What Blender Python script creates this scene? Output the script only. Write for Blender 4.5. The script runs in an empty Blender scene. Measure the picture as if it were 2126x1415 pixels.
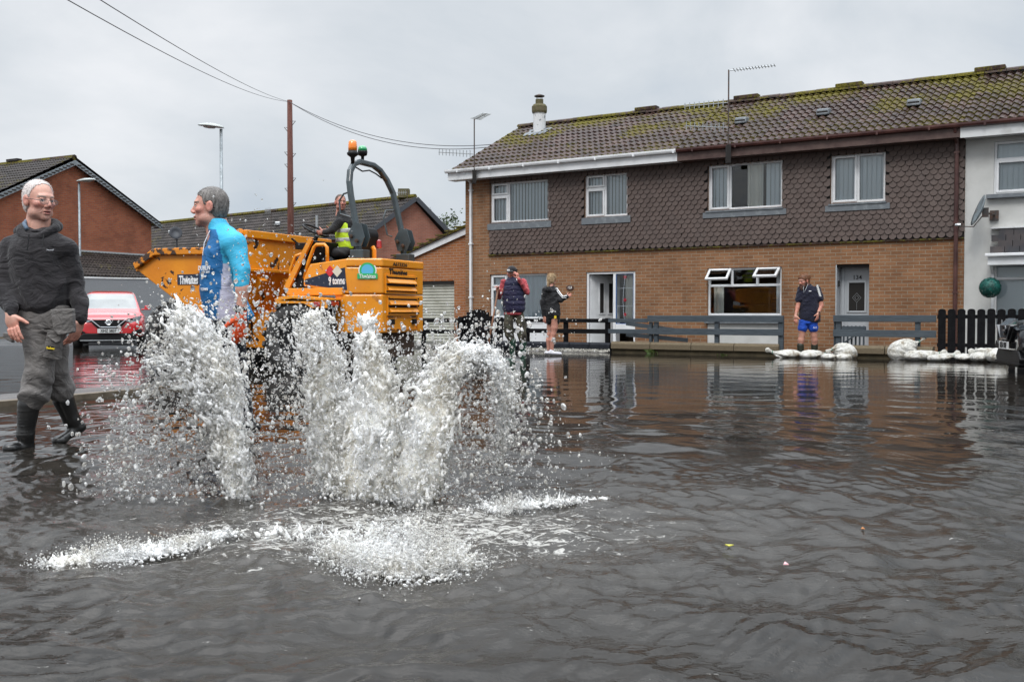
import bpy, bmesh, math, random
import numpy as np
from mathutils import Vector, Matrix, Euler
random.seed(7); np.random.seed(7)
D = bpy.data; SC = bpy.context.scene; C = SC.collection
R = math.radians

# ---------------------------------------------------------------- camera, sky, sun, exposure
CAMH = 0.88; FPX = 2067.0; PITCH = math.atan(57.5/FPX)
cam = D.cameras.new('camera'); cam.lens = 35; cam.sensor_width = 36; cam.clip_end = 2000; cam.clip_start = 0.05
co = D.objects.new('camera', cam); C.objects.link(co); co.location = (0, 0, CAMH)
co.rotation_euler = (R(90)-PITCH, 0, 0); SC.camera = co
SC.view_settings.view_transform = 'Standard'; SC.view_settings.look = 'None'
SC.view_settings.exposure = 0.0; SC.view_settings.gamma = 1.0
SC.cycles.max_bounces = 10; SC.cycles.transparent_max_bounces = 16; SC.cycles.transmission_bounces = 6
SC.cycles.caustics_reflective = False; SC.cycles.caustics_refractive = False
SUN_EL, SUN_AZ = R(50), R(200)
w = D.worlds.new('World'); SC.world = w; w.use_nodes = True
nt = w.node_tree; N = nt.nodes; L = nt.links; N.clear()
out = N.new('ShaderNodeOutputWorld'); bg = N.new('ShaderNodeBackground'); bg.inputs[1].default_value = 0.1
sky = N.new('ShaderNodeTexSky'); sky.sky_type = 'NISHITA'; sky.sun_disc = False
sky.sun_elevation = SUN_EL; sky.sun_rotation = SUN_AZ
tc = N.new('ShaderNodeTexCoord'); sep = N.new('ShaderNodeSeparateXYZ'); L.new(tc.outputs['Generated'], sep.inputs[0])
mp = N.new('ShaderNodeMapping'); mp.inputs['Scale'].default_value = (1, 1, 1.7); L.new(tc.outputs['Generated'], mp.inputs[0])
n1 = N.new('ShaderNodeTexNoise'); n1.inputs['Scale'].default_value = 2.3; n1.inputs['Detail'].default_value = 7
n1.inputs['Roughness'].default_value = 0.52; n1.inputs['Distortion'].default_value = 0.35; L.new(mp.outputs[0], n1.inputs[0])
cr = N.new('ShaderNodeValToRGB'); e = cr.color_ramp.elements
e[0].position = 0.36; e[0].color = (5.4, 6.05, 6.8, 1); e[1].position = 0.63; e[1].color = (8.6, 8.8, 9.1, 1)
m_ = cr.color_ramp.elements.new(0.47); m_.color = (6.7, 7.15, 7.6, 1)
L.new(n1.outputs[0], cr.inputs[0])
# overcast skies are about three times brighter overhead than at the horizon
mr = N.new('ShaderNodeMapRange'); mr.interpolation_type = 'SMOOTHSTEP'; mr.inputs[1].default_value = 0.42; mr.inputs[2].default_value = 1.0
mr.inputs[3].default_value = 1.03; mr.inputs[4].default_value = 5.2; L.new(sep.outputs[2], mr.inputs[0])
mu = N.new('ShaderNodeMixRGB'); mu.blend_type = 'MULTIPLY'; mu.inputs[0].default_value = 1
L.new(cr.outputs[0], mu.inputs[1]); L.new(mr.outputs[0], mu.inputs[2])
mx = N.new('ShaderNodeMixRGB'); mx.inputs[0].default_value = 0.94
L.new(sky.outputs[0], mx.inputs[1]); L.new(mu.outputs[0], mx.inputs[2]); L.new(mx.outputs[0], bg.inputs[0]); L.new(bg.outputs[0], out.inputs[0])
sl = D.lights.new('sun', 'SUN'); sl.energy = 1.5; sl.angle = R(20); sl.color = (1, 0.97, 0.93)
so = D.objects.new('sun', sl); C.objects.link(so)
sv = Vector((math.cos(SUN_EL)*math.sin(SUN_AZ), math.cos(SUN_EL)*math.cos(SUN_AZ), math.sin(SUN_EL)))
so.rotation_euler = sv.to_track_quat('Z', 'Y').to_euler()

# ---------------------------------------------------------------- photograph geometry helpers
def ray(px, py):
    cx = (px-1063)/FPX; cy = (707.5-py)/FPX; a = PITCH
    return Vector((cx, math.cos(a)+cy*math.sin(a), -math.sin(a)+cy*math.cos(a)))
def at(px, py, Y):
    d = ray(px, py); t = Y/d.y; return Vector((d.x*t, Y, CAMH+d.z*t))
def G(px, py, z=0.0):
    d = ray(px, py); t = (z-CAMH)/d.z; return Vector((d.x*t, d.y*t, z))

# ---------------------------------------------------------------- materials
def newmat(name):
    m = D.materials.new(name); m.use_nodes = True
    return m, m.node_tree.nodes, m.node_tree.links, m.node_tree.nodes['Principled BSDF']
def noise(N, L, scale, detail=4, rough=0.55, coord='Object', dist=0, sc3=None):
    t = N.new('ShaderNodeTexCoord'); n = N.new('ShaderNodeTexNoise')
    n.inputs['Scale'].default_value = scale; n.inputs['Detail'].default_value = detail
    n.inputs['Roughness'].default_value = rough; n.inputs['Distortion'].default_value = dist
    if sc3:
        mp = N.new('ShaderNodeMapping'); mp.inputs['Scale'].default_value = sc3
        L.new(t.outputs[coord], mp.inputs[0]); L.new(mp.outputs[0], n.inputs[0])
    else: L.new(t.outputs[coord], n.inputs[0])
    return n
def ramp(N, L, src, stops):
    r = N.new('ShaderNodeValToRGB'); els = r.color_ramp.elements
    while len(els) > 1: els.remove(els[-1])
    els[0].position = stops[0][0]; els[0].color = (*stops[0][1], 1)
    for p, c in stops[1:]:
        x = els.new(p); x.color = (*c, 1)
    L.new(src, r.inputs[0]); return r
def g3(v): return (v, v, v)
def mat(name, col, rough=0.6, metal=0.0, col2=None, ns=3.0, lo=0.4, hi=0.65, bump=0, bs=40, coat=0, sc3=None, spec=None, col3=None, lo3=.6, hi3=.64, ns3=8):
    m, N, L, b = newmat(name)
    b.inputs['Base Color'].default_value = (*col, 1); b.inputs['Roughness'].default_value = rough
    b.inputs['Metallic'].default_value = metal
    if spec is not None: b.inputs['Specular IOR Level'].default_value = spec
    if coat: b.inputs['Coat Weight'].default_value = coat; b.inputs['Coat Roughness'].default_value = 0.04
    if col2:
        n = noise(N, L, ns, 6, 0.6, sc3=sc3); r = ramp(N, L, n.outputs[0], [(lo, col), (hi, col2)]); src = r.outputs[0]
        if col3:
            n3 = noise(N, L, ns3, 5, 0.6, dist=.5); r3 = ramp(N, L, n3.outputs[0], [(lo3, g3(0)), (hi3, g3(1))])
            x = N.new('ShaderNodeMixRGB'); L.new(r3.outputs[0], x.inputs[0]); L.new(src, x.inputs[1]); x.inputs[2].default_value = (*col3, 1); src = x.outputs[0]
        L.new(src, b.inputs['Base Color'])
    if bump:
        n = noise(N, L, bs, 5, 0.6); bp = N.new('ShaderNodeBump'); bp.inputs['Strength'].default_value = bump
        bp.inputs['Distance'].default_value = 0.01; L.new(n.outputs[0], bp.inputs['Height']); L.new(bp.outputs[0], b.inputs['Normal'])
    return m
def brickmat(name, c1, c2, mortar, dark, uvs=1.0):
    m, N, L, b = newmat(name); b.inputs['Roughness'].default_value = 0.85
    t = N.new('ShaderNodeTexCoord'); bt = N.new('ShaderNodeTexBrick'); L.new(t.outputs['UV'], bt.inputs[0])
    bt.inputs['Scale'].default_value = 1/uvs; bt.inputs['Brick Width'].default_value = 0.225; bt.inputs['Row Height'].default_value = 0.075
    bt.inputs['Mortar Size'].default_value = 0.0075; bt.inputs['Mortar Smooth'].default_value = 0.2; bt.inputs['Bias'].default_value = 0.1
    bt.inputs['Color1'].default_value = (*c1, 1); bt.inputs['Color2'].default_value = (*c2, 1); bt.inputs['Mortar'].default_value = (*mortar, 1)
    # a second brick pattern of the same bond picks out the odd dark or burnt brick
    b2 = N.new('ShaderNodeTexBrick'); L.new(t.outputs['UV'], b2.inputs[0])
    for k in ('Scale', 'Brick Width', 'Row Height'): b2.inputs[k].default_value = bt.inputs[k].default_value
    b2.inputs['Mortar Size'].default_value = 0; b2.inputs['Bias'].default_value = -0.55
    b2.inputs['Color1'].default_value = (0, 0, 0, 1); b2.inputs['Color2'].default_value = (1, 1, 1, 1)
    r2 = ramp(N, L, b2.outputs[0], [(0.55, g3(0)), (0.9, g3(.7))])
    mx = N.new('ShaderNodeMixRGB'); L.new(r2.outputs[0], mx.inputs[0]); L.new(bt.outputs[0], mx.inputs[1]); mx.inputs[2].default_value = (*dark, 1)
    mm = N.new('ShaderNodeMixRGB'); L.new(bt.outputs['Fac'], mm.inputs[0]); L.new(mx.outputs[0], mm.inputs[1]); mm.inputs[2].default_value = (*mortar, 1)
    n = noise(N, L, 1.1, 7, 0.65); r = ramp(N, L, n.outputs[0], [(0.3, (.55, .52, .5)), (0.55, (1, 1, 1))])
    n5 = noise(N, L, 45, 3, 0.7); r5 = ramp(N, L, n5.outputs[0], [(0.3, g3(.72)), (0.7, g3(1.2))])
    mu = N.new('ShaderNodeMixRGB'); mu.blend_type = 'MULTIPLY'; mu.inputs[0].default_value = 0.8
    L.new(mm.outputs[0], mu.inputs[1]); L.new(r.outputs[0], mu.inputs[2])
    mv = N.new('ShaderNodeMixRGB'); mv.blend_type = 'MULTIPLY'; mv.inputs[0].default_value = 0.7
    L.new(mu.outputs[0], mv.inputs[1]); L.new(r5.outputs[0], mv.inputs[2]); L.new(mv.outputs[0], b.inputs['Base Color'])
    bp = N.new('ShaderNodeBump'); bp.invert = True; bp.inputs['Strength'].default_value = 0.6; bp.inputs['Distance'].default_value = 0.006
    L.new(bt.outputs['Fac'], bp.inputs['Height']); L.new(bp.outputs[0], b.inputs['Normal'])
    return m
def glassmat(name, tint=(.955, .975, .98), boost=1.0):
    m = D.materials.new(name); m.use_nodes = True; N = m.node_tree.nodes; L = m.node_tree.links; N.clear()
    o = N.new('ShaderNodeOutputMaterial'); t = N.new('ShaderNodeBsdfTransparent'); t.inputs[0].default_value = (*tint, 1)
    g = N.new('ShaderNodeBsdfGlossy'); g.inputs['Roughness'].default_value = 0.01
    f = N.new('ShaderNodeFresnel'); f.inputs[0].default_value = 1.5*boost
    mx = N.new('ShaderNodeMixShader'); L.new(f.outputs[0], mx.inputs[0]); L.new(t.outputs[0], mx.inputs[1]); L.new(g.outputs[0], mx.inputs[2]); L.new(mx.outputs[0], o.inputs[0])
    return m
M = {}
M['brick_tan'] = brickmat('tan_brick', (.185, .080, .032), (.27, .126, .056), (.27, .215, .15), (.09, .042, .026))
M['brick_garage'] = brickmat('orange_brick', (.30, .10, .03), (.36, .135, .045), (.33, .26, .2), (.19, .07, .03))
M['brick_red'] = brickmat('red_brick', (.28, .072, .032), (.36, .108, .046), (.22, .14, .10), (.11, .035, .022))
M['brick_red2'] = brickmat('far_red_brick', (.25, .085, .055), (.30, .11, .07), (.26, .18, .14), (.13, .05, .035))
M['upvc'] = mat('white_upvc', (.72, .73, .74), .35, col2=(.55, .56, .56), ns=2.5, lo=.45, hi=.8)
M['upvc_grey'] = mat('pale_grey_door', (.42, .44, .46), .4)
M['white_paint'] = mat('white_paint', (.66, .67, .67), .5, col2=(.38, .38, .36), ns=3, lo=.5, hi=.75)
M['brown_pvc'] = mat('brown_plastic', (.045, .014, .012), .35, col2=(.09, .035, .028), ns=4)
M['brown_board'] = mat('brown_fascia', (.10, .06, .05), .6, col2=(.06, .03, .025), ns=6)
M['lead'] = mat('lead_flashing', (.13, .145, .16), .55, col2=(.22, .24, .25), ns=9, lo=.5, hi=.7)
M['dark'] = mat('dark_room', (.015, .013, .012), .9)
M['room'] = mat('room_wall', (.16, .10, .05), .9, col2=(.06, .05, .04), ns=1.5)
M['blind'] = mat('vertical_blind', (.86, .92, .95), .8)
M['curtain'] = mat('cream_curtain', (.80, .78, .70), .85)
M['net'] = mat('net_curtain', (.78, .86, .92), .9)
M['glass'] = glassmat('window_glass', boost=1.0)
M['render_white'] = mat('white_render', (.56, .56, .54), .85, col2=(.44, .44, .42), ns=2, lo=.4, hi=.8, bump=.3, bs=90)
M['render_grey'] = mat('grey_pebbledash', (.27, .285, .30), .9, col2=(.17, .18, .19), ns=60, lo=.35, hi=.6, bump=.8, bs=120)
M['concrete'] = mat('concrete_coping', (.17, .135, .085), .9, col2=(.10, .075, .045), ns=70, lo=.4, hi=.6, bump=.6, bs=150)
M['black_stone'] = mat('black_painted_coping', (.010, .012, .017), .6, spec=.2, col2=(.02, .022, .028), ns=8)
M['grey_wood'] = mat('grey_painted_wood', (.068, .084, .098), .6, spec=.3, col2=(.042, .052, .062), ns=5, sc3=(1, 1, 12), bump=.3, bs=60)
M['black_wood'] = mat('black_painted_wood', (.003, .003, .004), .6, spec=.12, col2=(.007, .007, .008), ns=12, bump=.3, bs=60)
M['metal_grey'] = mat('galvanised_steel', (.30, .33, .35), .45, .6, col2=(.18, .2, .21), ns=14)
M['alu'] = mat('dull_aluminium', (.42, .44, .45), .4, .7)
M['steel_dark'] = mat('weathered_dark_metal', (.06, .06, .06), .5, .4, col2=(.12, .07, .05), ns=18)

def roofmat(name, c1, c2, moss_lo, moss_hi, zbias):
    m, N, L, b = newmat(name)
    n = noise(N, L, 5, 6, 0.65); r = ramp(N, L, n.outputs[0], [(.3, c1), (.7, c2)])
    # each tile weathers to its own tone
    t = N.new('ShaderNodeTexCoord'); bt = N.new('ShaderNodeTexBrick'); L.new(t.outputs['UV'], bt.inputs[0])
    bt.inputs['Scale'].default_value = 1; bt.inputs['Brick Width'].default_value = .32; bt.inputs['Row Height'].default_value = .335; bt.inputs['Mortar Size'].default_value = 0
    bt.offset = 0; bt.inputs['Color1'].default_value = (.55, .55, .55, 1); bt.inputs['Color2'].default_value = (1.25, 1.2, 1.2, 1)
    mu = N.new('ShaderNodeMixRGB'); mu.blend_type = 'MULTIPLY'; mu.inputs[0].default_value = 1; L.new(r.outputs[0], mu.inputs[1]); L.new(bt.outputs[0], mu.inputs[2])
    # moss grows thickest near the ridge and in the laps
    n2 = noise(N, L, 9, 8, 0.72, dist=.3); n3 = noise(N, L, .8, 3, 0.5)
    a = N.new('ShaderNodeMath'); a.operation = 'MULTIPLY_ADD'; L.new(n3.outputs[0], a.inputs[0]); a.inputs[1].default_value = .9; L.new(n2.outputs[0], a.inputs[2])
    s = N.new('ShaderNodeSeparateXYZ'); L.new(t.outputs['UV'], s.inputs[0])
    mr = N.new('ShaderNodeMapRange'); L.new(s.outputs[1], mr.inputs[0]); mr.inputs[1].default_value = 0; mr.inputs[2].default_value = 4
    mr.inputs[3].default_value = 0; mr.inputs[4].default_value = zbias
    a2 = N.new('ShaderNodeMath'); L.new(a.outputs[0], a2.inputs[0]); L.new(mr.outputs[0], a2.inputs[1])
    a3 = N.new('ShaderNodeMath'); a3.operation = 'MULTIPLY'; L.new(a2.outputs[0], a3.inputs[0]); a3.inputs[1].default_value = .5
    rm = ramp(N, L, a3.outputs[0], [(moss_lo/2, g3(0)), (moss_hi/2, g3(1))])
    nm = noise(N, L, 30, 3); cm = ramp(N, L, nm.outputs[0], [(.3, (.040, .036, .010)), (.65, (.15, .13, .022))])
    mx = N.new('ShaderNodeMixRGB'); L.new(rm.outputs[0], mx.inputs[0]); L.new(mu.outputs[0], mx.inputs[1]); L.new(cm.outputs[0], mx.inputs[2])
    L.new(mx.outputs[0], b.inputs['Base Color'])
    rr = N.new('ShaderNodeMapRange'); L.new(rm.outputs[0], rr.inputs[0]); b.inputs['Specular IOR Level'].default_value = .16; rr.inputs[3].default_value = .42; rr.inputs[4].default_value = .95; L.new(rr.outputs[0], b.inputs['Roughness'])
    bp = N.new('ShaderNodeBump'); bp.inputs['Strength'].default_value = .7; bp.inputs['Distance'].default_value = .02; L.new(a.outputs[0], bp.inputs['Height']); L.new(bp.outputs[0], b.inputs['Normal'])
    return m
M['roof'] = roofmat('brown_pantiles', (.026, .0145, .012), (.078, .047, .039), 1.06, 1.17, .22)
M['roof_grey'] = roofmat('grey_pantiles', (.026, .022, .020), (.058, .050, .046), 1.08, 1.20, .02)
M['scale_tile'] = mat('brown_clay_tile', (.058, .037, .03), .6, col2=(.085, .056, .046), ns=3, lo=.3, hi=.7, bump=.25, bs=60)

# ---------------------------------------------------------------- mesh builder
class MB:
    def __init__(s): s.v = []; s.f = []
    def quad(s, *p):
        i = len(s.v); s.v += [tuple(x) for x in p]; s.f.append(tuple(range(i, i+len(p)))); return s
    def box(s, x0, x1, y0, y1, z0, z1, Mx=None):
        p = [Vector((x, y, z)) for z in (z0, z1) for y in (y0, y1) for x in (x0, x1)]
        if Mx is not None: p = [Mx @ q for q in p]
        i = len(s.v); s.v += [tuple(q) for q in p]
        for f in ((0, 2, 3, 1), (4, 5, 7, 6), (0, 1, 5, 4), (2, 6, 7, 3), (0, 4, 6, 2), (1, 3, 7, 5)): s.f.append(tuple(i+k for k in f))
        return s
    def beam(s, a, b, w, h, up=(0, 0, 1)):
        a = Vector(a); b = Vector(b); d = (b-a); l = d.length; d.normalize(); u = Vector(up)
        r = d.cross(u)
        if r.length < 1e-3: r = d.cross(Vector((1, 0, 0)))
        r.normalize(); u = r.cross(d)
        Mx = Matrix((r.to_4d(), d.to_4d(), u.to_4d(), (0, 0, 0, 1))).transposed()
        for k in range(3): Mx[3][k] = 0
        Mx = Matrix(((r.x, d.x, u.x, a.x), (r.y, d.y, u.y, a.y), (r.z, d.z, u.z, a.z), (0, 0, 0, 1)))
        return s.box(-w/2, w/2, 0, l, -h/2, h/2, Mx)
    def tube(s, pts, rad, n=8, cap=True, closed=False, sq=False):
        pts = [Vector(p) for p in pts]; m = len(pts); rs = rad if isinstance(rad, (list, tuple)) else [rad]*m
        i0 = len(s.v); prev = None
        for k, p in enumerate(pts):
            if closed: d = pts[(k+1) % m]-pts[k-1]
            else: d = pts[min(k+1, m-1)]-pts[max(k-1, 0)]
            d.normalize()
            if prev is None:
                r = d.cross(Vector((0, 0, 1)))
                if r.length < 1e-2: r = d.cross(Vector((1, 0, 0)))
            else: r = prev-d*prev.dot(d)
            r.normalize(); prev = r; u = d.cross(r)
            for q in range(n):
                a = 2*math.pi*(q+(.5 if sq else 0))/n; s.v.append(tuple(p+(r*math.cos(a)+u*math.sin(a))*rs[k]))
        for k in range(m if closed else m-1):
            for q in range(n):
                a = i0+k*n+q; b = i0+k*n+(q+1) % n; k2 = (k+1) % m; c = i0+k2*n+(q+1) % n; d = i0+k2*n+q
                s.f.append((a, b, c, d))
        if cap and not closed:
            s.f.append(tuple(i0+q for q in range(n))[::-1]); s.f.append(tuple(i0+(m-1)*n+q for q in range(n)))
        return s
    def lathe(s, prof, n=16, Mx=None, axis='z', cap=True):
        i0 = len(s.v)
        for r, z in prof:
            for q in range(n):
                a = 2*math.pi*q/n; p = Vector((r*math.cos(a), r*math.sin(a), z))
                if axis == 'y': p = Vector((p.x, p.z, p.y))
                if axis == 'x': p = Vector((p.z, p.x, p.y))
                if Mx is not None: p = Mx @ p
                s.v.append(tuple(p))
        for k in range(len(prof)-1):
            for q in range(n):
                a = i0+k*n+q; b = i0+k*n+(q+1) % n; s.f.append((a, b, b+n, a+n))
        if cap: s.f.append(tuple(i0+q for q in range(n))[::-1]); s.f.append(tuple(i0+(len(prof)-1)*n+q for q in range(n)))
        return s
    def prism(s, poly, a, b, fn):
        """poly of 2-D points swept between a and b; fn(u, v, t) -> 3-D"""
        n = len(poly); i = len(s.v)
        s.v += [tuple(fn(u, v, a)) for u, v in poly]+[tuple(fn(u, v, b)) for u, v in poly]
        s.f.append(tuple(range(i, i+n))[::-1]); s.f.append(tuple(range(i+n, i+2*n)))
        for k in range(n): s.f.append((i+k, i+(k+1) % n, i+n+(k+1) % n, i+n+k))
        return s
    def build(s, name, m, parent=None, smooth=False, bevel=0, loc=None, rot=None, seg=2):
        me = D.meshes.new(name); me.from_pydata(s.v, [], s.f); me.update()
        return finish(me, name, m, parent, smooth, bevel, loc, rot, seg)
def finish(me, name, m, parent=None, smooth=False, bevel=0, loc=None, rot=None, seg=2, fixn=True):
    if fixn and len(me.polygons) < 60000:
        bm = bmesh.new(); bm.from_mesh(me); bmesh.ops.recalc_face_normals(bm, faces=bm.faces); bm.to_mesh(me); bm.free()
    boxuv(me)
    if m: me.materials.append(m)
    if smooth:
        me.polygons.foreach_set('use_smooth', [True]*len(me.polygons))
    o = D.objects.new(name, me); C.objects.link(o)
    if parent: o.parent = parent
    if loc is not None: o.location = loc
    if rot is not None: o.rotation_euler = rot
    if bevel:
        b = o.modifiers.new('bevel', 'BEVEL'); b.width = bevel; b.segments = seg; b.limit_method = 'ANGLE'; b.angle_limit = R(35)
    return o
def boxuv(me):
    uv = me.uv_layers.new(name='UVMap') if not me.uv_layers else me.uv_layers[0]
    nl = len(me.loops)
    if nl == 0: return
    co_ = np.empty(len(me.vertices)*3); me.vertices.foreach_get('co', co_); co_ = co_.reshape(-1, 3)
    vi = np.empty(nl, int); me.loops.foreach_get('vertex_index', vi)
    pn = np.empty(len(me.polygons)*3); me.polygons.foreach_get('normal', pn); pn = pn.reshape(-1, 3)
    lt = np.empty(len(me.polygons), int); me.polygons.foreach_get('loop_total', lt)
    ln = np.repeat(pn, lt, axis=0); P = co_[vi]; a = np.abs(ln)
    U = np.where((a[:, 0] > a[:, 1]) & (a[:, 0] > a[:, 2]), P[:, 1], P[:, 0])
    V = np.where((a[:, 2] >= a[:, 0]) & (a[:, 2] >= a[:, 1]), P[:, 1], P[:, 2])
    uv.data.foreach_set('uv', np.stack([U, V], 1).ravel())
def tag(o, label=None, cat=None, group=None, kind=None):
    if label: o['label'] = label
    if cat: o['category'] = cat
    if group: o['group'] = group
    if kind: o['kind'] = kind
    return o
def empty(name, loc=(0, 0, 0), rz=0, parent=None):
    o = D.objects.new(name, None); C.objects.link(o); o.location = loc; o.rotation_euler = (0, 0, rz)
    if parent: o.parent = parent
    return o
def text(s, size, m, parent, loc, rot, name='lettering', ext=0.002, sx=1.0, align='CENTER', bold=0.0):
    cu = D.curves.new('t', 'FONT'); cu.body = s; cu.size = size; cu.extrude = ext; cu.align_x = align; cu.align_y = 'CENTER'; cu.offset = bold
    cu.resolution_u = 3
    o = D.objects.new('t', cu); C.objects.link(o)
    me = D.meshes.new_from_object(o.evaluated_get(bpy.context.evaluated_depsgraph_get())); D.objects.remove(o)
    me.transform(Matrix.Diagonal((sx, 1, 1, 1)))
    q = D.objects.new(name, me); C.objects.link(q); me.materials.clear(); me.materials.append(m)
    q.parent = parent; q.location = loc; q.rotation_euler = rot
    return q
def copy_tree(o, parent=None):
    c = o.copy(); C.objects.link(c); c.parent = parent
    for ch in list(o.children): copy_tree(ch, c)
    return c

# ---------------------------------------------------------------- signed-distance sculpting (people, sandbags, cars)
class Sdf:
    def __init__(s, lo, hi, h):
        s.lo = np.array(lo, float); s.h = h; s.n = np.ceil((np.array(hi)-s.lo)/h).astype(int)+1
        s.f = np.full(s.n, 1.0, np.float32)
    def region(s, lo, hi):
        a = np.clip(np.floor((np.array(lo)-s.lo)/s.h).astype(int), 0, s.n); b = np.clip(np.ceil((np.array(hi)-s.lo)/s.h).astype(int)+1, 0, s.n)
        sl_ = tuple(slice(i, j) for i, j in zip(a, b))
        g = np.meshgrid(*[s.lo[k]+s.h*np.arange(a[k], b[k]) for k in range(3)], indexing='ij')
        return sl_, np.stack(g, -1)
    def blend(s, sl_, d, k, op):
        f = s.f[sl_]
        if f.size == 0: return
        if op == 'sub': d = -d; f2 = -f
        else: f2 = f
        if k > 0:
            hh = np.clip(.5+.5*(f2-d)/k, 0, 1); r = f2*(1-hh)+d*hh-k*hh*(1-hh)
        else: r = np.minimum(f2, d)
        s.f[sl_] = -r if op == 'sub' else r
    def ell(s, c, r, k=0.01, rot=None, op='add'):
        c = np.array(c, float); r = np.array(r, float); pad = k+.03 if op == 'add' else k+.005
        m = r.max()+pad
        sl_, P = s.region(c-m, c+m); q = P-c
        if rot is not None: q = q @ np.array(Euler(rot).to_matrix())
        qr = q/r; l = np.linalg.norm(qr, axis=-1); g = np.linalg.norm(q/(r*r), axis=-1)+1e-9
        d = np.where(l < 1e-6, -r.min(), l*(l-1)/g)
        if op == 'sub':
            f2 = -s.f[sl_]; dd = -(-d); r_ = None
            f = s.f[sl_]; hh = np.clip(.5-.5*(f+d)/max(k, 1e-6), 0, 1); s.f[sl_] = f*(1-hh)+(-d)*hh+k*hh*(1-hh); return s
        s.blend(sl_, d, k, op); return s
    def cap(s, a, b, ra, rb, k=0.01, flat=None, fr=1.0):
        """tapered capsule; flat = a direction squeezed by factor fr"""
        a = np.array(a, float); b = np.array(b, float); m = max(ra, rb)+k+.03
        sl_, P = s.region(np.minimum(a, b)-m, np.maximum(a, b)+m); ab = b-a; L2 = max(ab.dot(ab), 1e-9)
        q = P-a; h = np.clip((q @ ab)/L2, 0, 1); v = q-h[..., None]*ab
        if flat is not None:
            fl = np.array(flat, float); fl /= np.linalg.norm(fl); t = v @ fl; v = v+np.multiply.outer(t*(1/fr-1), fl)
        d = np.linalg.norm(v, axis=-1)-(ra+(rb-ra)*h)
        s.blend(sl_, d, k, 'add'); return s
    def loft(s, rings, side, k=0.02):
        """rings: (x, y, z, rx, ry); side: unit vector of rx; ry is along the horizontal vector across it"""
        sd = np.array(side, float); sd /= np.linalg.norm(sd); fw = np.cross(sd, (0, 0, 1.)); fw /= np.linalg.norm(fw)
        rg = np.array(rings, float); m = rg[:, 3:].max()+k+.03
        sl_, P = s.region(rg[:, :3].min(0)-m, rg[:, :3].max(0)+m)
        best = None
        zz = P[..., 2]; order = np.argsort(rg[:, 2]); rg = rg[order]
        c = np.stack([np.interp(zz, rg[:, 2], rg[:, i]) for i in (0, 1, 3, 4)], -1)
        u = (P[..., 0]-c[..., 0])*sd[0]+(P[..., 1]-c[..., 1])*sd[1]; v = (P[..., 0]-c[..., 0])*fw[0]+(P[..., 1]-c[..., 1])*fw[1]
        rr = np.sqrt((u/c[..., 2])**2+(v/c[..., 3])**2); d = (rr-1)*np.minimum(c[..., 2], c[..., 3])
        over = np.maximum(rg[0, 2]-zz, zz-rg[-1, 2])
        d = np.where(over > 0, np.sqrt(np.maximum(d+.02, 0)**2+over**2)-.02, np.maximum(d, over))
        s.blend(sl_, d, k, 'add'); return s
    def warp(s, fn):
        g = np.meshgrid(*[s.lo[k]+s.h*np.arange(s.n[k]) for k in range(3)], indexing='ij')
        P = np.stack(g, -1); m = np.abs(s.f) < .06
        s.f[m] += fn(P[m]).astype(np.float32); return s
    def mesh(s):
        s.f[0] = s.f[-1] = 1; s.f[:, 0] = s.f[:, -1] = 1; s.f[:, :, 0] = s.f[:, :, -1] = 1
        return nets(s.f, s.lo, s.h)
def nets(f, lo, h):
    """naive surface nets: one vertex in every cell the surface crosses"""
    ins = f < 0; nx, ny, nz = f.shape
    cnt = np.zeros((nx-1, ny-1, nz-1), np.uint8)
    for i in (0, 1):
        for j in (0, 1):
            for k in (0, 1): cnt += ins[i:nx-1+i, j:ny-1+j, k:nz-1+k]
    act = (cnt > 0) & (cnt < 8); idx = np.full(act.shape, -1, np.int64); ijk = np.argwhere(act); idx[act] = np.arange(len(ijk))
    acc = np.zeros((len(ijk), 3)); n = np.zeros(len(ijk)); I, J, K = ijk.T
    corners = [(a, b, c) for a in (0, 1) for b in (0, 1) for c in (0, 1)]
    vals = {c: f[I+c[0], J+c[1], K+c[2]].astype(float) for c in corners}
    for c in corners:
        for ax in range(3):
            if c[ax]: continue
            d = list(c); d[ax] = 1; d = tuple(d); va, vb = vals[c], vals[d]; x = (va < 0) != (vb < 0)
            t = np.where(x, va/(va-vb+1e-12), 0); p = np.zeros((len(ijk), 3)); p[:] = c; p[:, ax] = t
            acc[x] += p[x]; n[x] += 1
    V = lo+h*(ijk+acc/n[:, None]); F = []
    for ax in range(3):
        b, c = [(1, 2), (2, 0), (0, 1)][ax]
        s0 = [slice(None)]*3; s1 = [slice(None)]*3; s0[ax] = slice(0, -1); s1[ax] = slice(1, None)
        A = ins[tuple(s0)]; B = ins[tuple(s1)]
        x = np.argwhere(A != B); x = x[(x[:, b] > 0) & (x[:, c] > 0)]
        x = x[(x[:, b] < f.shape[b]-1) & (x[:, c] < f.shape[c]-1)]
        eb = np.zeros(3, int); eb[b] = 1; ec = np.zeros(3, int); ec[c] = 1
        q = [idx[tuple((x-o_).T)] for o_ in (0*eb, eb, eb+ec, ec)]
        q = np.stack(q, 1); inv = A[tuple(x.T)]; q[~inv] = q[~inv][:, ::-1]; F.append(q)
    return V, np.concatenate(F)
def smooth_mesh(V, F, it=1, lam=.5):
    n = len(V)
    for _ in range(it):
        acc = np.zeros_like(V); cnt = np.zeros(n)
        for a, b in ((0, 1), (1, 2), (2, 3), (3, 0)):
            np.add.at(acc, F[:, a], V[F[:, b]]); np.add.at(cnt, F[:, a], 1); np.add.at(acc, F[:, b], V[F[:, a]]); np.add.at(cnt, F[:, b], 1)
        V = V*(1-lam)+lam*acc/np.maximum(cnt, 1)[:, None]
    return V
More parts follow.
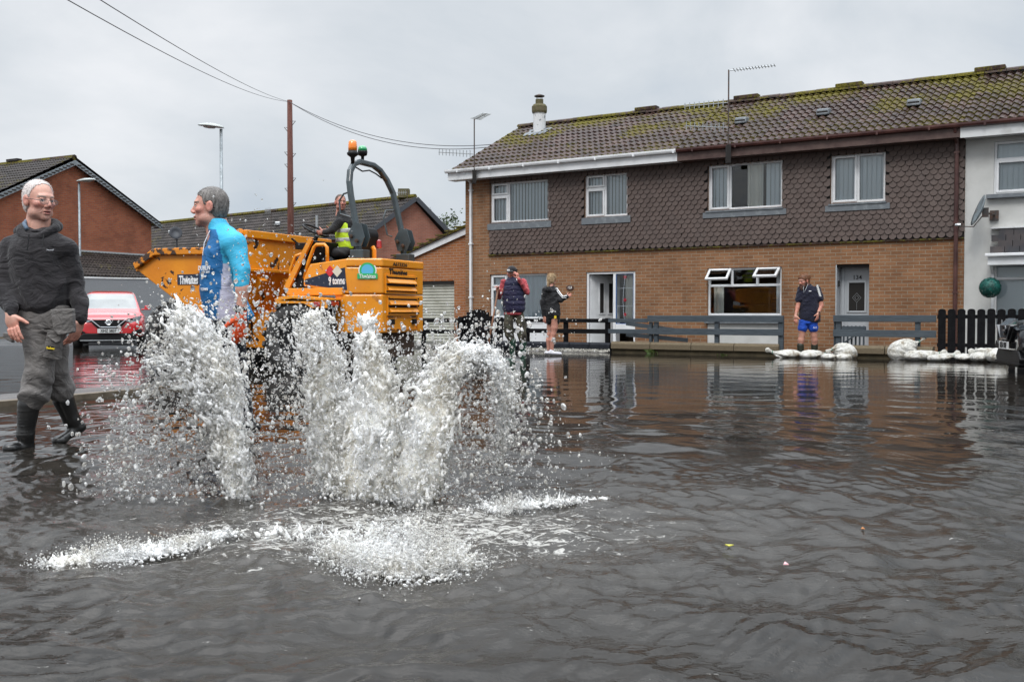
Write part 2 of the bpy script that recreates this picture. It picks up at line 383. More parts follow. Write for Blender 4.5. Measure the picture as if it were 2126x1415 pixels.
def np_obj(V, F, name, m, parent=None, smooth=True, cols=None, loc=None, rot=None):
    me = D.meshes.new(name); F = np.asarray(F); k = F.shape[1]
    me.vertices.add(len(V)); me.vertices.foreach_set('co', np.asarray(V, np.float32).ravel())
    me.loops.add(F.size); me.loops.foreach_set('vertex_index', F.ravel().astype(np.int32))
    me.polygons.add(len(F)); me.polygons.foreach_set('loop_start', np.arange(0, F.size, k, dtype=np.int32)); me.polygons.foreach_set('loop_total', np.full(len(F), k, np.int32))
    me.update(calc_edges=True); me.validate()
    if smooth: me.polygons.foreach_set('use_smooth', np.ones(len(me.polygons), bool))
    if cols is not None:
        ca = me.color_attributes.new('Col', 'FLOAT_COLOR', 'POINT'); ca.data.foreach_set('color', np.concatenate([cols, np.ones((len(V), 1))], 1).astype(np.float32).ravel())
    for x in (m if isinstance(m, (list, tuple)) else [m]): me.materials.append(x)
    o = D.objects.new(name, me); C.objects.link(o)
    if parent: o.parent = parent
    if loc is not None: o.location = loc
    if rot is not None: o.rotation_euler = rot
    return o
# ================================================================ ground, kerb, flood water
def sstep(a, b, x):
    t = np.clip((x-a)/(b-a), 0, 1); return t*t*(3-2*t)
xs = np.unique(np.concatenate([np.linspace(-900, -60, 8), np.linspace(-60, 60, 61), np.linspace(60, 900, 8)]))
ys = np.unique(np.concatenate([np.linspace(-200, -10, 5), np.linspace(-10, 80, 91), np.linspace(80, 1500, 10)]))
X, Y = np.meshgrid(xs, ys, indexing='ij'); Z = -0.13+.19*sstep(24, 31, Y-0.10*X)
V = np.stack([X, Y, Z], -1).reshape(-1, 3); nx_, ny_ = X.shape
i = np.arange(nx_-1)[:, None]*ny_+np.arange(ny_-1)[None]; F = np.stack([i, i+ny_, i+ny_+1, i+1], -1).reshape(-1, 4)
M['asphalt'] = mat('wet_asphalt', (.055, .055, .057), .28, col2=(.10, .10, .10), ns=1.2, bump=.7, bs=180)
ground = np_obj(V, F, 'ground', M['asphalt'], smooth=True); tag(ground, kind='structure')

# kerb and footpath that just break the surface on the left
kp = [G(-900, 905, .05), G(-300, 858, .05), G(0, 833, .05), G(150, 820, .05), G(290, 807, .05), G(390, 797, .04), G(470, 788, .01)]
M['kerb'] = mat('kerb_stone', (.15, .12, .085), .6, col2=(.085, .065, .04), ns=6, bump=.5, bs=120)
mb = MB()
for a, b in zip(kp[:-1], kp[1:]):
    d = (b-a).normalized(); n = Vector((-d.y, d.x, 0)); w_ = n*.13
    z0 = Vector((0, 0, -.2)); mb.quad(a, b, b+w_, a+w_); mb.quad(a+z0, b+z0, b, a)
kerb = mb.build('kerb', M['kerb'], bevel=0); tag(kerb, kind='structure')
mb = MB()
for a, b in zip(kp[:-1], kp[1:]):
    d = (b-a).normalized(); n = Vector((-d.y, d.x, 0)); q = [n*.13, n*.5, n*1.0, n*1.7, n*2.6]; zz = [-.006, -.018, -.04, -.065, -.16]
    for k in range(4):
        u0 = Vector((0, 0, zz[k])); u1 = Vector((0, 0, zz[k+1]))
        mb.quad(a+q[k]+u0, b+q[k]+u0, b+q[k+1]+u1, a+q[k+1]+u1)
M['pave'] = mat('wet_footpath', (.085, .082, .078), .3, col2=(.14, .13, .125), ns=2, bump=.9, bs=160)
tag(mb.build('pavement', M['pave']), kind='structure')

mb = MB(); mb.box(-24, -11.6, 32.0, 32.12, .062, .066); tag(mb.build('road_marking', mat('road_paint', (.5, .5, .48), .6, col2=(.25, .25, .24), ns=4)), kind='structure')
SPL = Vector((-.62, 4.75, 0))          # where the water bursts out of the drain
rg = np.random.RandomState(11)
def waves(X, Y, sp):
    """height of the flood water; sp = local mesh spacing (waves too short for the mesh are left to the bump)"""
    H = np.zeros_like(X); short = lambda lam: 1.0 if lam > .5 else .12+.30*sstep(1.5, 4.5, -X)*sstep(9, 12, np.hypot(X, Y))+.88*np.exp(-(np.maximum(np.hypot(X, Y)-3.2, 0)/(1.2+4.5*lam))**2)
    dx = X-SPL.x; dy = Y-SPL.y; r = np.hypot(dx, dy)+1e-6; th = np.arctan2(dy, dx)
    near = np.exp(-(r/5.5)**2)
    dist = np.hypot(X, Y)
    calm = 1-.86*sstep(6.0, 12.5, dist); left_ = sstep(1.5, 4.5, -X)*sstep(9, 12, dist); calm = calm*(1+1.6*left_)
    ang = np.zeros_like(X)
    for k in range(5): ang += np.sin(th*(k+2)+rg.uniform(0, 6.28)+r*rg.uniform(-.5, .5))*.5
    for lam, sl in ((.95, .034), (.62, .046), (.41, .050), (.27, .040), (.17, .03)):          # rings running outwards
        kk = 2*math.pi/lam; ph = rg.uniform(0, 6.28)
        env = .45+.55*np.sin(ang*1.3+r*.9/lam*.4+ph)
        wob = .22*lam*np.sin(th*7+ph+r*1.3)+.25*lam*np.sin(th*3+r*2.2+ph*2)
        att = np.exp(-(3.2*sp/lam)**2)
        H += sl/kk*np.sin(kk*(r+wob)+ph)*env*att*calm*short(lam)*.60*(.35+sstep(.5, 1.6, r))
    for _ in range(70):                                                       # cross chop
        lam = np.exp(rg.uniform(np.log(.07), np.log(.8))); kk = 2*math.pi/lam; a = rg.normal(-1.75, .75)
        sl = .0210*(lam/.4)**.05; att = np.exp(-(3.2*sp/lam)**2)
        px_ = X*math.cos(a)+Y*math.sin(a); wob = .3*lam*np.sin(2.1*(X*math.sin(a)-Y*math.cos(a))/lam*.35+rg.uniform(0, 6))
        H += sl/kk*np.sin(kk*(px_+wob)+rg.uniform(0, 6.28))*att*(.12+.88*calm)*(.6+.9*near)*short(lam)
    patch = .5+.5*np.sin(X*1.3+2*np.sin(Y*.9+1)+th*2); patch2 = .5+.5*np.sin(Y*1.7+1.5*np.sin(X*1.1)+2)
    for fx_, fy_ in ((-3.02, 6.0), (-2.75, 6.9), (-2.0, 6.85)):      # rings round wading feet
        d_ = np.hypot(X-fx_, Y-fy_); H += .0075*np.exp(-(d_/.42)**2)*np.cos(2*math.pi*d_/.13)*np.exp(-(2.5*sp/.13)**2)
    for lam, sl, pc in ((.058, .055, patch), (.085, .065, patch2), (.125, .055, patch), (.18, .05, 1-patch2)):     # fine ripples that ride on them
        kk = 2*math.pi/lam
        for _ in range(3):
            a = rg.normal(0, .35); cx, cy = SPL.x+rg.normal(0, .5), SPL.y+rg.normal(0, .4); r2 = np.hypot(X-cx, Y-cy); t2 = np.arctan2(Y-cy, X-cx)
            H += sl*2.0/kk*np.sin(kk*(r2*math.cos(a)+.5*lam*np.sin(t2*13+r2*4+rg.uniform(0, 6))+.4*lam*np.sin(t2*31+r2*9))+rg.uniform(0, 6))*pc*np.exp(-(3.0*sp/lam)**2)*(.3+.7*calm)
    for _ in range(26):                                                       # churned water round the burst
        lam = np.exp(rg.uniform(np.log(.07), np.log(.3))); kk = 2*math.pi/lam; a = rg.uniform(0, 6.28)
        H += .02/kk*np.sin(kk*(X*math.cos(a)+Y*math.sin(a))+rg.uniform(0, 6))*np.exp(-(r/1.5)**2)*np.exp(-(3.2*sp/lam)**2)
    return H
na, nr = 1050, 1050
aa = np.concatenate([np.linspace(-80, -32, 50, endpoint=False), np.linspace(-32, 32, na-100), np.linspace(32, 80, 51)[1:]])
aa = np.radians(aa); rr = .7*np.exp(np.linspace(0, math.log(70/.7), nr))
A, RR = np.meshgrid(aa, rr, indexing='ij'); X = RR*np.sin(A); Y = RR*np.cos(A); sp = RR*(math.log(100)/nr)*1.1
H = waves(X, Y, sp)
# the sheet thrown up round the burst
H *= 1-.8*np.exp(-((Y-24)/4)**2)
V = np.stack([X, Y, H], -1).reshape(-1, 3); n1_, n2_ = X.shape
i = np.arange(n1_-1)[:, None]*n2_+np.arange(n2_-1)[None]; F = np.stack([i, i+1, i+n2_+1, i+n2_], -1).reshape(-1, 4)
def watermat():
    m, N, L, b = newmat('flood_water'); b.inputs['Roughness'].default_value = .0; b.inputs['IOR'].default_value = 1.34
    t = N.new('ShaderNodeTexCoord')
    n = noise(N, L, 1.1, 5, .6); c = ramp(N, L, n.outputs[0], [(.3, (.010, .0085, .007)), (.7, (.022, .019, .0155))])
    # silt and air bubbles stirred up near the burst
    vs = N.new('ShaderNodeVectorMath'); vs.operation = 'SUBTRACT'; L.new(t.outputs['Object'], vs.inputs[0]); vs.inputs[1].default_value = (SPL.x+.15, SPL.y-.7, 0)
    ml = N.new('ShaderNodeVectorMath'); ml.operation = 'MULTIPLY'; L.new(vs.outputs[0], ml.inputs[0]); ml.inputs[1].default_value = (.62, 1, 1)
    le = N.new('ShaderNodeVectorMath'); le.operation = 'LENGTH'; L.new(ml.outputs[0], le.inputs[0])
    mr = N.new('ShaderNodeMapRange'); L.new(le.outputs['Value'], mr.inputs[0]); mr.inputs[1].default_value = .3; mr.inputs[2].default_value = 1.6; mr.inputs[3].default_value = .5; mr.inputs[4].default_value = 0; mr.clamp = True
    nn = noise(N, L, 5, 8, .75, sc3=(1, 1.6, 1)); rn = ramp(N, L, nn.outputs[0], [(.36, g3(.25)), (.62, g3(1))])
    mm = N.new('ShaderNodeMath'); mm.operation = 'MULTIPLY'; L.new(mr.outputs[0], mm.inputs[0]); L.new(rn.outputs[0], mm.inputs[1])
    mx = N.new('ShaderNodeMixRGB'); L.new(mm.outputs[0], mx.inputs[0]); L.new(c.outputs[0], mx.inputs[1]); mx.inputs[2].default_value = (.105, .097, .086, 1)
    # thin broken film of foam drifting away from the jets
    mf = N.new('ShaderNodeMapRange'); L.new(le.outputs['Value'], mf.inputs[0]); mf.inputs[1].default_value = .25; mf.inputs[2].default_value = .95; mf.inputs[3].default_value = .13; mf.inputs[4].default_value = -.06
    nf = noise(N, L, 16, 8, .72, dist=1.2, sc3=(1, 1.5, 1)); af = N.new('ShaderNodeMath'); L.new(nf.outputs[0], af.inputs[0]); L.new(mf.outputs[0], af.inputs[1]); rf_ = ramp(N, L, af.outputs[0], [(.60, g3(0)), (.68, g3(.75))])
    mx2 = N.new('ShaderNodeMixRGB'); L.new(rf_.outputs[0], mx2.inputs[0]); L.new(mx.outputs[0], mx2.inputs[1]); mx2.inputs[2].default_value = (.50, .49, .46, 1); L.new(mx2.outputs[0], b.inputs['Base Color'])
    ml2 = N.new('ShaderNodeMath'); ml2.operation = 'MULTIPLY'; L.new(rf_.outputs[0], ml2.inputs[0]); ml2.inputs[1].default_value = .7; L.new(ml2.outputs[0], b.inputs['Roughness'])
    # small ripples: finer than the mesh
    f1 = noise(N, L, 6, 4, .5, dist=.8, sc3=(1, 2.0, 1)); f2 = noise(N, L, 22, 3, .5, dist=.6, sc3=(1, 2.2, 1)); f3 = noise(N, L, 90, 2, .5)
    s0 = N.new('ShaderNodeMapRange'); L.new(le.outputs['Value'], s0.inputs[0]); s0.inputs[1].default_value = .5; s0.inputs[2].default_value = 3.6; s0.inputs[3].default_value = .0070; s0.inputs[4].default_value = .0011
    b1 = N.new('ShaderNodeBump'); b1.inputs['Strength'].default_value = 1; L.new(s0.outputs[0], b1.inputs['Distance']); L.new(f1.outputs[0], b1.inputs['Height'])
    s1 = N.new('ShaderNodeMapRange'); L.new(le.outputs['Value'], s1.inputs[0]); s1.inputs[1].default_value = 1; s1.inputs[2].default_value = 3.2; s1.inputs[3].default_value = .0020; s1.inputs[4].default_value = .00015
    b2 = N.new('ShaderNodeBump'); b2.inputs['Strength'].default_value = 1; L.new(s1.outputs[0], b2.inputs['Distance']); L.new(f2.outputs[0], b2.inputs['Height']); L.new(b1.outputs[0], b2.inputs['Normal'])
    s2 = N.new('ShaderNodeMapRange'); L.new(le.outputs['Value'], s2.inputs[0]); s2.inputs[1].default_value = .6; s2.inputs[2].default_value = 3; s2.inputs[3].default_value = .0016; s2.inputs[4].default_value = .0
    b3 = N.new('ShaderNodeBump'); b3.inputs['Strength'].default_value = 1; L.new(s2.outputs[0], b3.inputs['Distance']); L.new(f3.outputs[0], b3.inputs['Height']); L.new(b2.outputs[0], b3.inputs['Normal'])
    L.new(b3.outputs[0], b.inputs['Normal'])
    return m
M['water'] = watermat()
water = np_obj(V, F, 'water', M['water']); tag(water, kind='structure')

# ================================================================ the brick terrace on the right
TH = R(31.55); TO = Vector((-1.23, 26.4, 0)); TT = Vector((math.cos(TH), -math.sin(TH), 0)); TN = Vector((math.sin(TH), math.cos(TH), 0))
def fac(px, py, y=0.0):
    """photo pixel -> (x along the terrace, z) on the plane y metres behind the brick face"""
    d = ray(px, py); o = Vector((0, 0, CAMH)); t = (TN.dot(TO)+y-TN.dot(o))/TN.dot(d); p = o+d*t
    return (p-TO).dot(TT), p.z
def fx(px, y=0.0): return fac(px, 650, y)[0]
def tw(x, y, z): return TO+TT*x+TN*y+Vector((0, 0, z))

def wall(mb, x0, x1, z0, z1, holes, y=0.0, rev=.12):
    X_ = sorted({x0, x1}|{min(max(v, x0), x1) for h in holes for v in h[:2]}); Z_ = sorted({z0, z1}|{min(max(v, z0), z1) for h in holes for v in h[2:4]})
    for a, b in zip(X_[:-1], X_[1:]):
        for c, d in zip(Z_[:-1], Z_[1:]):
            cx, cz = (a+b)/2, (c+d)/2
            if any(h[0] < cx < h[1] and h[2] < cz < h[3] for h in holes): continue
            mb.quad((a, y, c), (b, y, c), (b, y, d), (a, y, d))
    for h in holes:
        a, b, c, d = h[:4]; r = y+(h[4] if len(h) > 4 else rev)
        mb.quad((a, y, c), (a, y, d), (a, r, d), (a, r, c)); mb.quad((b, y, d), (b, y, c), (b, r, c), (b, r, d))
        mb.quad((a, y, d), (b, y, d), (b, r, d), (a, r, d)); mb.quad((b, y, c), (a, y, c), (a, r, c), (b, r, c))
    return mb
def frame_ring(mb, x0, x1, z0, z1, w, y0, y1):
    mb.box(x0, x0+w, y0, y1, z0, z1); mb.box(x1-w, x1, y0, y1, z0, z1)
    mb.box(x0+w, x1-w, y0, y1, z1-w, z1); mb.box(x0+w, x1-w, y0, y1, z0, z0+w)
def drape(parent, x0, x1, z0, z1, y, kind):
    mb = MB()
    if kind == 'blind':
        p = .089; n = max(2, int((x1-x0)/p))
        for k in range(n):
            a = x0+(x1-x0)*k/n; tilt = .042+.004*math.sin(k*2.1)
            mb.quad((a+.004, y+tilt, z0), (a+(x1-x0)/n+.012, y, z0), (a+(x1-x0)/n+.012, y, z1), (a+.004, y+tilt, z1))
        o = mb.build('blind', M['blind'], parent)
    else:
        n = max(8, int((x1-x0)/.022)); am = .025
        f = lambda k: y+am*math.sin(k*.9+.8*math.sin(k*.37))
        for k in range(n):
            a = x0+(x1-x0)*k/n; b = x0+(x1-x0)*(k+1)/n; mb.quad((a, f(k), z0), (b, f(k+1), z0), (b, f(k+1), z1), (a, f(k), z1))
        o = mb.build('curtain', M['net'] if kind == 'net' else M['curtain'], parent, smooth=True)
    return o
def window(parent, x0, x1, z0, z1, cells, y=.05, dr=(), m='upvc'):
    """cells: (u0, u1, v0, v1, sash) as shares of the opening"""
    mb = MB(); frame_ring(mb, x0, x1, z0, z1, .05, y, y+.07); W = x1-x0; Hh = z1-z0; panes = []
    for u0, u1, v0, v1, sash in cells:
        a, b, c, d = x0+W*u0, x0+W*u1, z0+Hh*v0, z0+Hh*v1
        if u0 > 0: mb.box(a-.028, a+.028, y+.002, y+.068, max(c, z0+.05), min(d, z1-.05))
        if v1 < 1: mb.box(max(a, x0+.05), min(b, x1-.05), y+.004, y+.066, d-.028, d+.028)
        i = .03; a += i; b -= i; c += i; d -= i
        if u0 == 0: a += .015
        if u1 == 1: b -= .015
        if sash: frame_ring(mb, a-.006, b+.006, c-.006, d+.006, .048, y-.02, y+.05); a += .04; b -= .04; c += .04; d -= .04
        panes.append((a, b, c, d))
    f = mb.build('window', M[m], parent, bevel=.006, seg=1)
    for a, b, c, d in panes:
        MB().box(a, b, y+.026, y+.032, c, d).build('pane', M['glass'], f)
    for u0, u1, kind in dr: drape(f, x0+W*u0+.03, x0+W*u1-.03, z0+.03, z1-.03, y+.085, kind)
    return f
def pantiles(parent, x0, x1, y0, z0, y1, z1, m, name='roof', per=.16, row=.30, back=True, amp=.026, seg=6, th=.038):
    """interlocking tiles: waves along the eaves, a lap at each course; row is measured on plan"""
    n = Vector((0, -(z1-z0), (y1-y0))).normalized(); sl_ = (z1-z0)/(y1-y0)
    nr_ = int(math.ceil((y1-y0)/row)); xs = np.arange(x0, x1+1e-6, per/seg)
    if xs[-1] < x1-1e-4: xs = np.append(xs, x1)
    wv = amp*(np.sin(2*np.pi*xs/per)+.35*np.sin(4*np.pi*xs/per+.6)); V = []; F = []; m_n = len(xs)
    for j in range(nr_):
        ya = y0+j*row; yb = min(y0+(j+1)*row, y1); jit = random.uniform(-.004, .004)
        for yy, lift in ((ya, -.01), (ya, th), (yb+.02, .004)):
            for x, wz in zip(xs, wv): V.append((x, yy+n.y*(lift+wz+jit), z0+(yy-y0)*sl_+n.z*(lift+wz+jit)))
        b = 3*j*m_n
        for r_ in (0, 1):
            for k in range(m_n-1): a = b+r_*m_n+k; F.append((a, a+1, a+1+m_n, a+m_n))
    me = D.meshes.new(name); me.from_pydata(V, [], F); me.update(); o = finish(me, name, m, parent, smooth=False, fixn=False)
    return o
def aerial(name, base, h, beams, m='steel_dark', label='', group=None):
    """mast with yagi beams: (height, direction vector, length, elements, element axis, element length)"""
    o = empty(name, base); tag(o, label, 'aerial', group)
    MB().tube([(0, 0, 0), (0, 0, h)], .017, 6).build('mast', M[m], o)
    for z, d, l, n, ax, el in beams:
        d = Vector(d).normalized(); ax = Vector(ax); mb = MB(); mb.tube([(0, 0, z), Vector((0, 0, z))+d*l], .011, 5)
        for k in range(n):
            c = Vector((0, 0, z))+d*(l*(.12+.86*k/(n-1))); e_ = el*(1.12 if k == 0 else 1-.012*k); mb.tube([c-ax*e_/2, c+ax*e_/2], .009, 4)
        mb.build('antenna', M['alu'], o)
    return o

EAVE_Y, EAVE_Z, RID_Y, RID_Z = -.33, 4.60, 3.1, 6.27
S133, S134, SW = 0.0, fac(1418, 300)[0], fac(2003, 400)[0]
SEND = SW+9.0
def house(name, label, x0, x1):
    o = empty(name, tw(x0, 0, 0), -TH); tag(o, label, 'house', 'terraced houses of the brick and rendered row'); return o
def tilehang(parent, x0, x1, z0, z1, holes, ox):
    pitch, row, hw = .158, .107, .0745; mb = MB(); nrow = int((z1-z0)/row)+1
    arc = [(hw*math.cos(a), -hw*1.0*math.sin(a)) for a in [R(k) for k in range(0, 181, 20)]]
    for j in range(nrow):
        zc = z0+.078+j*row; off = (j % 2)*pitch/2; k0 = int((x0-off)/pitch)-1
        for k in range(k0, int((x1-off)/pitch)+2):
            xc = off+k*pitch+random.uniform(-.003, .003)
            if xc < x0-hw*.5 or xc > x1+hw*.5: continue
            if any(h[0] < xc < h[1] and h[2]-.02 < zc < h[3]+.03 for h in holes): continue
            if zc > z1-.02: continue
            tw_ = random.uniform(-.006, .006)
            pts = [(xc+u, zc+v) for u, v in arc]+[(xc-hw, zc+row*.9), (xc+hw, zc+row*.9)]
            xa, xb = x0, x1
            for h_ in holes:
                if h_[2]-.02 < zc < h_[3]+.03:
                    if xc <= h_[0] < xc+hw: xb = min(xb, h_[0])
                    if xc-hw < h_[1] <= xc: xa = max(xa, h_[1])
            cl = lambda q: (min(max(q[0], xa), xb), q[1])
            pts = [cl(q) for q in pts]
            fr = [(u-ox, -.020-.030*(zc+.09-v)/.16+tw_*(u-xc)/hw, v) for u, v in pts]
            mb.quad(*fr)
            n = len(fr); i = len(mb.v)-n
            mb.v += [(a, b+.012, c) for a, b, c in fr]
            for q in range(9): mb.f.append((i+q+1, i+q, i+n+q, i+n+q+1))
    o = mb.build('tile_cladding', M['scale_tile'], parent)
    mb = MB(); wall(mb, x0-ox, x1-ox, z0, z1, [[h[0]-ox, h[1]-ox, h[2], h[3]] for h in holes], y=-.006, rev=.0); mb.build('gap_shade_backing', M['dark'], o)  # near-black sheet added to paint the shadow in the gaps between tiles
    return o
def gutter(parent, x0, x1, m, z=4.60, y=-.40):
    mb = MB(); pr = [(-.055, .03), (-.055, -.01), (-.04, -.045), (0, -.06), (.04, -.045), (.05, -.01), (.05, .03), (.04, .03), (.04, -.01), (0, -.045), (-.045, -.01), (-.045, .03)]
    mb.prism(pr, x0, x1, lambda u, v, t: (t, y+u, z+v)); x = x0+.4
    while x < x1: mb.box(x-.02, x+.02, y-.06, y+.05, z-.065, z+.0); x += 1.0
    return mb.build('gutter', m, parent)
def downpipe(parent, x, y, z0, z1, m, sq=True, nm='downpipe'):
    mb = MB(); mb.tube([(x, -.36, 4.56), (x, -.34, 4.48), (x, y, 4.30), (x, y, 4.15), (x, y, z0)], .042, 4 if sq else 10, sq=sq)
    for z in (4.1, 2.7, 1.3): mb.box(x-.05, x+.05, y-.045, y+.05, z-.02, z+.02)
    return mb.build(nm, m, parent)

# --- window openings read off the photo (x0, x1, z0, z1 along the facade)
def rect(pxl, pxr, ytl, ybl, ytr, ybr):
    x0, za = fac(pxl, ytl); _, zb = fac(pxl, ybl); x1, zc = fac(pxr, ytr); _, zd = fac(pxr, ybr)
    return [x0, x1, (zb+zd)/2, (za+zc)/2]
W1 = rect(1018, 1139, 380, 464, 372, 458); W2 = rect(1214, 1303, 364, 452, 357, 447)
W3 = rect(1470, 1625, 343, 437, 331, 430); W4 = rect(1725, 1839, 323, 423, 314, 417)
G1 = rect(1017, 1136, 570, 723, 567, 724); D1 = rect(1217, 1319, 564, 728, 563, 731)
G2 = rect(1469, 1623, 557, 735, 553, 737); D2 = rect(1735, 1805, 550, 738, 546, 740)
D1[2] = D2[2] = .03
BZ = (fac(1016, 529)[1]+fac(2001, 491)[1])/2; TX0 = fx(1017)
WU = rect(2064, 2150, 296, 402, 286, 398)

def side_shell(o, x0, x1, left, right, m, zt=EAVE_Z-.05, holes=()):
    """the rest of the house body: back wall and the gable ends where they stand free"""
    mb = MB(); yb = 6.2
    mb.quad((x1, yb, 0), (x0, yb, 0), (x0, yb, zt), (x1, yb, zt))
    for fl, x in ((left, x0), (right, x1)):
        if fl: mb.quad((x, 0, -.1), (x, 0, zt), (x, RID_Y, RID_Z-.06), (x, yb, zt), (x, yb, -.1))
    return mb.build('side_wall', m, o)
def house_roof(o, w, verge=False, m=None):
    e = .22 if verge else 0
    r = pantiles(o, -e, w, EAVE_Y-.03, EAVE_Z+.02, RID_Y, RID_Z, M['roof'], seg=6)
    mb = MB(); mb.quad((-e, RID_Y, RID_Z), (w, RID_Y, RID_Z), (w, 6.55, EAVE_Z), (-e, 6.55, EAVE_Z)); mb.quad((-e, EAVE_Y, EAVE_Z-.02), (w, EAVE_Y, EAVE_Z-.02), (w, RID_Y, RID_Z-.05), (-e, RID_Y, RID_Z-.05))
    mb.build('rear_slope', M['roof'], r)
    mb = MB(); x = -e
    while x < w:
        x2 = min(x+.45, w); h = [(.13*math.cos(R(a)), .10*math.sin(R(a))) for a in range(0, 181, 30)]
        j = random.uniform(-.006, .006); mb.prism(h, x+.004, x2-.004, lambda u, v, t: (t, RID_Y+u, RID_Z+v+.01+j)); x += .45
    mb.build('ridge_tiles', M['roof'], r)
    return r
def vent(o, x, y, zoff=.0, s=1.0):
    z = EAVE_Z+(y-EAVE_Y)*(RID_Z-EAVE_Z)/(RID_Y-EAVE_Y)+zoff
    mb = MB(); mb.prism([(-.13, .02), (-.10, .17), (.12, .20), (.24, .12), (.24, .02)], x-.14*s, x+.14*s, lambda u, v, t: (t, y+u, z+v))
    a = mb.build('roof_vent', M['lead'], o, bevel=.03)
    MB().box(x-.12*s, x+.12*s, y-.12, y-.09, z+.03, z+.11).build('louvre', M['dark'], a)
def ridge_vent(o, x):
    MB().box(x-.32, x+.32, RID_Y-.12, RID_Y+.12, RID_Z+.06, RID_Z+.17).build('ridge_vent', M['roof'], o, bevel=.02)

# ---- number 133
ha = house('terraced_house', 'brown brick end house with white gutter, tall white flue and open front door', 0, S134)
hol = [W1+[.14], W2+[.14], G1+[.14], D1+[.14]]
wall(MB(), 0, S134, -.1, EAVE_Z-.02, hol).build('wall', M['brick_tan'], ha)
side_shell(ha, 0, S134, True, False, M['brick_tan'])
house_roof(ha, S134, verge=True)
tilehang(ha, TX0, S134, BZ, EAVE_Z-.05, [W1, W2], 0)
MB().box(TX0-.03, S134, -.05, -.003, BZ-.035, BZ-.01).build('drip_edge', M['roof'], ha)
mb = MB(); mb.box(-.32, S134, -.33, -.02, 4.36, 4.385); mb.box(-.32, S134, -.355, -.331, 4.36, 4.56)
mb.box(-.32, -.29, -.33, -.02, 4.385, 4.56); mb.build('fascia', M['upvc'], ha)
mb = MB(); mb.prism([(-.33, 4.40), (-.33, 4.56), (RID_Y, RID_Z-.02), (RID_Y, RID_Z-.2)], -.235, -.20, lambda u, v, t: (t, u, v)); mb.build('bargeboard', M['upvc'], ha)
gutter(ha, -.36, S134, M['upvc']); downpipe(ha, fx(980), -.05, 0, 4.3, M['upvc'])
window(ha, *W1, [(0, .31, 0, .68, 1), (0, .31, .68, 1, 1), (.31, 1, 0, 1, 0)], dr=[(0, 1, 'blind')])
window(ha, *W2, [(0, .47, 0, .68, 1), (0, .47, .68, 1, 1), (.47, 1, 0, 1, 0)], dr=[(0, 1, 'blind')])
gs = G1[2]+(G1[3]-G1[2])*.40
f = window(ha, G1[0], G1[1], gs, G1[3], [(0, .30, 0, .70, 1), (0, .30, .70, 1, 1), (.30, 1, 0, 1, 0)], dr=[(0, 1, 'net')])
mb = MB(); mb.box(G1[0], G1[1], .03, .12, G1[2], gs-.003); frame_ring(mb, G1[0]+.1, G1[1]-.1, G1[2]+.1, gs-.08, .03, .015, .0295)
mb.prism([(-.2, .0), (-.12, .12), (.12, .12), (.2, 0)], .012, .029, lambda u, v, t: ((G1[0]+G1[1])/2+u+.25, t, gs-.30+v)); mb.build('window_panel', M['upvc'], ha, bevel=.008)
for w_ in (W1, W2):
    MB().box(w_[0]-.06, w_[1]+.10, -.055, -.035, w_[2]-.17, w_[2]-.012).build('flashing', M['lead'], ha)
# open door, side light
mb = MB(); frame_ring(mb, D1[0], D1[1], D1[2], D1[3], .06, .03, .11); xm = fx(1276, .05); mb.box(xm-.035, xm+.035, .032, .108, D1[2]+.06, D1[3]-.06)
mb.box(xm+.035, D1[1]-.06, .035, .10, .42, .62); fr = mb.build('door_frame', M['upvc'], ha, bevel=.006, seg=1)
MB().box(xm+.035, D1[1]-.06, .06, .066, .62, D1[3]-.06).build('side_light', M['glass'], fr)
drape(fr, xm+.22, D1[1]-.07, .64, D1[3]-.08, .2, 'curtain')
M['rose'] = mat('stained_red', (.25, .01, .02), .4); M['stain_lead'] = mat('came', (.5, .55, .6), .4); M['blue_glass'] = mat('blue_strip', (.02, .08, .25), .3)
mb = MB(); xc = (xm+D1[1])/2-.03; mb.tube([(xc+.03*math.sin(z*4), .05, z) for z in np.linspace(.65, 1.9, 14)], .005, 4)
mb.box(xm+.04, D1[1]-.07, .052, .056, 1.05, 1.056); mb.box(xm+.04, D1[1]-.07, .052, .056, 1.48, 1.486); mb.build('leading', M['stain_lead'], fr)
for z in (.85, 1.2, 1.75): MB().lathe([(.0, -.004), (.045, 0), (.0, .004)], 7, Matrix.Translation((xc+.02, .052, z)) @ Matrix.Rotation(R(90), 4, 'X')).build('glass_rose', M['rose'], fr)
mb = MB(); frame_ring(mb, xm+.037, D1[1]-.062, .62, D1[3]-.06, .018, .05, .058); mb.build('blue_border', M['blue_glass'], fr)
dr_ = empty('door', (D1[0]+.07, .10, 0), R(58), ha); Wd = .86
mb = MB(); mb.box(0, Wd, 0, .05, .05, D1[3]-.07); mb.build('leaf', M['upvc'], dr_, bevel=.008)
for u in (.24, .50):
    mb = MB(); frame_ring(mb, u, u+.17, .85, 1.65, .03, -.015, -.001); mb.build('moulding', M['upvc'], dr_, bevel=.006)
    MB().box(u+.031, u+.139, -.008, -.002, .881, 1.619).build('door_glass', M['dark'], dr_)
MB().box(.3, .56, -.012, -.002, .66, .72).build('letterbox', M['dark'], dr_)
MB().tube([(.78, -.03, .9), (.78, -.05, .92), (.78, -.05, 1.04), (.78, -.03, 1.06)], .012, 6).build('handle', M['alu'], dr_)
MB().box(0, S134, 1.6, 1.65, 0, 4.4).build('inner_wall', M['room'], ha); MB().box(0, S134, .13, 1.6, 2.25, 2.30).build('inner_floor', M['room'], ha)
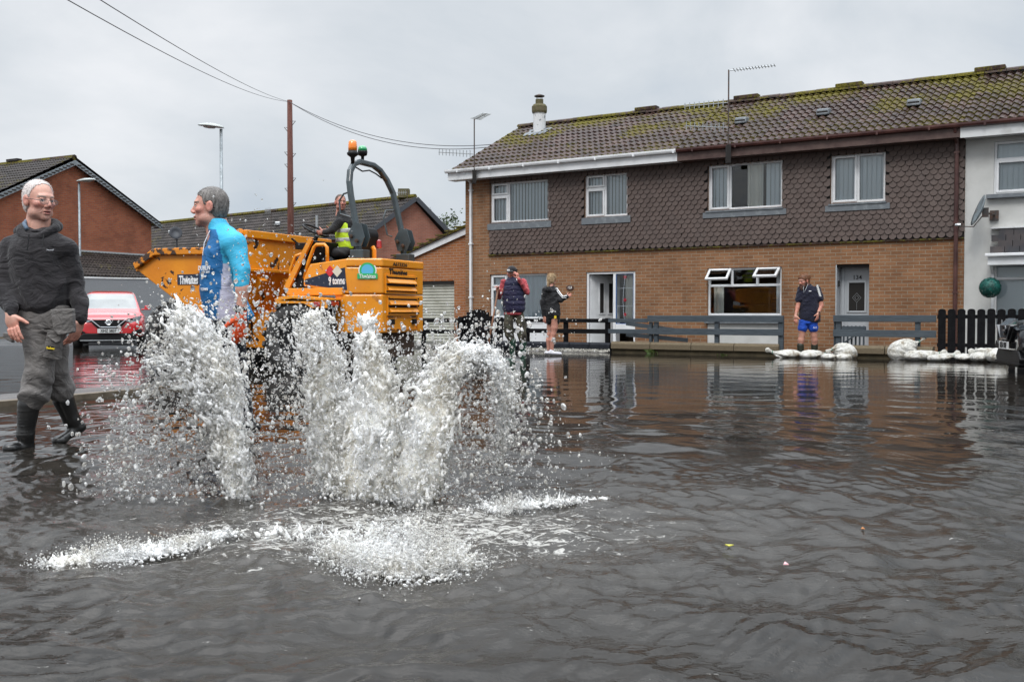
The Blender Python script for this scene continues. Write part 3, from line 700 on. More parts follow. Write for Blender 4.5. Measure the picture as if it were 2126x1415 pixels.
# oval number plate
nx0, nz0 = fac(1184, 597)
M['sign_brown'] = mat('varnished_sign', (.05, .015, .01), .35); M['sign_white'] = mat('sign_white', (.75, .74, .7), .5)
pl = MB().lathe([(.0, -.012), (.09, -.012), (.1, 0), (.1, .01), (0, .01)], 14, Matrix.Translation((nx0, -.014, nz0)) @ Matrix.Rotation(R(90), 4, 'X') @ Matrix.Diagonal((1.05, .62, 1, 1))).build('number_sign', M['sign_brown'], ha)
text('133', .085, M['sign_white'], pl, (nx0, -.028, nz0), (R(90), 0, 0), bold=.0015)
# flue
fxp, fzp = fac(1103, 285, 2.0); fl = empty('chimney', (fxp, 2.45, 0), 0, ha); zb = EAVE_Z+(2.45-EAVE_Y)*(RID_Z-EAVE_Z)/(RID_Y-EAVE_Y)
M['flue'] = mat('painted_flue', (.62, .63, .64), .6, col2=(.16, .18, .20), ns=4.5, lo=.56, hi=.6)
M['flue_cap'] = mat('mossy_flue_cap', (.12, .10, .06), .9, col2=(.07, .07, .02), ns=9)
MB().lathe([(.175, zb-.25), (.175, zb+0.600), (.02, zb+0.600)], 20).build('flue', M['flue'], fl, smooth=False)
MB().lathe([(.20, zb+0.520), (.215, zb+0.570), (.215, zb+0.700), (.17, zb+0.760), (.11, zb+0.780), (.11, zb+0.900), (.02, zb+0.900)], 20).build('cap', M['flue_cap'], fl)
mb = MB(); mb.lathe([(.02, zb+1.020), (.145, zb+0.980), (.145, zb+1.005), (.03, zb+1.050)], 16); [mb.tube([(.09*math.cos(a), .09*math.sin(a), zb+0.880), (.09*math.cos(a), .09*math.sin(a), zb+1.000)], .008, 4) for a in (0, 1.57, 3.14, 4.71)]
mb.build('cowl', M['steel_dark'], fl)
mb = MB(); sl_ = (RID_Z-EAVE_Z)/(RID_Y-EAVE_Y)
mb.quad((-.36, -.42, zb-.42*sl_+.055), (.36, -.42, zb-.42*sl_+.055), (.36, .12, zb+.12*sl_+.055), (-.36, .12, zb+.12*sl_+.055)); mb.build('lead_apron', M['lead'], fl)
ridge_vent(ha, fac(1340, 225, 3)[0])

# ---- number 134
hb = house('terraced_house', 'brown brick mid-terrace house with brown gutter, open top windows and grey recessed door', S134, SW)
sh = lambda r_: [r_[0]-S134, r_[1]-S134]+r_[2:]
hol = [sh(W3)+[.14], sh(W4)+[.14], sh(G2)+[.14], sh(D2)+[.9]]
wb = SW-S134
wall(MB(), 0, wb, -.1, EAVE_Z-.02, hol).build('wall', M['brick_tan'], hb)
side_shell(hb, 0, wb, False, True, M['brick_tan'])
house_roof(hb, wb); tilehang(hb, S134, SW, BZ, EAVE_Z-.05, [W3, W4], S134)
MB().box(0, wb, -.05, -.003, BZ-.035, BZ-.01).build('drip_edge', M['roof'], hb)
mb = MB(); mb.box(0, wb, -.33, -.02, 4.36, 4.385); mb.box(0, wb, -.355, -.331, 4.36, 4.56); mb.build('fascia', M['brown_board'], hb)
gutter(hb, 0, wb, M['brown_pvc']); downpipe(hb, fx(1984)-S134, -.09, 0, 4.3, M['brown_pvc'], sq=False)
window(hb, *sh(W3), [(0, .30, 0, 1, 1), (.30, 1, 0, 1, 0)], dr=[(0, .30, 'blind'), (.5, .74, 'curtain'), (.74, 1, 'blind')])
window(hb, *sh(W4), [(0, .5, 0, 1, 1), (.5, 1, 0, 1, 0)], dr=[(0, 1, 'blind')])
for w_ in (sh(W3), sh(W4)):
    MB().box(w_[0]-.10, w_[1]+.10, -.055, -.035, w_[2]-.17, w_[2]-.045).build('flashing', M['lead'], hb)
    MB().box(w_[0]-.03, w_[1]+.03, -.075, .04, w_[2]-.045, w_[2]-.012).build('sill', M['lead'], hb)
g = sh(G2); gs = fac(1545, 655)[1]; gt = fac(1545, 592)[1]; W_ = g[1]-g[0]; v = (gt-gs)/(g[3]-gs)
f = window(hb, g[0], g[1], gs, g[3], [(0, 1, 0, v, 0), (0, .33, v, 1, 0), (.33, .67, v, 1, 0), (.67, 1, v, 1, 0)])
drape(f, g[0]+.05, g[0]+.28, gs+.05, gt, .3, 'curtain'); drape(f, g[1]-.22, g[1]-.04, gs+.05, g[3]-.05, .3, 'blind')
# the two top lights are pushed open
for o_ in [c for c in f.children if c.name.startswith('pane')]:
    cx = sum(v.co.x for v in o_.data.vertices)/8; cz = sum(v.co.z for v in o_.data.vertices)/8
    if cz > gt and abs(cx-(g[0]+W_/2)) > .3: D.objects.remove(o_)
for k, (u0, u1, an) in enumerate(((.02, .33, 50), (.67, .98, 58))):
    a = g[0]+W_*u0; b = g[0]+W_*u1; h = g[3]-gt-.06
    s_ = empty('window_sash', (0, .03, g[3]-.05), 0, f); s_.rotation_euler = (R(-an), 0, 0)
    mb = MB(); frame_ring(mb, a, b, -h-.03, 0, .055, -.05, 0); mb.build('sash_frame', M['upvc'], s_, bevel=.006, seg=1)
    MB().box(a+.055, b-.055, -.03, -.024, -h+.025, -.055).build('pane', M['glass'], s_)
sill = fac(1545, 668)[1]
MB().box(g[0]-.05, g[1]+.02, -.07, .13, sill-.03, sill+.05).build('sill', M['lead'], hb)
MB().box(g[0], g[1], .02, .12, -.1, sill-.032).build('window_panel', M['render_white'], hb)
dd = sh(D2); yd = .35
mb = MB(); dw = dd[1]-dd[0]-.02
mb.box(dd[0]+.02, dd[1], yd, yd+.06, .05, dd[3]); door = mb.build('door', M['upvc_grey'], hb, bevel=.006)
mb = MB(); frame_ring(mb, dd[0]+.06, dd[1]-.02, .05, dd[3]-.03, .05, yd-.03, yd-.001); mb.box(dd[0]+.17, dd[0]+.178, yd-.006, yd-.0005, .1, dd[3]-.08); mb.build('frame', M['upvc_grey'], door, bevel=.006)
ga, gz1 = fac(1763, 587, yd); gb, gz0 = fac(1795, 645, yd); ga -= S134; gb -= S134
mb = MB(); frame_ring(mb, ga-.04, gb+.04, gz0-.04, gz1+.04, .04, yd-.02, yd-.0008); mb.build('glazing_bead', M['upvc_grey'], door, bevel=.005)
MB().box(ga, gb, yd-.006, yd-.002, gz0, gz1).build('door_glass', M['dark'], door)
mb = MB(); cx, cz = (ga+gb)/2, (gz0+gz1)/2-.02
P = [(0, .1), (.09, 0), (0, -.1), (-.09, 0)]
for i_ in range(4):
    (a, b), (c, d) = P[i_], P[(i_+1) % 4]; mb.beam((cx+a, yd-.009, cz+b), (cx+c, yd-.009, cz+d), .004, .01, (0, 1, 0)); mb.beam((cx+a*.5, yd-.009, cz+b*.5), (cx+c*.5, yd-.009, cz+d*.5), .004, .007, (0, 1, 0))
mb.beam((cx, yd-.009, gz0+.02), (cx, yd-.009, cz-.1), .004, .004, (0, 1, 0)); mb.build('leaded_diamond', M['alu'], door)
nx, nz = fac(1780, 576, yd); text('134', .13, M['dark'], door, (nx-S134, yd-.008, nz), (R(90), 0, 0), bold=.001)
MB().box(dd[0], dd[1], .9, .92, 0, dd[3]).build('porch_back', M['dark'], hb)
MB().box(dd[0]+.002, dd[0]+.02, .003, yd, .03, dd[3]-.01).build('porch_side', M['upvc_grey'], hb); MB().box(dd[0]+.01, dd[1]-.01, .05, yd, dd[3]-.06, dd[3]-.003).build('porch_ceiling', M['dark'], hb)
MB().box(fx(1737, .2)-S134+.03, fx(1737, .2)-S134+.06, .12, .2, 1.45, 1.58).build('doorbell', M['dark'], hb)
MB().box(0, dd[0]-.05, 2.0, 2.05, 0, 4.4).build('inner_wall', M['room'], hb); MB().box(0, dd[0]-.05, .13, 2.0, 2.25, 2.30).build('inner_floor', M['room'], hb)
for px, py in ((1541, 262), (1711, 243), (1899, 225)): x, z = fac(px, py, 1.2); vent(hb, x-S134, 1.15)
for px in (1548, 1762): ridge_vent(hb, fac(px, 200, 3)[0]-S134)

# ---- rendered white house at the right edge
hc = house('terraced_house', 'white rendered house with slate-topped bay at the right edge', SW, SEND)
wu = [WU[0]-SW, WU[1]-SW]+WU[2:]; bay0, bzt = fac(2052, 530, -.5); bay0 -= SW
gw = [fac(2063, 560)[0]-SW, fac(2063, 560)[0]-SW+2.6, fac(2075, 700)[1]+.2, fac(2075, 546)[1]]
wall(MB(), 0.004, SEND-SW, -.1, EAVE_Z-.02, [wu+[.14], gw+[.14], [4.5, 5.6, 2.9, 4.2, .14]], y=.02).build('wall', M['render_white'], hc)
side_shell(hc, 0, SEND-SW, False, True, M['render_white']); house_roof(hc, SEND-SW)
window(hc, *wu, [(0, 1, 0, .66, 1), (0, 1, .66, 1, 0)], dr=[(0, 1, 'blind')], y=.06)
window(hc, *gw, [(0, .26, 0, .76, 0), (0, .26, .76, 1, 0), (.26, 1, 0, 1, 1)], dr=[(0, 1, 'blind')], y=.06)
window(hc, 4.5, 5.6, 2.9, 4.2, [(0, .5, 0, 1, 1), (.5, 1, 0, 1, 0)], dr=[(0, 1, 'blind')], y=.06)
MB().box(wu[0]-.12, wu[1]+.1, -.10, .05, wu[2]-.09, wu[2]-.015).build('sill', M['lead'], hc)
mb = MB(); mb.box(0, SEND-SW, -.33, .01, 4.36, 4.385); mb.box(-.05, SEND-SW, -.357, -.333, 4.34, 4.56); mb.build('fascia', M['white_paint'], hc)
gutter(hc, .0, SEND-SW, M['brown_pvc'])
# bay canopy: slates, white gutter, posts
sz1 = fac(2052, 478)[1]; sz0 = bzt+.05
M['slate'] = mat('dark_slate', (.035, .036, .042), .5, col2=(.075, .062, .06), ns=3)
mb = MB(); n = 4
for j in range(n):
    for k in range(14):
        x = bay0+.02+k*.26+(j % 2)*.13; ya = -.42+j*.105; z = sz0+(sz1-sz0)*j/n; mb.box(x, x+.25, ya, ya+.12, z, z+(sz1-sz0)/n*1.05)
mb.build('bay_roof', M['slate'], hc)
MB().box(bay0, bay0+3.7, -.12, .019, sz1+.02, sz1+.05).build('bay_flashing', M['white_paint'], hc)
mb = MB(); mb.box(bay0-.06, bay0+3.8, -.52, -.42, sz0-.07, sz0-.01); mb.box(bay0-.02, bay0+3.7, -.44, .018, sz0-.24, sz0-.075); mb.build('bay_fascia', M['upvc'], hc, bevel=.01)
mb = MB(); mb.tube([(bay0+.04, -.42, sz0-.2), (bay0+.04, -.06, sz0-.4), (bay0+.04, -.05, 0)], .035, 4, sq=True); mb.build('bay_downpipe', M['upvc'], hc)
ridge_vent(hc, fac(2055, 150, 3)[0]-SW)

# satellite dish on the white house
dx_, dz_ = fac(2050, 452, -.05)
ds = empty('satellite_dish', tw(dx_, -.02, dz_), -TH); tag(ds, 'grey satellite dish on an arm on the white rendered wall', 'satellite dish')
M['dish'] = mat('dish_grey', (.22, .26, .28), .45, .2, col2=(.14, .12, .1), ns=8, lo=.6, hi=.7)
mb = MB(); mb.lathe([(.0, .07), (.12, .055), (.22, .025), (.27, 0), (.275, -.01), (.22, .012), (.12, .042), (.0, .056)], 24, Matrix.Translation((-.12, -.42, .12)) @ Matrix.Rotation(R(-68), 4, 'Y') @ Matrix.Rotation(R(18), 4, 'X') @ Matrix.Diagonal((1.15, .95, -1, 1)))
mb.build('reflector', M['dish'], ds, smooth=True)
mb = MB(); mb.tube([(.12, 0, .05), (.10, -.3, .05), (-.02, -.42, .06)], .018, 6); mb.box(.04, .2, -.02, .02, -.06, .14); mb.tube([(-.02, -.42, .04), (-.2, -.45, -.2), (-.46, -.46, -.18)], .011, 5)
mb.box(-.05, .06, -.47, -.38, -.02, .16); mb.build('bracket', M['steel_dark'], ds)
MB().lathe([(.025, -.05), (.035, 0), (.03, .05)], 8, Matrix.Translation((-.48, -.46, -.15)) @ Matrix.Rotation(R(90), 4, 'Y')).build('receiver', M['alu'], ds)
# green ball
bx_, bz_ = fac(2055, 597, -.55)
M['topiary'] = mat('artificial_topiary', (.005, .06, .05), .5, col2=(.01, .16, .13), ns=14)
rs = np.random.RandomState(3); V = []; F = []
for _ in range(2600):
    d = rs.normal(size=3); d /= np.linalg.norm(d); c = d*.19*rs.uniform(.86, 1.04); t = np.cross(d, rs.normal(size=3)); t /= np.linalg.norm(t); b = np.cross(d, t); s_ = .017
    i = len(V); V += [c-t*s_, c+b*s_*.6+d*.006, c+t*s_, c-b*s_*.6+d*.006]; F.append((i, i+1, i+2, i+3))
tp = np_obj(np.array(V), F, 'topiary_ball', M['topiary'], smooth=False, loc=tw(bx_, -.5, bz_)); tag(tp, 'round dark green topiary ball hung by the white bay window', 'topiary')
# ---- aerials on the terrace
x, _ = fac(987, 355, -.4)
b0 = tw(x, -.45, 4.2); hgt = at(985, 246, b0.y).z-4.2
k = -math.pi/2
a1 = aerial('tv_aerial', b0, hgt, [(at(985, 320, b0.y).z-4.2, (-1, -.35, 0), .95, 10, (0, 0, 1), .17), (hgt-.03, (.55, -.7, .12), .55, 12, (.8, .6, 0), .3)], label='thin aerial clamped to the white gutter at the end of the brick house')
MB().box(-.05, .05, -.05, .05, .02, .35).build('clamp', M['dark'], a1)
x, _ = fac(1514, 300, -.4); b0 = tw(x, -.46, 4.2); hgt = at(1517, 145, b0.y).z-4.2
a2 = aerial('tv_aerial', b0, hgt, [(at(1514, 265, b0.y).z-4.2, (-1, -.2, 0), 1.0, 10, (0, 0, 1), .2), (hgt-.02, (1, -.35, .04), 1.0, 14, (.35, .9, 0), .3), (at(1514, 213, b0.y).z-4.2, (-.9, .4, 0), 1.0, 9, (0, 0, 1), .16)], label='tall rusty aerial clamped to the brown gutter between the upper windows')
MB().box(-.05, .05, -.05, .05, .0, .4).build('clamp', M['dark'], a2)

# ================================================================ garage, garden walls, fences
GY = 1.5
def gfac(px, py): return fac(px, py, GY)
gar = empty('garage', tw(-5.6, GY, 0), -TH); tag(gar, 'orange brick garage with white roller shutter beside the end house', 'garage')
gx0 = gfac(856, 560)[0]; gzt = gfac(965, 474)[1]; sx0, sz_ = gfac(866, 584); sx1, _ = gfac(943, 584)
xx = lambda v: v+5.6
slope = (gfac(965, 492)[1]-gfac(862, 538)[1])/(gfac(965, 492)[0]-gfac(862, 538)[0]); zr = gfac(965, 487)[1]; xr = gfac(965, 487)[0]
zat = lambda x: zr+(x-xr)*slope
xl = -5.5; sx0 -= 1.2
mb = MB(); xs_ = [xl, sx0, sx1, -.03]
mb.quad((xx(xl), 0, -.1), (xx(sx0), 0, -.1), (xx(sx0), 0, zat(sx0)), (xx(xl), 0, zat(xl))); mb.quad((xx(sx0), 0, sz_), (xx(sx1), 0, sz_), (xx(sx1), 0, zat(sx1)), (xx(sx0), 0, zat(sx0)))
mb.quad((xx(sx1), 0, -.1), (xx(-.03), 0, -.1), (xx(-.03), 0, zat(-.03)), (xx(sx1), 0, zat(sx1))); mb.quad((xx(xl), 0, -.1), (xx(xl), 0, zat(xl)), (xx(xl), 5, zat(xl)), (xx(xl), 5, -.1))
mb.quad((xx(sx0), 0, -.1), (xx(sx0), .15, -.1), (xx(sx0), .15, sz_), (xx(sx0), 0, sz_)); mb.quad((xx(sx1), 0, -.1), (xx(sx1), .15, -.1), (xx(sx1), .15, sz_), (xx(sx1), 0, sz_)); mb.quad((xx(sx0), 0, sz_), (xx(sx1), 0, sz_), (xx(sx1), .15, sz_), (xx(sx0), .15, sz_))
mb.build('wall', M['brick_garage'], gar)
M['shutter'] = mat('cream_shutter', (.50, .50, .44), .45, col2=(.36, .36, .30), ns=2)
mb = MB(); z = -.05; pr = []
while z < sz_: pr += [(z, 0), (z+.035, -.022), (z+.07, -.018), (z+.078, 0)]; z += .085
V = []; F = []
for q, (zz_, yy) in enumerate(pr):
    V += [(xx(sx0), .12+yy, zz_), (xx(sx1), .12+yy, zz_)]
    if q: F.append((2*q-2, 2*q-1, 2*q+1, 2*q))
me = D.meshes.new('s'); me.from_pydata(V, [], F); finish(me, 'roller_shutter', M['shutter'], gar, fixn=False)
MB().box(xx(sx0), xx(sx1), .02, .1, sz_-.08, sz_-.002).build('shutter_box', M['dark'], gar)
mb = MB(); ov = .0
mb.prism([(xl-.3, zat(xl-.3)-.02), (-.03, zat(-.03)-.02), (-.03, zat(-.03)+.16), (xl-.3, zat(xl-.3)+.16)], -.07, -.03, lambda u, v, t: (xx(u), t, v)); mb.build('bargeboard', M['upvc'], gar)
r_ = empty('roof', (0, 0, 0), 0, gar); 
mb = MB(); mb.prism([(xl-.35, zat(xl-.35)+.165), (-.03, zat(-.03)+.165), (-.03, zat(-.03)+.24), (xl-.35, zat(xl-.35)+.24)], -.13, 5, lambda u, v, t: (xx(u), t, v)); mb.build('roof_slab', M['roof'], r_)
mb = MB(); n = 18
for q in range(n):
    u0 = xl-.35+(-.03-xl+.35)*q/n; u1 = xl-.35+(-.03-xl+.35)*(q+1)/n+.03; mb.box(xx(u0), xx(u1), -.15, .18, zat((u0+u1)/2)+.235, zat((u0+u1)/2)+.27+random.uniform(0, .02))
mb.build('verge_tiles', M['roof'], r_)

FG = 1.6   # fence line stands this far in front of the brick face
def ff(px, py, y=-FG): return fac(px, py, y)
def fxw(px, y=-FG): return fac(px, 650, y)[0]
def at_line(x, y, z=0): return tw(x, y, z)
gz_ = .10
mb = MB(); mb.box(-4.5, 21, -FG+.12, -.01, -.2, .05); gar_g = mb.build('garden_path', M['pave'], None, loc=TO, rot=(0, 0, -TH)); tag(gar_g, kind='structure')
# low walls
def low_wall(name, label, x0, x1, z1, m, cm, cap, seg=.9, y=-FG):
    o = empty(name, tw(x0, y, 0), -TH); tag(o, label, 'wall'); L_ = x1-x0
    MB().box(0, L_, -.07, .09, -.2, z1-cap).build('base', m, o)
    mb = MB(); n = max(1, round(L_/seg))
    for k in range(n): a = L_*k/n+.006; b = L_*(k+1)/n-.006; mb.prism([(-.13, 0), (-.13, cap*.7), (-.09, cap), (.11, cap), (.15, cap*.7), (.15, 0)], a, b, lambda u, v, t: (t, u, v+z1-cap))
    mb.build('coping', cm, o, bevel=.008); return o
zc = ff(1140, 709)[1]
wb0, wb1 = fxw(1030), fxw(1271); low_wall('garden_wall', 'low black wall with black coping blocks under the black rail fence', wb0, wb1, zc, M['black_stone'], M['black_stone'], .14, .55)
M['wall_brown'] = mat('damp_brown_wall', (.085, .065, .035), .85, col2=(.05, .04, .02), ns=5)
zc = ff(1500, 712)[1]
low_wall('garden_wall', 'low brown wall with pale concrete coping in front of the window with open top lights', fxw(1273), fxw(1621), zc, M['wall_brown'], M['concrete'], .16, .85)
low_wall('garden_wall', 'short brown wall with concrete coping right of the sandbagged gateway', fxw(1745), fxw(1940), zc, M['wall_brown'], M['concrete'], .16, .85)
# rail fences
def rail_fence(label, px0, px1, tops, posts, m, y=-FG, th=.035, z_=None):
    x0, x1 = fxw(px0, y), fxw(px1, y); o = empty('rail_fence', tw(x0, y, 0), -TH); tag(o, label, 'fence')
    for a, b, pa, pb in tops:   # (ytop, ybottom) at px centre, pixel ends
        xa, xb = fxw(pa, y), fxw(pb, y); pc = (pa+pb)/2; z1 = fac(pc, a, y)[1]; z0 = fac(pc, b, y)[1]
        MB().box(xa-x0, xb-x0, -.05-th, -.05, z0, z1).build('rail', m, o, bevel=.004, seg=1)
    for p, w_, zt in posts:
        xp = fxw(p, y)-x0; MB().box(xp-w_/2, xp+w_/2, -.048, .045, -.12, fac(p, zt, y)[1]).build('post', m, o, bevel=.006, seg=1)
    return o
rail_fence('black two-rail fence over the low black wall, behind the man in the cap', 1030, 1266, [(661, 669, 1030, 1266), (682, 691, 1030, 1266)], [(1038, .13, 658), (1095, .09, 661), (1175, .09, 661), (1262, .10, 660)], M['black_wood'])
rail_fence('black two-rail fence in front of the garage shutter', 850, 962, [(661, 669, 850, 962), (684, 692, 850, 962)], [(880, .09, 661), (957, .13, 657)], M['black_wood'])
rail_fence('grey rail fence with sagging lower boards between black fence and open gateway', 1266, 1631,
    [(655, 668, 1347, 1628), (682, 695, 1347, 1628), (661, 669, 1266, 1347), (683, 692, 1266, 1347)],
    [(1363, .09, 668), (1489, .09, 668), (1622, .10, 655), (1352, .06, 668)], M['grey_wood'])
o = empty('fallen_board', tw(fxw(1300), -FG+.25, 0), -TH); tag(o, 'pair of slanting grey boards hanging behind the grey rail fence', 'board')
mb = MB(); a = ff(1300, 671, -FG+.25); b = ff(1400, 685, -FG+.25); c = ff(1300, 694, -FG+.25); d = ff(1428, 706, -FG+.25); x0 = fxw(1300)
mb.beam((a[0]-x0, 0, a[1]), (b[0]-x0, 0, b[1]), .02, .09); mb.beam((c[0]-x0, 0, c[1]), (d[0]-x0, 0, d[1]), .02, .09); mb.build('boards', M['grey_wood'], o)
rail_fence('grey rail fence in front of the grey recessed door', 1732, 1945, [(654, 668, 1732, 1945), (685, 699, 1732, 1945)], [(1740, .13, 656), (1906, .09, 668), (1735, .05, 655)], M['grey_wood'])
# picket fence
def picket(o, x, w_, z1, m, t=.02, y=0):
    pr = [(-w_/2, -.05), (-w_/2, z1-w_*.32)]+[(-w_/2*math.cos(R(a)), z1-w_*.32+w_*.32*math.sin(R(a))) for a in range(20, 180, 20)]+[(w_/2, z1-w_*.32), (w_/2, -.05)]
    return MB().prism(pr, y-t, y, lambda u, v, t_: (x+u, t_, v)).build('picket', m, o)
PY = -FG-.1
x0 = fxw(1946, PY); pf = empty('picket_fence', tw(x0, PY, 0), -TH); tag(pf, 'black round-topped picket fence in front of the white house', 'fence')
stepx = fxw(1966, PY)-fxw(1946, PY); zt = fac(2000, 641, PY)[1]
for k in range(22): picket(pf, .085+k*stepx*1.0, stepx*.80, zt+random.uniform(-.008, .008), M['black_wood'])
mb = MB(); zr1 = fac(2000, 657, PY)[1]; mb.box(0, 22*stepx, .003, .04, zr1-.035, zr1+.035); mb.box(0, 22*stepx, .003, .04, .25, .32); mb.build('rail', M['black_wood'], pf)
# arched gate
x0, x1 = fxw(962, -FG+.1), fxw(1024, -FG+.1); gt_ = empty('garden_gate', tw(x0, -FG+.1, 0), -TH); tag(gt_, 'arched black picket gate beside the white downpipe', 'gate'); n = 8; W_ = x1-x0
zb_ = ff(962, 668)[1]; zp = ff(990, 642)[1]
for k in range(n):
    u = (k+.5)/n; zt_ = zb_+(zp-zb_)*math.sqrt(max(0, 1-(2*u-1)**2))
    MB().box(W_*k/n+.006, W_*(k+1)/n-.008, -.02, 0, .02, zt_).build('picket', M['black_wood'], gt_)
mb = MB(); mb.box(0, W_, .003, .04, .2, .29); mb.box(0, W_, .003, .04, .65, .74); mb.build('rail', M['black_wood'], gt_)
# grey gate folded back behind the fence
x0, x1 = fxw(1741, -FG+.5), fxw(1799, -FG+.5); gg = empty('garden_gate', tw(x0, -FG+.5, 0), -TH); tag(gg, 'grey slatted gate with diagonal brace standing open behind the grey fence', 'gate'); W_ = x1-x0; zt_ = fac(1770, 676, -FG+.5)[1]
for k in range(7): MB().box(W_*k/7+.01, W_*(k+1)/7-.035, 0, .02, .06, zt_).build('slat', M['grey_wood'], gg)
mb = MB(); mb.box(-.02, W_, -.03, -.002, zt_-.1, zt_-.01); mb.box(-.02, W_, -.03, -.002, .15, .24); mb.beam((.02, -.045, .2), (W_-.02, -.045, zt_-.05), .025, .06, (0, 1, 0)); mb.build('brace', M['grey_wood'], gg)
# white pebbles at the foot of the black wall
rs = np.random.RandomState(5)
def ico(sub=1):
    bm = bmesh.new(); bmesh.ops.create_icosphere(bm, subdivisions=sub, radius=1); V = np.array([v.co[:] for v in bm.verts]); F = np.array([[v.index for v in f.verts] for f in bm.faces]); bm.free(); return V, F
IV, IF = ico(1); IV2, IF2 = ico(2)
def scatter(pos, scl, V0, F0, rots=None):
    n = len(pos); V = V0[None]*scl[:, None, :]
    if rots is not None: V = np.einsum('nij,nvj->nvi', rots, V)
    V = V+pos[:, None]; F = F0[None]+(np.arange(n)*len(V0))[:, None, None]
    return V.reshape(-1, 3), F.reshape(-1, F0.shape[1])
n = 1500; x0, x1 = fxw(1100), fxw(1271); px_ = rs.uniform(x0, x1, n); yv = -FG-.09-np.abs(rs.normal(0, .09, n)); pz = .0+.07*np.exp((yv+FG+.1)/.12)*rs.uniform(.5, 1.2, n)
P = np.array([tw(a, b, c)[:] for a, b, c in zip(px_, yv, pz)]); V, F = scatter(P, rs.uniform(.010, .022, (n, 3)), IV, IF)
M['pebble'] = mat('white_pebbles', (.45, .43, .38), .6, col2=(.06, .055, .045), ns=25, lo=.42, hi=.56)
tag(np_obj(V, F, 'pebbles', M['pebble'], smooth=False), 'strip of white pebbles along the foot of the black wall', 'pebbles', kind='stuff')
mb = MB(); mb.box(fxw(1095), fxw(1272), -FG-.55, -FG-.09, -.2, .005); tag(mb.build('pavement_edge', M['pave'], None, loc=TO, rot=(0, 0, -TH)), kind='structure')
# weeds along the coping
def weed(px, y, h, n, lab):
    x = fxw(px, y); V = []; F = []; rs = np.random.RandomState(int(px))
    for _ in range(n):
        a = rs.uniform(0, 6.28); le = h*rs.uniform(.4, 1); b = np.array([rs.normal(0, .05), rs.normal(0, .02), 0]); d = np.array([math.cos(a)*.5, math.sin(a)*.5, 1]); d = d/np.linalg.norm(d)*le; s_ = np.array([-math.sin(a), math.cos(a), 0])*.009
        i = len(V); V += [b-s_, b+s_, b+d*.6+s_*.8, b+d+np.array([math.cos(a), math.sin(a), -.5])*le*.25, b+d*.6-s_*.8]; F.append((i, i+1, i+2, i+3, i+4))
    me = D.meshes.new('weed'); me.from_pydata([tuple(v) for v in V], [], F); o = D.objects.new('weed', me); C.objects.link(o); me.materials.append(M['weed']); o.location = tw(x, y, 0); tag(o, lab, 'weed')
M['weed'] = mat('weed_leaf', (.05, .10, .02), .6, col2=(.09, .11, .02), ns=20)
weed(1351, -FG-.14, .16, 40, 'tuft of weeds growing at the joint where grey fence begins'); weed(1500, -FG-.14, .06, 14, 'tiny weeds at the foot of the concrete-coped wall below the big window')
# ================================================================ far houses, poles and lamps on the left
def frame2(o, xv, name='x'):
    """local frame: x along xv (2-D), y = 90 degrees left of it"""
    o.rotation_euler = (0, 0, math.atan2(xv[1], xv[0])); return o
# ---- big gable on the far left
p0 = Vector((-19.7, 36.8)); p1 = Vector((-15.9, 44.0)); gd = (p1-p0); GW = gd.length; gd.normalize()
hg = empty('gabled_house', (p0.x, p0.y, 0)); frame2(hg, gd); tag(hg, 'red brick gable end house with grey bargeboards at far left', 'house')
ze, zr = 4.9, 6.95
MB().prism([(0, -.2), (GW, -.2), (GW, ze), (GW/2, zr), (0, ze)], 0, 14, lambda u, v, t: (u, t, v)).build('wall', M['brick_red'], hg)
rf = pantiles(hg, 0, 14.2, 0, ze-.1, GW/2+.35, zr+.16, M['roof_grey'], seg=6)   # near slope, turned to face the street
rf.matrix_local = Matrix(((0, 1, 0, -.35), (1, 0, 0, -.2), (0, 0, 1, .05), (0, 0, 0, 1)))
mb = MB(); mb.quad((GW/2, -.25, zr+.22), (GW+.4, -.25, ze-.05), (GW+.4, 14, ze-.05), (GW/2, 14, zr+.22)); mb.quad((-.35, -.1, ze-.12), (GW/2, -.1, zr+.12), (GW/2, 14, zr+.12), (-.35, 14, ze-.12)); mb.build('far_slope', M['roof_grey'], hg)
mb = MB()
for s_ in (0, 1):
    X_ = (lambda u: u) if s_ == 0 else (lambda u: GW-u)
    mb.prism([(-.4, ze-.33), (GW/2, zr-.11), (GW/2, zr+.09), (-.4, ze-.13)], -.26, -.22, lambda u, v, t: (X_(u), t, v))
mb.build('bargeboard', M['metal_grey'], hg)
mb = MB(); n = 26
for s_ in (0, 1):
    for q in range(n):
        u = -.4+(GW/2+.4)*q/n; v = ze-.05+(zr-ze)*(u/(GW/2)); uu = u if s_ == 0 else GW-u; mb.beam((uu, -.28, v+.03), (uu, .2, v+.03+random.uniform(0, .025)), .17, .05)
mb.build('verge_tiles', M['roof_grey'], hg)
mb = MB(); y = -.2
while y < 14: mb.tube([(GW/2, y, zr+.2), (GW/2, y+.43, zr+.2)], .12, 8); y += .45
mb.build('ridge_tiles', M['roof'], hg); MB().box(GW/2-.12, GW/2+.12, 3.2, 3.9, zr+.3, zr+.4).build('ridge_vent', M['roof_grey'], hg); MB().box(GW/2-.12, GW/2+.12, 8.2, 8.9, zr+.3, zr+.4).build('ridge_vent', M['roof_grey'], hg)
# lean-to on the gable
lt = empty('lean_to', (0, 0, 0), 0, hg); lw = GW+.2
lr = pantiles(lt, 0, lw, -2.9, 2.30, 0, 3.38, M['roof_grey'])
MB().box(0, lw, -.06, -.005, 3.34, 3.46).build('lead_flashing', M['alu'], lt)
MB().box(0, lw, -2.96, -2.88, 2.1, 2.26).build('fascia', M['white_paint'], lt); MB().box(.05, lw-.05, -2.85, -.01, -.2, 2.2).build('wall', M['render_grey'], lt)
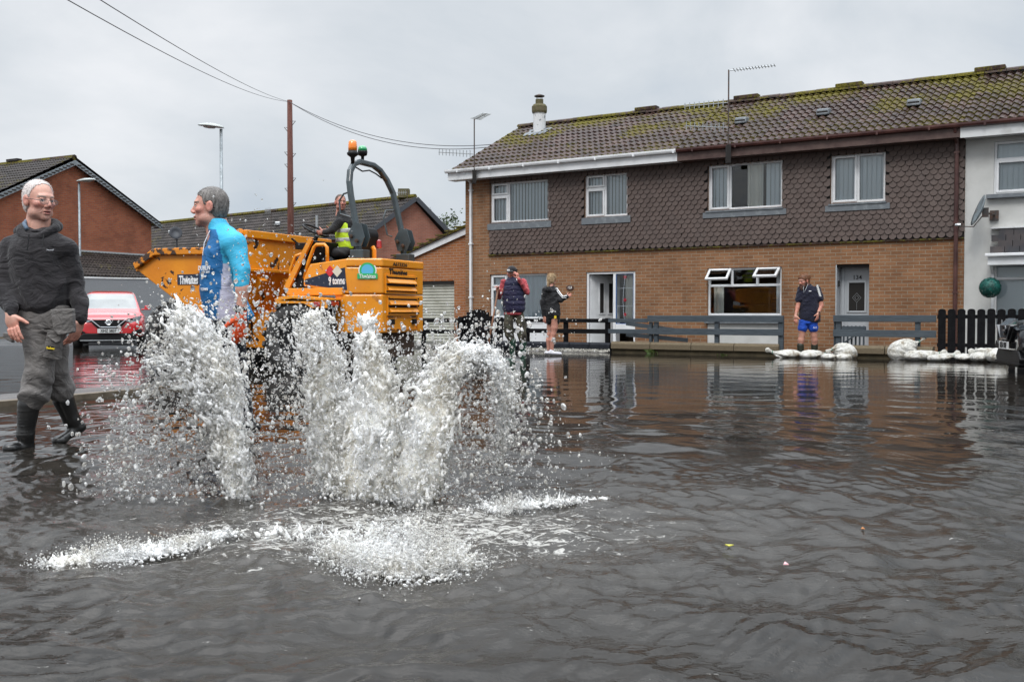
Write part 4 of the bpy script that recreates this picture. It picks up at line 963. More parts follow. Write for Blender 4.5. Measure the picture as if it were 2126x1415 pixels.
# ---- pebbledash garden wall
a = at(-700, 650, 27.5); b = at(300, 650, 34.5); d = Vector((b.x-a.x, b.y-a.y)).normalized()
gw_ = empty('boundary_wall', (a.x, a.y, 0)); frame2(gw_, d); tag(gw_, 'long grey pebbledashed wall behind the red car', 'wall')
Lw = 26; MB().box(0, Lw, 0, .22, -.2, 2.05).build('wall', M['render_grey'], gw_)
MB().box(0, Lw, -.02, .24, 2.05, 2.10).build('coping', M['white_paint'], gw_); MB().box(0, Lw, -.012, -.002, -.1, .12).build('plinth', M['concrete'], gw_)
# ---- terrace behind the dumper
A = at(765, 483, 50); Bp = at(922, 483, 51.5); gd = Vector((Bp.x-A.x, Bp.y-A.y)); GW2 = gd.length; gd.normalize(); ze2 = A.z
apx = at(857, 413, 50.8); zr2 = apx.z; gx = Vector((apx.x-A.x, apx.y-A.y)).dot(gd)
ht = empty('terraced_house', (A.x, A.y, 0)); tag(ht, 'distant red brick terrace with mossy grey roof behind the dumper', 'house')
ld = Vector((at(305, 500, 63).x-A.x, 63-A.y)).normalized()
def hl(u, v, z): return (gd.x*u+ld.x*v, gd.y*u+ld.y*v, z)
LT = 34
mb = MB(); mb.prism([(0, -.2), (GW2, -.2), (GW2, ze2), (gx, zr2), (0, ze2)], 0, LT, lambda u, v, t: hl(u, t, v)); mb.build('wall', M['brick_red2'], ht)
# the tiled slope towards the street
def slope_tiles(parent, P0, U, Ul, Wv, Wl, m, name='roof', per=.2, row=.33):
    """P0 eave corner, U unit vector along the eaves, Wv unit vector up the slope"""
    U = Vector(U).normalized(); Wv = Vector(Wv).normalized(); n = U.cross(Wv); n = n if n.z > 0 else -n
    V = []; F = []; xs = np.arange(0, Ul, per/4); mN = len(xs); wv = .028*np.sin(2*np.pi*xs/per); nr_ = int(Wl/row)+1
    for j in range(nr_):
        for vv, lift in ((j*row, -.02), (j*row, .045), (min((j+1)*row+.02, Wl), 0)):
            for x, w_ in zip(xs, wv): V.append(tuple(P0+U*float(x)+Wv*vv+n*(lift+float(w_))))
        b = 3*j*mN
        for r_ in (0, 1):
            for k in range(mN-1): F.append((b+r_*mN+k, b+r_*mN+k+1, b+(r_+1)*mN+k+1, b+(r_+1)*mN+k))
    me = D.meshes.new(name); me.from_pydata(V, [], F); me.update(); return finish(me, name, m, parent, fixn=False)
e0 = Vector(hl(-.35, -.2, ze2-.12)); r0 = Vector(hl(gx, -.2, zr2+.1)); Wv = r0-e0
rt = slope_tiles(ht, e0, Vector(hl(0, 1, 0)), LT, Wv, Wv.length, M['roof_grey'])
mb = MB(); mb.quad(hl(gx, -.2, zr2+.1), hl(GW2+.35, -.2, ze2-.1), hl(GW2+.35, LT, ze2-.1), hl(gx, LT, zr2+.1)); mb.build('far_slope', M['roof_grey'], rt)
mb = MB()
for k in range(70): mb.tube([hl(gx, -.2+k*.48, zr2+.12), hl(gx, .24+k*.48, zr2+.12)], .14, 6)
mb.build('ridge_tiles', M['roof'], rt)
M['barge_dark'] = mat('dark_bargeboard', (.045, .05, .06), .5)
mb = MB(); mb.beam(hl(-.4, -.3, ze2-.2), hl(gx, -.3, zr2+.02), .05, .22); mb.beam(hl(gx, -.3, zr2+.02), hl(GW2+.4, -.3, ze2-.2), .05, .22); mb.build('bargeboard', M['barge_dark'], ht)
mb = MB(); mb.beam(hl(-.42, -.2, ze2-.2), hl(-.42, 15, ze2-.2), .09, .13); mb.build('gutter', M['barge_dark'], ht)
mb = MB(); mb.beam(hl(-.42, 15.3, ze2-.2), hl(-.42, LT, ze2-.2), .09, .18); mb.build('gutter', M['upvc'], ht)
for k, v in enumerate((17.5, 21.5, 24)):
    f = MB(); q = hl(-.04, v, 0); 
    mb = MB(); mb.beam(hl(-.05, v, ze2-1.0), hl(-.05, v+1.0, ze2-1.0), .08, .9); w_ = mb.build('window', M['upvc'], ht)
    mb = MB(); mb.beam(hl(-.1, v+.1, ze2-1.0), hl(-.1, v+.9, ze2-1.0), .01, .72); mb.build('pane', M['lead'], w_)
for v, u in ((9, .5), (14.5, .33), (20, .55), (26, .4)):
    c = e0+Vector(hl(0, 1, 0))*v+Wv*u; MB().box(c.x-.15, c.x+.15, c.y-.2, c.y+.2, c.z, c.z+.2).build('roof_vent', M['alu'], ht, bevel=.04)
MB().box(-.28, .28, -.28, .28, 0, .45).build('chimney', M['flue_cap'], ht, loc=hl(gx, .6, zr2+.1))
c = at(658, 465, 52); MB().tube([(0, 0, 0), (0, 0, 1.05)], .07, 10).build('vent_pipe', M['alu'], ht, loc=(c.x-A.x+.0, c.y-A.y+.0, c.z-.6))
b0 = at(846, 425, 50.5); aerial('tv_aerial', b0, .75, [(.62, (-1, .3, 0), 1.0, 9, (0, 0, 1), .22)], label='small aerial at the gable of the distant terrace')
b0 = at(895, 460, 53); aerial('tv_aerial', b0, .65, [(.6, (-1, .8, 0), .4, 5, (0, 0, 1), .3)], label='tiny aerial beyond the far gable, left of the brown house')
b0 = at(563, 492, 54); aerial('tv_aerial', b0, 1.5, [(1.45, (-1, 1, 0), .6, 6, (0, 0, 1), .3), (.2, (-1, 1, 0), .9, 9, (0, 0, 1), .12)], label='faint aerial on the distant roof left of the telegraph pole')
c = at(367, 497, 58); dsh = empty('satellite_dish', c); tag(dsh, 'small dark dish on the far terrace near the man in blue', 'satellite dish')
MB().lathe([(0, 0), (.2, .02), (.36, .09), (.37, .08), (.2, 0), (0, -.02)], 16, Matrix.Translation((0, -.2, .35)) @ Matrix.Rotation(R(80), 4, 'X') @ Matrix.Rotation(R(25), 4, 'Y')).build('reflector', M['barge_dark'], dsh, smooth=True); MB().tube([(0, 0, -1.4), (0, 0, .4)], .05, 6).build('pole', M['barge_dark'], dsh)
# ---- telegraph pole with its steps and wires
tp_ = at(605, 650, 37); top = at(601.5, 208, 37)
pole = empty('telegraph_pole', (tp_.x, tp_.y, 0)); tag(pole, 'tall red-brown timber telegraph pole with climbing pegs', 'pole')
M['pole_wood'] = mat('tarred_timber', (.085, .026, .018), .85, col2=(.13, .05, .036), ns=5, sc3=(6, 6, .5), bump=.6, bs=40)
dx = top.x-tp_.x
MB().tube([(0, 0, -.2), (dx*.5, 0, top.z*.5), (dx, 0, top.z)], [.135, .118, .092], 14).build('shaft', M['pole_wood'], pole, smooth=True)
for k, (py, s_) in enumerate(((252, 1), (265, -1), (316, -1), (319, 1), (341, -1), (370, 1), (391, -1), (421, 1))):
    z = at(603, py, 37).z; xc = dx*z/top.z; MB().tube([(xc+s_*.09, 0, z), (xc+s_*.21, 0, z+.01), (xc+s_*.09, 0, z-.14)], .014, 5).build('climbing_peg', M['steel_dark'], pole)
M['wire'] = mat('cable', (.05, .05, .055), .6)
def wire(label, a, b, sag, r_=.011, n=26, g='overhead telephone wires'):
    a = Vector(a); b = Vector(b); pts = [a.lerp(b, t)-Vector((0, 0, 4*sag*t*(1-t))) for t in np.linspace(0, 1, n)]
    o = MB().tube([p-a for p in pts], r_, 5).build('wire', M['wire'], None, loc=a); tag(o, label, 'wire', g); return o
tw_ = top+Vector((0, -.1, -.08))
wire('upper overhead wire running from pole top to upper left', tw_, at(262, 0, 12)+(at(262, 0, 12)-tw_)*.35, .25, .006)
wire('lower overhead wire running from pole top to upper left', tw_, at(224, 0, 12)+(at(224, 0, 12)-tw_)*.35, .35, .006)
wire('upper of two slack wires from the pole to the brown roof', tw_, at(1022, 300, 30.5), .55)
wire('lower of two slack wires from the pole to the brown roof', tw_, at(1010, 306, 30.5), .6)
# ---- street lamps
def lamp(label, base, topz, flip, s=1.0):
    o = empty('street_lamp', base); tag(o, label, 'street lamp', 'street lamps')
    MB().tube([(0, 0, -.2), (0, 0, 1.6), (0, 0, topz)], [.075*s, .055*s, .045*s], 12).build('post', M['metal_grey'], o, smooth=True)
    f = -1 if flip else 1
    Mx = Matrix.Translation((f*.27, 0, topz+.07)) @ Matrix.Diagonal((f*1.0, 1, 1, 1)) @ Matrix.Rotation(R(-6), 4, 'Y')
    mb = MB(); prof = [(-.36, .0, .06), (-.33, .05, .10), (-.2, .085, .15), (0, .11, .17), (.2, .09, .17), (.36, .05, .12), (.42, .0, .05)]
    V = []; n = 14
    for x, h, w_ in prof:
        for q in range(n): a = math.pi*q/(n-1); V.append(Mx @ Vector((x, w_*math.cos(a), h*math.sin(a)+.0)))
    F = [(j*n+q, j*n+q+1, (j+1)*n+q+1, (j+1)*n+q) for j in range(len(prof)-1) for q in range(n-1)]; F.append(tuple(j*n for j in range(len(prof)))+tuple(j*n+n-1 for j in range(len(prof)-1, -1, -1)))
    mb.v = [tuple(v) for v in V]; mb.f = F; mb.build('lamp_head', M['lamp_grey'], o, smooth=True)
    mb = MB(); mb.lathe([(.0, -.07), (.09, -.055), (.13, -.01), (.13, .0)], 14, Mx @ Matrix.Translation((.08, 0, .005)) @ Matrix.Diagonal((1.7, 1, 1, 1))); mb.build('lens', M['lens'], o, smooth=True)
M['lamp_grey'] = mat('lamp_housing', (.45, .48, .48), .4, col2=(.3, .33, .3), ns=8); M['lens'] = mat('lamp_lens', (.32, .33, .30), .12, coat=1)
b = at(462, 650, 30); lamp('taller street lamp behind the man in the blue top', (b.x, b.y, 0), at(462, 268, 30).z, True)
b = at(167, 650, 40); lamp('street lamp rising behind the shoulder of the man in black', (b.x, b.y, 0), at(165, 379, 40).z, False)
# far tree tops between the gable and the brown house, bollards of distant trees
def tree(label, loc, h, cw, n, seed):
    rs = np.random.RandomState(seed); o = empty('tree', loc); tag(o, label, 'tree')
    mb = MB(); mb.tube([(0, 0, 0), (.05, 0, h*.45), (0, .05, h*.8)], [.22, .15, .05], 8)
    for k in range(9):
        a = rs.uniform(0, 6.28); z = h*rs.uniform(.35, .7); mb.tube([(0, 0, z), (math.cos(a)*cw*.4, math.sin(a)*cw*.4, z+h*.18)], [.07, .02], 5)
    mb.build('trunk', M['pole_wood'], o)
    cl = rs.normal(size=(26, 3))*np.array([cw*.27, cw*.27, h*.13])+np.array([0, 0, h*.72]); P = cl[rs.randint(0, 26, n)]+rs.normal(size=(n, 3))*cw*.085
    q = rs.normal(size=(n, 3)); q /= np.linalg.norm(q, axis=1)[:, None]; t = np.cross(q, rs.normal(size=(n, 3))); t /= np.linalg.norm(t, axis=1)[:, None]; b_ = np.cross(q, t); s_ = .09
    V = np.stack([P-t*s_, P+b_*s_*.5, P+t*s_, P-b_*s_*.5], 1).reshape(-1, 3); F = np.arange(4*n).reshape(-1, 4); np_obj(V, F, 'crown', M['leaf'], o, smooth=False)
M['leaf'] = mat('leaves', (.03, .055, .012), .6, col2=(.06, .09, .02), ns=2)
b = at(926, 650, 60); tree('small leafy tree peeping over the garage roof', (b.x, b.y, 0), 6.25, 3.0, 2600, 4)
# ================================================================ site dumper
M['orange'] = mat('orange_paint', (.80, .30, .010), .34, col2=(.70, .235, .008), ns=2.2, lo=.35, hi=.75, coat=.3, bump=.08, bs=50, col3=(.42, .16, .03), lo3=.61, hi3=.70, ns3=5)
M['orange_mud'] = mat('orange_paint_chipped', (.78, .275, .008), .42, col2=(.62, .19, .006), ns=2.0, lo=.35, hi=.75, bump=.4, bs=12, col3=(.022, .010, .008), lo3=.612, hi3=.624, ns3=4.2)
M['orange_edge'] = mat('chipped_rim', (.66, .22, .008), .5, col2=(.05, .025, .015), ns=7, lo=.50, hi=.54, bump=.6, bs=30)
M['mud'] = mat('dark_mud', (.035, .02, .014), .8, col2=(.07, .04, .025), ns=7, bump=.8, bs=15)
M['tyre'] = mat('tyre_rubber', (.022, .022, .023), .65, col2=(.045, .042, .04), ns=9, bump=.4, bs=60)
M['navy'] = mat('navy_decal', (.012, .02, .045), .35, col2=(.025, .035, .06), ns=25, lo=.6, hi=.7)
M['bar'] = mat('grey_green_bar', (.045, .062, .07), .38, col2=(.035, .045, .05), ns=6, coat=.3, col3=(.13, .05, .02), lo3=.70, hi3=.74, ns3=9)
M['black_plastic'] = mat('black_plastic', (.010, .010, .011), .5, spec=.25)
M['white_letter'] = mat('white_lettering', (.80, .80, .80), .5); M['black_letter'] = mat('black_lettering', (.012, .012, .012), .5)
M['hazard_red'] = mat('red_sticker', (.55, .03, .04), .4); M['red_lens'] = mat('red_lens', (.35, .01, .01), .15, coat=1)
M['amber'] = mat('amber_lens', (.85, .22, .005), .15, coat=1); M['green_lens'] = mat('green_lens', (.0, .30, .10), .15, coat=1)
M['sky_blue'] = mat('blue_sticker', (.10, .45, .70), .4); M['green_st'] = mat('green_sticker', (.03, .40, .12), .4); M['sticker'] = mat('pale_sticker', (.62, .60, .50), .5)
DR = Vector((-2.77, 15.87, -.09)); HD = Vector((-.914, .407, 0)).normalized(); NL = Vector((-HD.y, HD.x, 0)); 
DRZ = math.atan2(HD.y, HD.x)
def dpl(px, py, n, c):
    d = ray(px, py); o = Vector((0, 0, CAMH)); t = (n.dot(DR)+c-n.dot(o))/n.dot(d); p = o+d*t-DR; return p.dot(HD), p.dot(NL), p.z
def df(px, py, l): q = dpl(px, py, NL, l); return q[0], q[2]
def drr(px, py, f): q = dpl(px, py, HD, f); return q[1], q[2]
dump = empty('site_dumper', DR, DRZ); tag(dump, 'mud-spattered orange site dumper with raised roll bar and beacons', 'dumper truck')
fl_ = lambda u, v, t: (u, t, v)
# skip
LS = 1.13
P = [df(284, 553, LS), df(325, 523, LS), df(430, 521, LS), df(470, 500, LS), df(505, 481, LS), df(511, 560, LS), df(466, 690, LS), df(395, 647, LS), df(290, 565, LS)]
skip = MB().prism(P, -LS, LS, fl_).build('skip', M['orange_mud'], dump, bevel=.015)
mb = MB()
for l in (LS+.02, -LS-.02):
    for a, b in ((0, 1), (1, 2), (2, 3), (3, 4)): mb.beam((P[a][0], l, P[a][1]), (P[b][0], l, P[b][1]), .10, .11)
mb.beam((P[0][0]-.02, -LS, P[0][1]-.02), (P[0][0]-.02, LS, P[0][1]-.02), .1, .12); mb.build('rim', M['orange_edge'], skip, bevel=.015)
mb = MB(); zt = P[4][1]; f0 = P[4][0]; mb.beam((f0-.03, -LS, zt-.03), (f0-.03, LS, zt-.03), .08, .12); mb.build('rear_rim', M['orange'], skip, bevel=.012)
mb = MB()
for l in (.75, .1, -.55):
    a = Vector((P[5][0]-.01, l, P[5][1]-.12)); b = Vector((P[6][0]+.02, l, P[6][1]+.12)); mb.beam(a, b, .16, .12)
mb.beam((P[5][0]-.01, -LS, P[5][1]), (P[5][0]-.01, LS, P[5][1]), .05, .05); mb.build('rib', M['orange_mud'], skip, bevel=.01)
mb = MB(); mb.quad((P[1][0]-.08, -LS+.06, P[1][1]+.005), (P[3][0], -LS+.06, P[3][1]-.08), (P[3][0], LS-.06, P[3][1]-.08), (P[1][0]-.08, LS-.06, P[1][1]+.005)); mb.build('load', M['mud'], skip)
a, za = df(368, 592, LS+.012); b, zb_ = df(440, 568, LS+.012)
dec = MB().box(b, a, LS+.002, LS+.010, za+.01, zb_).build('decal', M['navy'], skip)
text('Thwaites', .185, M['white_letter'], dec, (a-.04, LS+.013, (za+zb_)/2-.01), (R(90), 0, R(180)), sx=.56, align='LEFT', bold=.005)
MB().box(*sorted((df(527, 503, LS)[0]-.9, df(527, 503, LS)[0]-.78)), .8, .81, 1, 1.01).build('hinge', M['mud'], skip)
# stickers on the rear wall of the skip
for px, py, w_, h_ in ((519, 495, .16, .09), (520, 511, .2, .13)):
    l, z = drr(px, py, f0-.02); 
    MB().box(f0-.012-(zt-z)*.02, f0-.004-(zt-z)*.02, l-w_/2, l+w_/2, z-h_/2, z+h_/2).build('sticker', M['sticker'] if h_ < .1 else M['orange_edge'], skip)
# chassis
mb = MB(); mb.box(.55, 2.75, -.5, .5, .50, .95); mb.prism([(df(565, 690, .6)[0], .42), (df(515, 690, .6)[0]+.3, .42), (df(515, 690, .6)[0]+.3, .75), (df(545, 640, .6)[0], .98), (df(567, 622, .6)[0], 1.02)], -.62, .62, fl_); mb.build('front_chassis', M['orange_mud'], dump, bevel=.02)
mb = MB(); mb.box(-.9, .9, -.3, .3, .42, .8); mb.lathe([(.14, -1.1), (.14, 1.1)], 10, Matrix.Translation((0, 0, .58)), axis='y'); mb.lathe([(.14, -1.1), (.14, 1.1)], 10, Matrix.Translation((2.33, 0, .58)), axis='y'); mb.box(.35, .75, -.25, .25, .35, 1.1); mb.build('axle', M['mud'], dump)
# engine cover: side cheeks, tail, cap
SL = .85
S = [df(643, 548, SL), df(630, 578, SL), df(630, 594, SL), df(723, 609, SL), df(718, 537, SL)]
for s_ in (1, -1):
    P2 = S; MB().prism(P2, s_*SL, s_*(SL-.12), fl_).build('side_panel', M['orange'], dump, bevel=.015)
MB().prism([(S[0][0]-.03, S[0][1]-.02), (S[1][0]-.05, S[1][1]), (S[2][0]-.05, S[2][1]), (S[3][0], S[3][1]), (S[4][0], S[4][1]-.02)], -SL+.13, SL-.13, fl_).build('engine_cover', M['orange'], dump, bevel=.015)
plan = [(-.70, SL), (-1.20, .62), (-1.20, -.62), (-.70, -SL)]
zt1 = (df(718, 536, SL)[1]+drr(868, 543, -1.2)[1])/2; zm = drr(830, 612, -1.2)[1]; zb0 = drr(830, 690, -1.2)[1]; zcap = drr(830, 556, -1.2)[1]
def plate(pl, z0, z1, g=0): return MB().prism([(u*(1+g), v*(1+g)) for u, v in pl], z0, z1, lambda u, v, t: (u, v, t))
tail = plate(plan, zm+.012, zcap-.008).build('tail_panel', M['orange'], dump, bevel=.02)
plate(plan, zcap, zt1, .008).build('tail_cap', M['orange'], dump, bevel=.02)
low = plate([(-.5, SL-.02)]+plan+[(-.5, -SL+.02)], zb0, zm).build('counterweight', M['orange'], dump, bevel=.02)
plate([(-.55, .6), (-1.1, .5), (-1.1, -.5), (-.55, -.6)], .30, zb0).build('undertray', M['mud'], dump)
def rear(px, py): l, z = drr(px, py, -1.203); return l, z
def grille(par, q0, q1, nm='vent'):
    (l0, z1), (l1, z0) = rear(*q0), rear(*q1); f = MB().box(-1.207, -1.19, l1, l0, z0, z1).build(nm, M['dark'], par)
    n = 2; h = (z1-z0)/n
    for k in range(n):
        mb = MB(); zz = z0+h*k
        mb.prism([(-1.205, zz+h*.80), (-1.262, zz+h*.22), (-1.262, zz+h*.12), (-1.205, zz+h*.08)], l1+.01, l0-.01, lambda u, v, t: (u, t, v)); mb.build('louvre', M['orange'], f, bevel=.005)
    mb = MB(); w_ = .035
    for a, b, c, d in ((l1-w_, l1, z0-w_, z1+w_), (l0, l0+w_, z0-w_, z1+w_), (l1, l0, z0-w_, z0), (l1, l0, z1, z1+w_)): mb.box(-1.222, -1.199, a, b, c, d)
    mb.build('surround', M['orange'], f, bevel=.004)
    mb = MB()
    for a in (l1-w_/2, l0+w_/2):
        for b in (z0, (z0+z1)/2, z1): mb.lathe([(.014, 0), (.012, .014), (0, .016)], 8, Matrix.Translation((-1.222, a, b)) @ Matrix.Rotation(R(-90), 4, 'Y'))
    mb.build('bolt', M['black_plastic'], f)
grille(tail, (802, 574), (861, 607)); grille(low, (806, 619), (865, 650))
l0, z1 = rear(803, 656); l1, z0 = rear(866, 684)
mb = MB(); mb.box(-1.216, -1.2, l1, l0, z0, z0+.02); mb.box(-1.216, -1.2, l1, l0, z1-.02, z1); mb.box(-1.216, -1.2, l0-.02, l0, z0, z1); mb.box(-1.216, -1.2, l1, l1+.02, z0, z1); mb.build('tow_panel', M['orange_edge'], low)
MB().box(-1.245, -1.2, l1+.08, l1+.17, z0+.09, z0+.17).build('socket', M['black_plastic'], low)
MB().box(-1.245, -1.2, l0-.17, l0-.08, z0+.09, z0+.17).build('socket', M['black_plastic'], low)
lt_, zt_ = rear(827, 567); rot = (R(90), 0, DRZ*0+R(-90))
text('Thwaites', .16, M['black_letter'], tail, (-1.206, lt_, zt_), rot, sx=.92, bold=.004)
la, za = rear(829, 549.5); text('A612324', .078, M['black_letter'], tail, (-1.217, la, za), rot, sx=1.45, bold=.001)
# round sticker on the tail chamfer
ch = (Vector((-1.20, .62, 0))-Vector((-.70, SL, 0))).normalized(); chn = Vector((ch.y, -ch.x, 0)); chn = chn if chn.y > 0 else -chn
cpt = Vector((-.70, SL, 0))+ch*.33; cz = drr(772, 566, -1.0)[1]+.03; yaw = math.atan2(chn.y, chn.x)
st = empty('sticker', (cpt.x+chn.x*.004, cpt.y+chn.y*.004, cz), yaw+R(90), tail)
Rx = Matrix.Rotation(R(90), 4, 'X')
MB().lathe([(.0, 0), (.135, 0), (.135, .003), (0, .003)], 24, Rx).build('sticker_ring', M['white_letter'], st)
MB().lathe([(.0, .003), (.118, .003), (.118, .006), (0, .006)], 24, Rx).build('sticker_disc', M['green_st'], st)
MB().lathe([(.0, .006), (.09, .006), (.09, .009), (0, .009)], 24, Rx @ Matrix.Translation((0, -.0, 0))).build('sticker_globe', M['sky_blue'], st)
MB().box(-.15, .15, -.013, -.006, -.125, -.045).build('sticker_band', M['green_st'], st)
text('Thwaites', .085, M['white_letter'], st, (0, -.016, -.088), (R(90), 0, 0), sx=.8, bold=.001)
# navy side panel with lettering and hazard diamonds
for s_ in (1,):
    q = [df(634, 580, SL), df(716, 555, SL), df(721, 602, SL), df(634, 590, SL)]
    MB().prism(q, SL+.002, SL+.008, fl_).build('decal', M['navy'], dump)
    a, z = df(700, 583, SL); text('9 tonne', .155, M['white_letter'], dump, (a, SL+.012, z), (R(90), 0, R(180)), sx=.60, bold=.004)
    for px, m_ in ((686, 'hazard_red'), (701, 'sticker')):
        a, z = df(px, 563, SL); MB().box(-.062, .062, 0, .004, -.062, .062).build('hazard_diamond', M[m_], dump, loc=(a, SL+.010+(px-686)*.0001, z), rot=(0, R(45), 0))
        MB().box(-.05, .05, .004, .0052, -.05, .05).build('diamond_face', M['hazard_red'] if m_ == 'hazard_red' else M['white_letter'], dump, loc=(a, SL+.010, z), rot=(0, R(45), 0))
# frame plates, fender, light
z0 = df(700, 611, SL)[1]
MB().box(-.66, df(592, 600, .9)[0], .55, .87, z0-.01, z0+.10).build('side_beam', M['orange'], dump, bevel=.01)
a = df(575, 620, 1.15)[0]; zf = df(600, 617, 1.15)[1]
mb = MB(); mb.prism([(a, zf-.16), (a, zf-.02), (a-.05, zf), (.0, zf+.03), (-.62, zf-.02), (-.62, zf-.06), (0, zf-.02), (a-.07, zf-.05)], .5, 1.2, fl_); mb.build('fender', M['orange'], dump, bevel=.008)
mb = MB(); mb.prism([(a-.05, zf-.05), (-.62, zf-.07), (-.62, zf-.16), (-.35, zf-.16), (-.2, zf-.09), (a-.05, zf-.09)], 1.17, 1.20, fl_); mb.build('fender_lip', M['orange'], dump)
for s_ in (-1,): MB().prism([(a, zf-.16), (a, zf-.02), (a-.05, zf), (.0, zf+.03), (-.62, zf-.02), (-.62, zf-.06)], -.5, -1.2, fl_).build('fender', M['orange'], dump, bevel=.008)
MB().box(-.665, -.60, .93, 1.19, zf-.15, zf-.045).build('light_housing', M['black_plastic'], dump); MB().box(-.68, -.66, .98, 1.17, zf-.135, zf-.06).build('tail_light', M['red_lens'], dump, bevel=.01); MB().box(-.5, -.38, 1.20, 1.222, zf-.14, zf-.07).build('tail_light', M['red_lens'], dump, bevel=.008)
# wheels
def wheel(f, l):
    s_ = 1 if l > 0 else -1; o = empty('wheel', (f, l, .58), 0, dump); r = .585; w_ = .25
    MB().lathe([(.30, -w_+.02), (.40, -w_-.01), (.50, -w_), (.555, -w_+.05), (.565, 0), (.555, w_-.05), (.50, w_), (.40, w_+.01), (.30, w_-.02), (.29, w_-.1), (.29, -w_+.1), (.30, -w_+.02)], 40, axis='y', cap=False).build('tyre', M['tyre'], o, smooth=True)
    mb = MB()
    for k in range(22):
        for sd in (-1, 1):
            an = 2*math.pi*(k+.25*sd)/22; c = Matrix.Rotation(an, 4, 'Y') @ Matrix.Translation((0, sd*.13, .565)) @ Matrix.Rotation(R(28)*sd, 4, 'Z'); mb.box(-.04, .04, -.13, .13, -.03, .018, c)
    mb.build('tread', M['tyre'], o, bevel=.006, seg=1)
    MB().lathe([(.31, s_*.20), (.30, s_*.17), (.26, s_*.10), (.17, s_*.07), (.16, s_*.13), (.08, s_*.15), (0, s_*.15)], 28, axis='y').build('rim', M['black_plastic'], o)
for f in (0, 2.33):
    for l in (.93, -.93): wheel(f, l)
# roll bar
pts = [(-.80, .60, 1.62), (-.76, .60, 2.15), (-.64, .60, 2.75), (-.605, .585, 2.95), (-.585, .53, 3.12), (-.575, .42, 3.24), (-.57, .25, 3.30), (-.57, -.15, 3.30), (-.58, -.34, 3.24), (-.62, -.48, 3.10), (-.68, -.57, 2.9), (-.80, -.62, 2.3), (-.88, -.62, 1.62)]
MB().tube(pts, .058, 4, sq=True).build('roll_bar', M['bar'], dump, bevel=.02)
for l, f in ((.60, -.78), (-.62, -.86)):
    MB().prism([(f-.09, 1.97), (f+.08, 1.97), (f+.14, 2.16), (f+.03, 2.34), (f-.09, 2.30), (f-.15, 2.1)], l+.070, l+.084, fl_).build('hinge_plate', M['bar'], dump)
    MB().prism([(f-.09, 1.97), (f+.08, 1.97), (f+.14, 2.16), (f+.03, 2.34), (f-.09, 2.30), (f-.15, 2.1)], l-.070, l-.084, fl_).build('hinge_plate', M['bar'], dump)
    MB().box(f-.13, f+.10, l-.1, l+.1, 1.62, 1.92).build('bar_foot', M['bar'], dump, bevel=.01)
    for zz, ff_ in ((2.05, -.03), (2.12, .07)): MB().lathe([(.03, 0), (.028, .03), (0, .035)], 8, Matrix.Translation((f+ff_, l+.1, zz)) @ Matrix.Rotation(R(-90), 4, 'X')).build('bolt', M['mud'], dump)
MB().tube([(-.70, -.50, 2.2), (-.66, -.42, 2.22), (-.60, -.40, 2.5), (-.62, -.45, 2.62), (-.70, -.55, 2.63)], .014, 6).build('grab_handle', M['bar'], dump)
MB().tube([(-.62, .56, 2.42), (-.42, .55, 2.48), (-.40, .55, 2.68), (-.48, .55, 2.78), (-.60, .57, 2.80)], .014, 6).build('grab_handle', M['bar'], dump)
q = lambda px, py, l: (lambda r_: (r_[0], l, r_[1]))(df(px, py, l))
bc = empty('beacon', (-.585, .46, 3.31), 0, dump); bc.scale = (.86, .86, .9)
MB().lathe([(.03, -.08), (.04, .03), (.095, .07), (.105, .10), (.08, .12), (.078, .14)], 16).build('beacon_base', M['black_plastic'], bc, smooth=True)
MB().lathe([(.078, .14), (.08, .2), (.072, .29), (.05, .315), (0, .32)], 16).build('beacon_lens', M['amber'], bc, smooth=True)
bc = empty('beacon', (-.57, .16, 3.35), 0, dump); bc.scale = (.86, .86, .9)
MB().lathe([(.025, -.06), (.03, .05), (.08, .07), (.09, .12), (.088, .14)], 16).build('beacon_base', M['black_plastic'], bc, smooth=True)
MB().lathe([(.086, .14), (.08, .19), (.055, .225), (0, .24)], 16).build('beacon_lens', M['green_lens'], bc, smooth=True)
MB().tube([(-.59, .4, 3.2), (-.59, .2, 3.16), (-.59, .0, 3.2), (-.59, -.2, 3.17), (-.6, -.35, 3.12)], .012, 5).build('cable', M['black_plastic'], dump)
# hand rails, console, steering wheel
mb = MB(); mb.tube([q(632, 578, .80), q(640, 545, .80), q(652, 513, .80), q(657, 508, .80), q(674, 508, .80), q(679, 513, .80), q(680, 547, .80)], .028, 8); mb.build('hand_rail', M['orange'], dump, smooth=True)
mb = MB(); mb.tube([q(626, 527, .80), q(614, 531, .80), q(603, 560, .80), q(602, 574, .80), q(612, 577, .80)], .024, 8); mb.build('hand_rail', M['orange'], dump, smooth=True)
mb = MB(); c = [q(592, 598, .78), q(604, 598, .78), q(652, 498, .78), q(644, 496, .78)]; mb.prism([(a[0], a[2]) for a in c], .78, .83, fl_); mb.build('dash_edge', M['orange'], dump)
c = [q(606, 598, .72), q(640, 598, .72), q(660, 500, .72), q(650, 499, .72)]; MB().prism([(a[0], a[2]) for a in c], -.5, .76, fl_).build('dashboard', M['black_plastic'], dump, bevel=.02)
sc_ = df(655, 492, .15); mb = MB(); mb.tube([(sc_[0]+.12, .12, 1.7), (sc_[0]+.05, .12, 2.05), (sc_[0], .12, 2.2)], .035, 8); mb.box(sc_[0]-.0, sc_[0]+.25, -.1, .35, 1.98, 2.08); mb.tube([(sc_[0]+.1, .3, 2.03), (sc_[0]-.12, .42, 2.1), (sc_[0]-.2, .45, 2.13)], .022, 6); mb.tube([(sc_[0]+.2, .3, 2.05), (sc_[0]+.28, .4, 2.15)], .018, 6)
mb.build('steering_column', M['black_plastic'], dump, bevel=.01)
wc = Vector((*df(655, 478, .12), 0)); wc = Vector((wc.x, .12, wc.y)); tilt = R(-28)
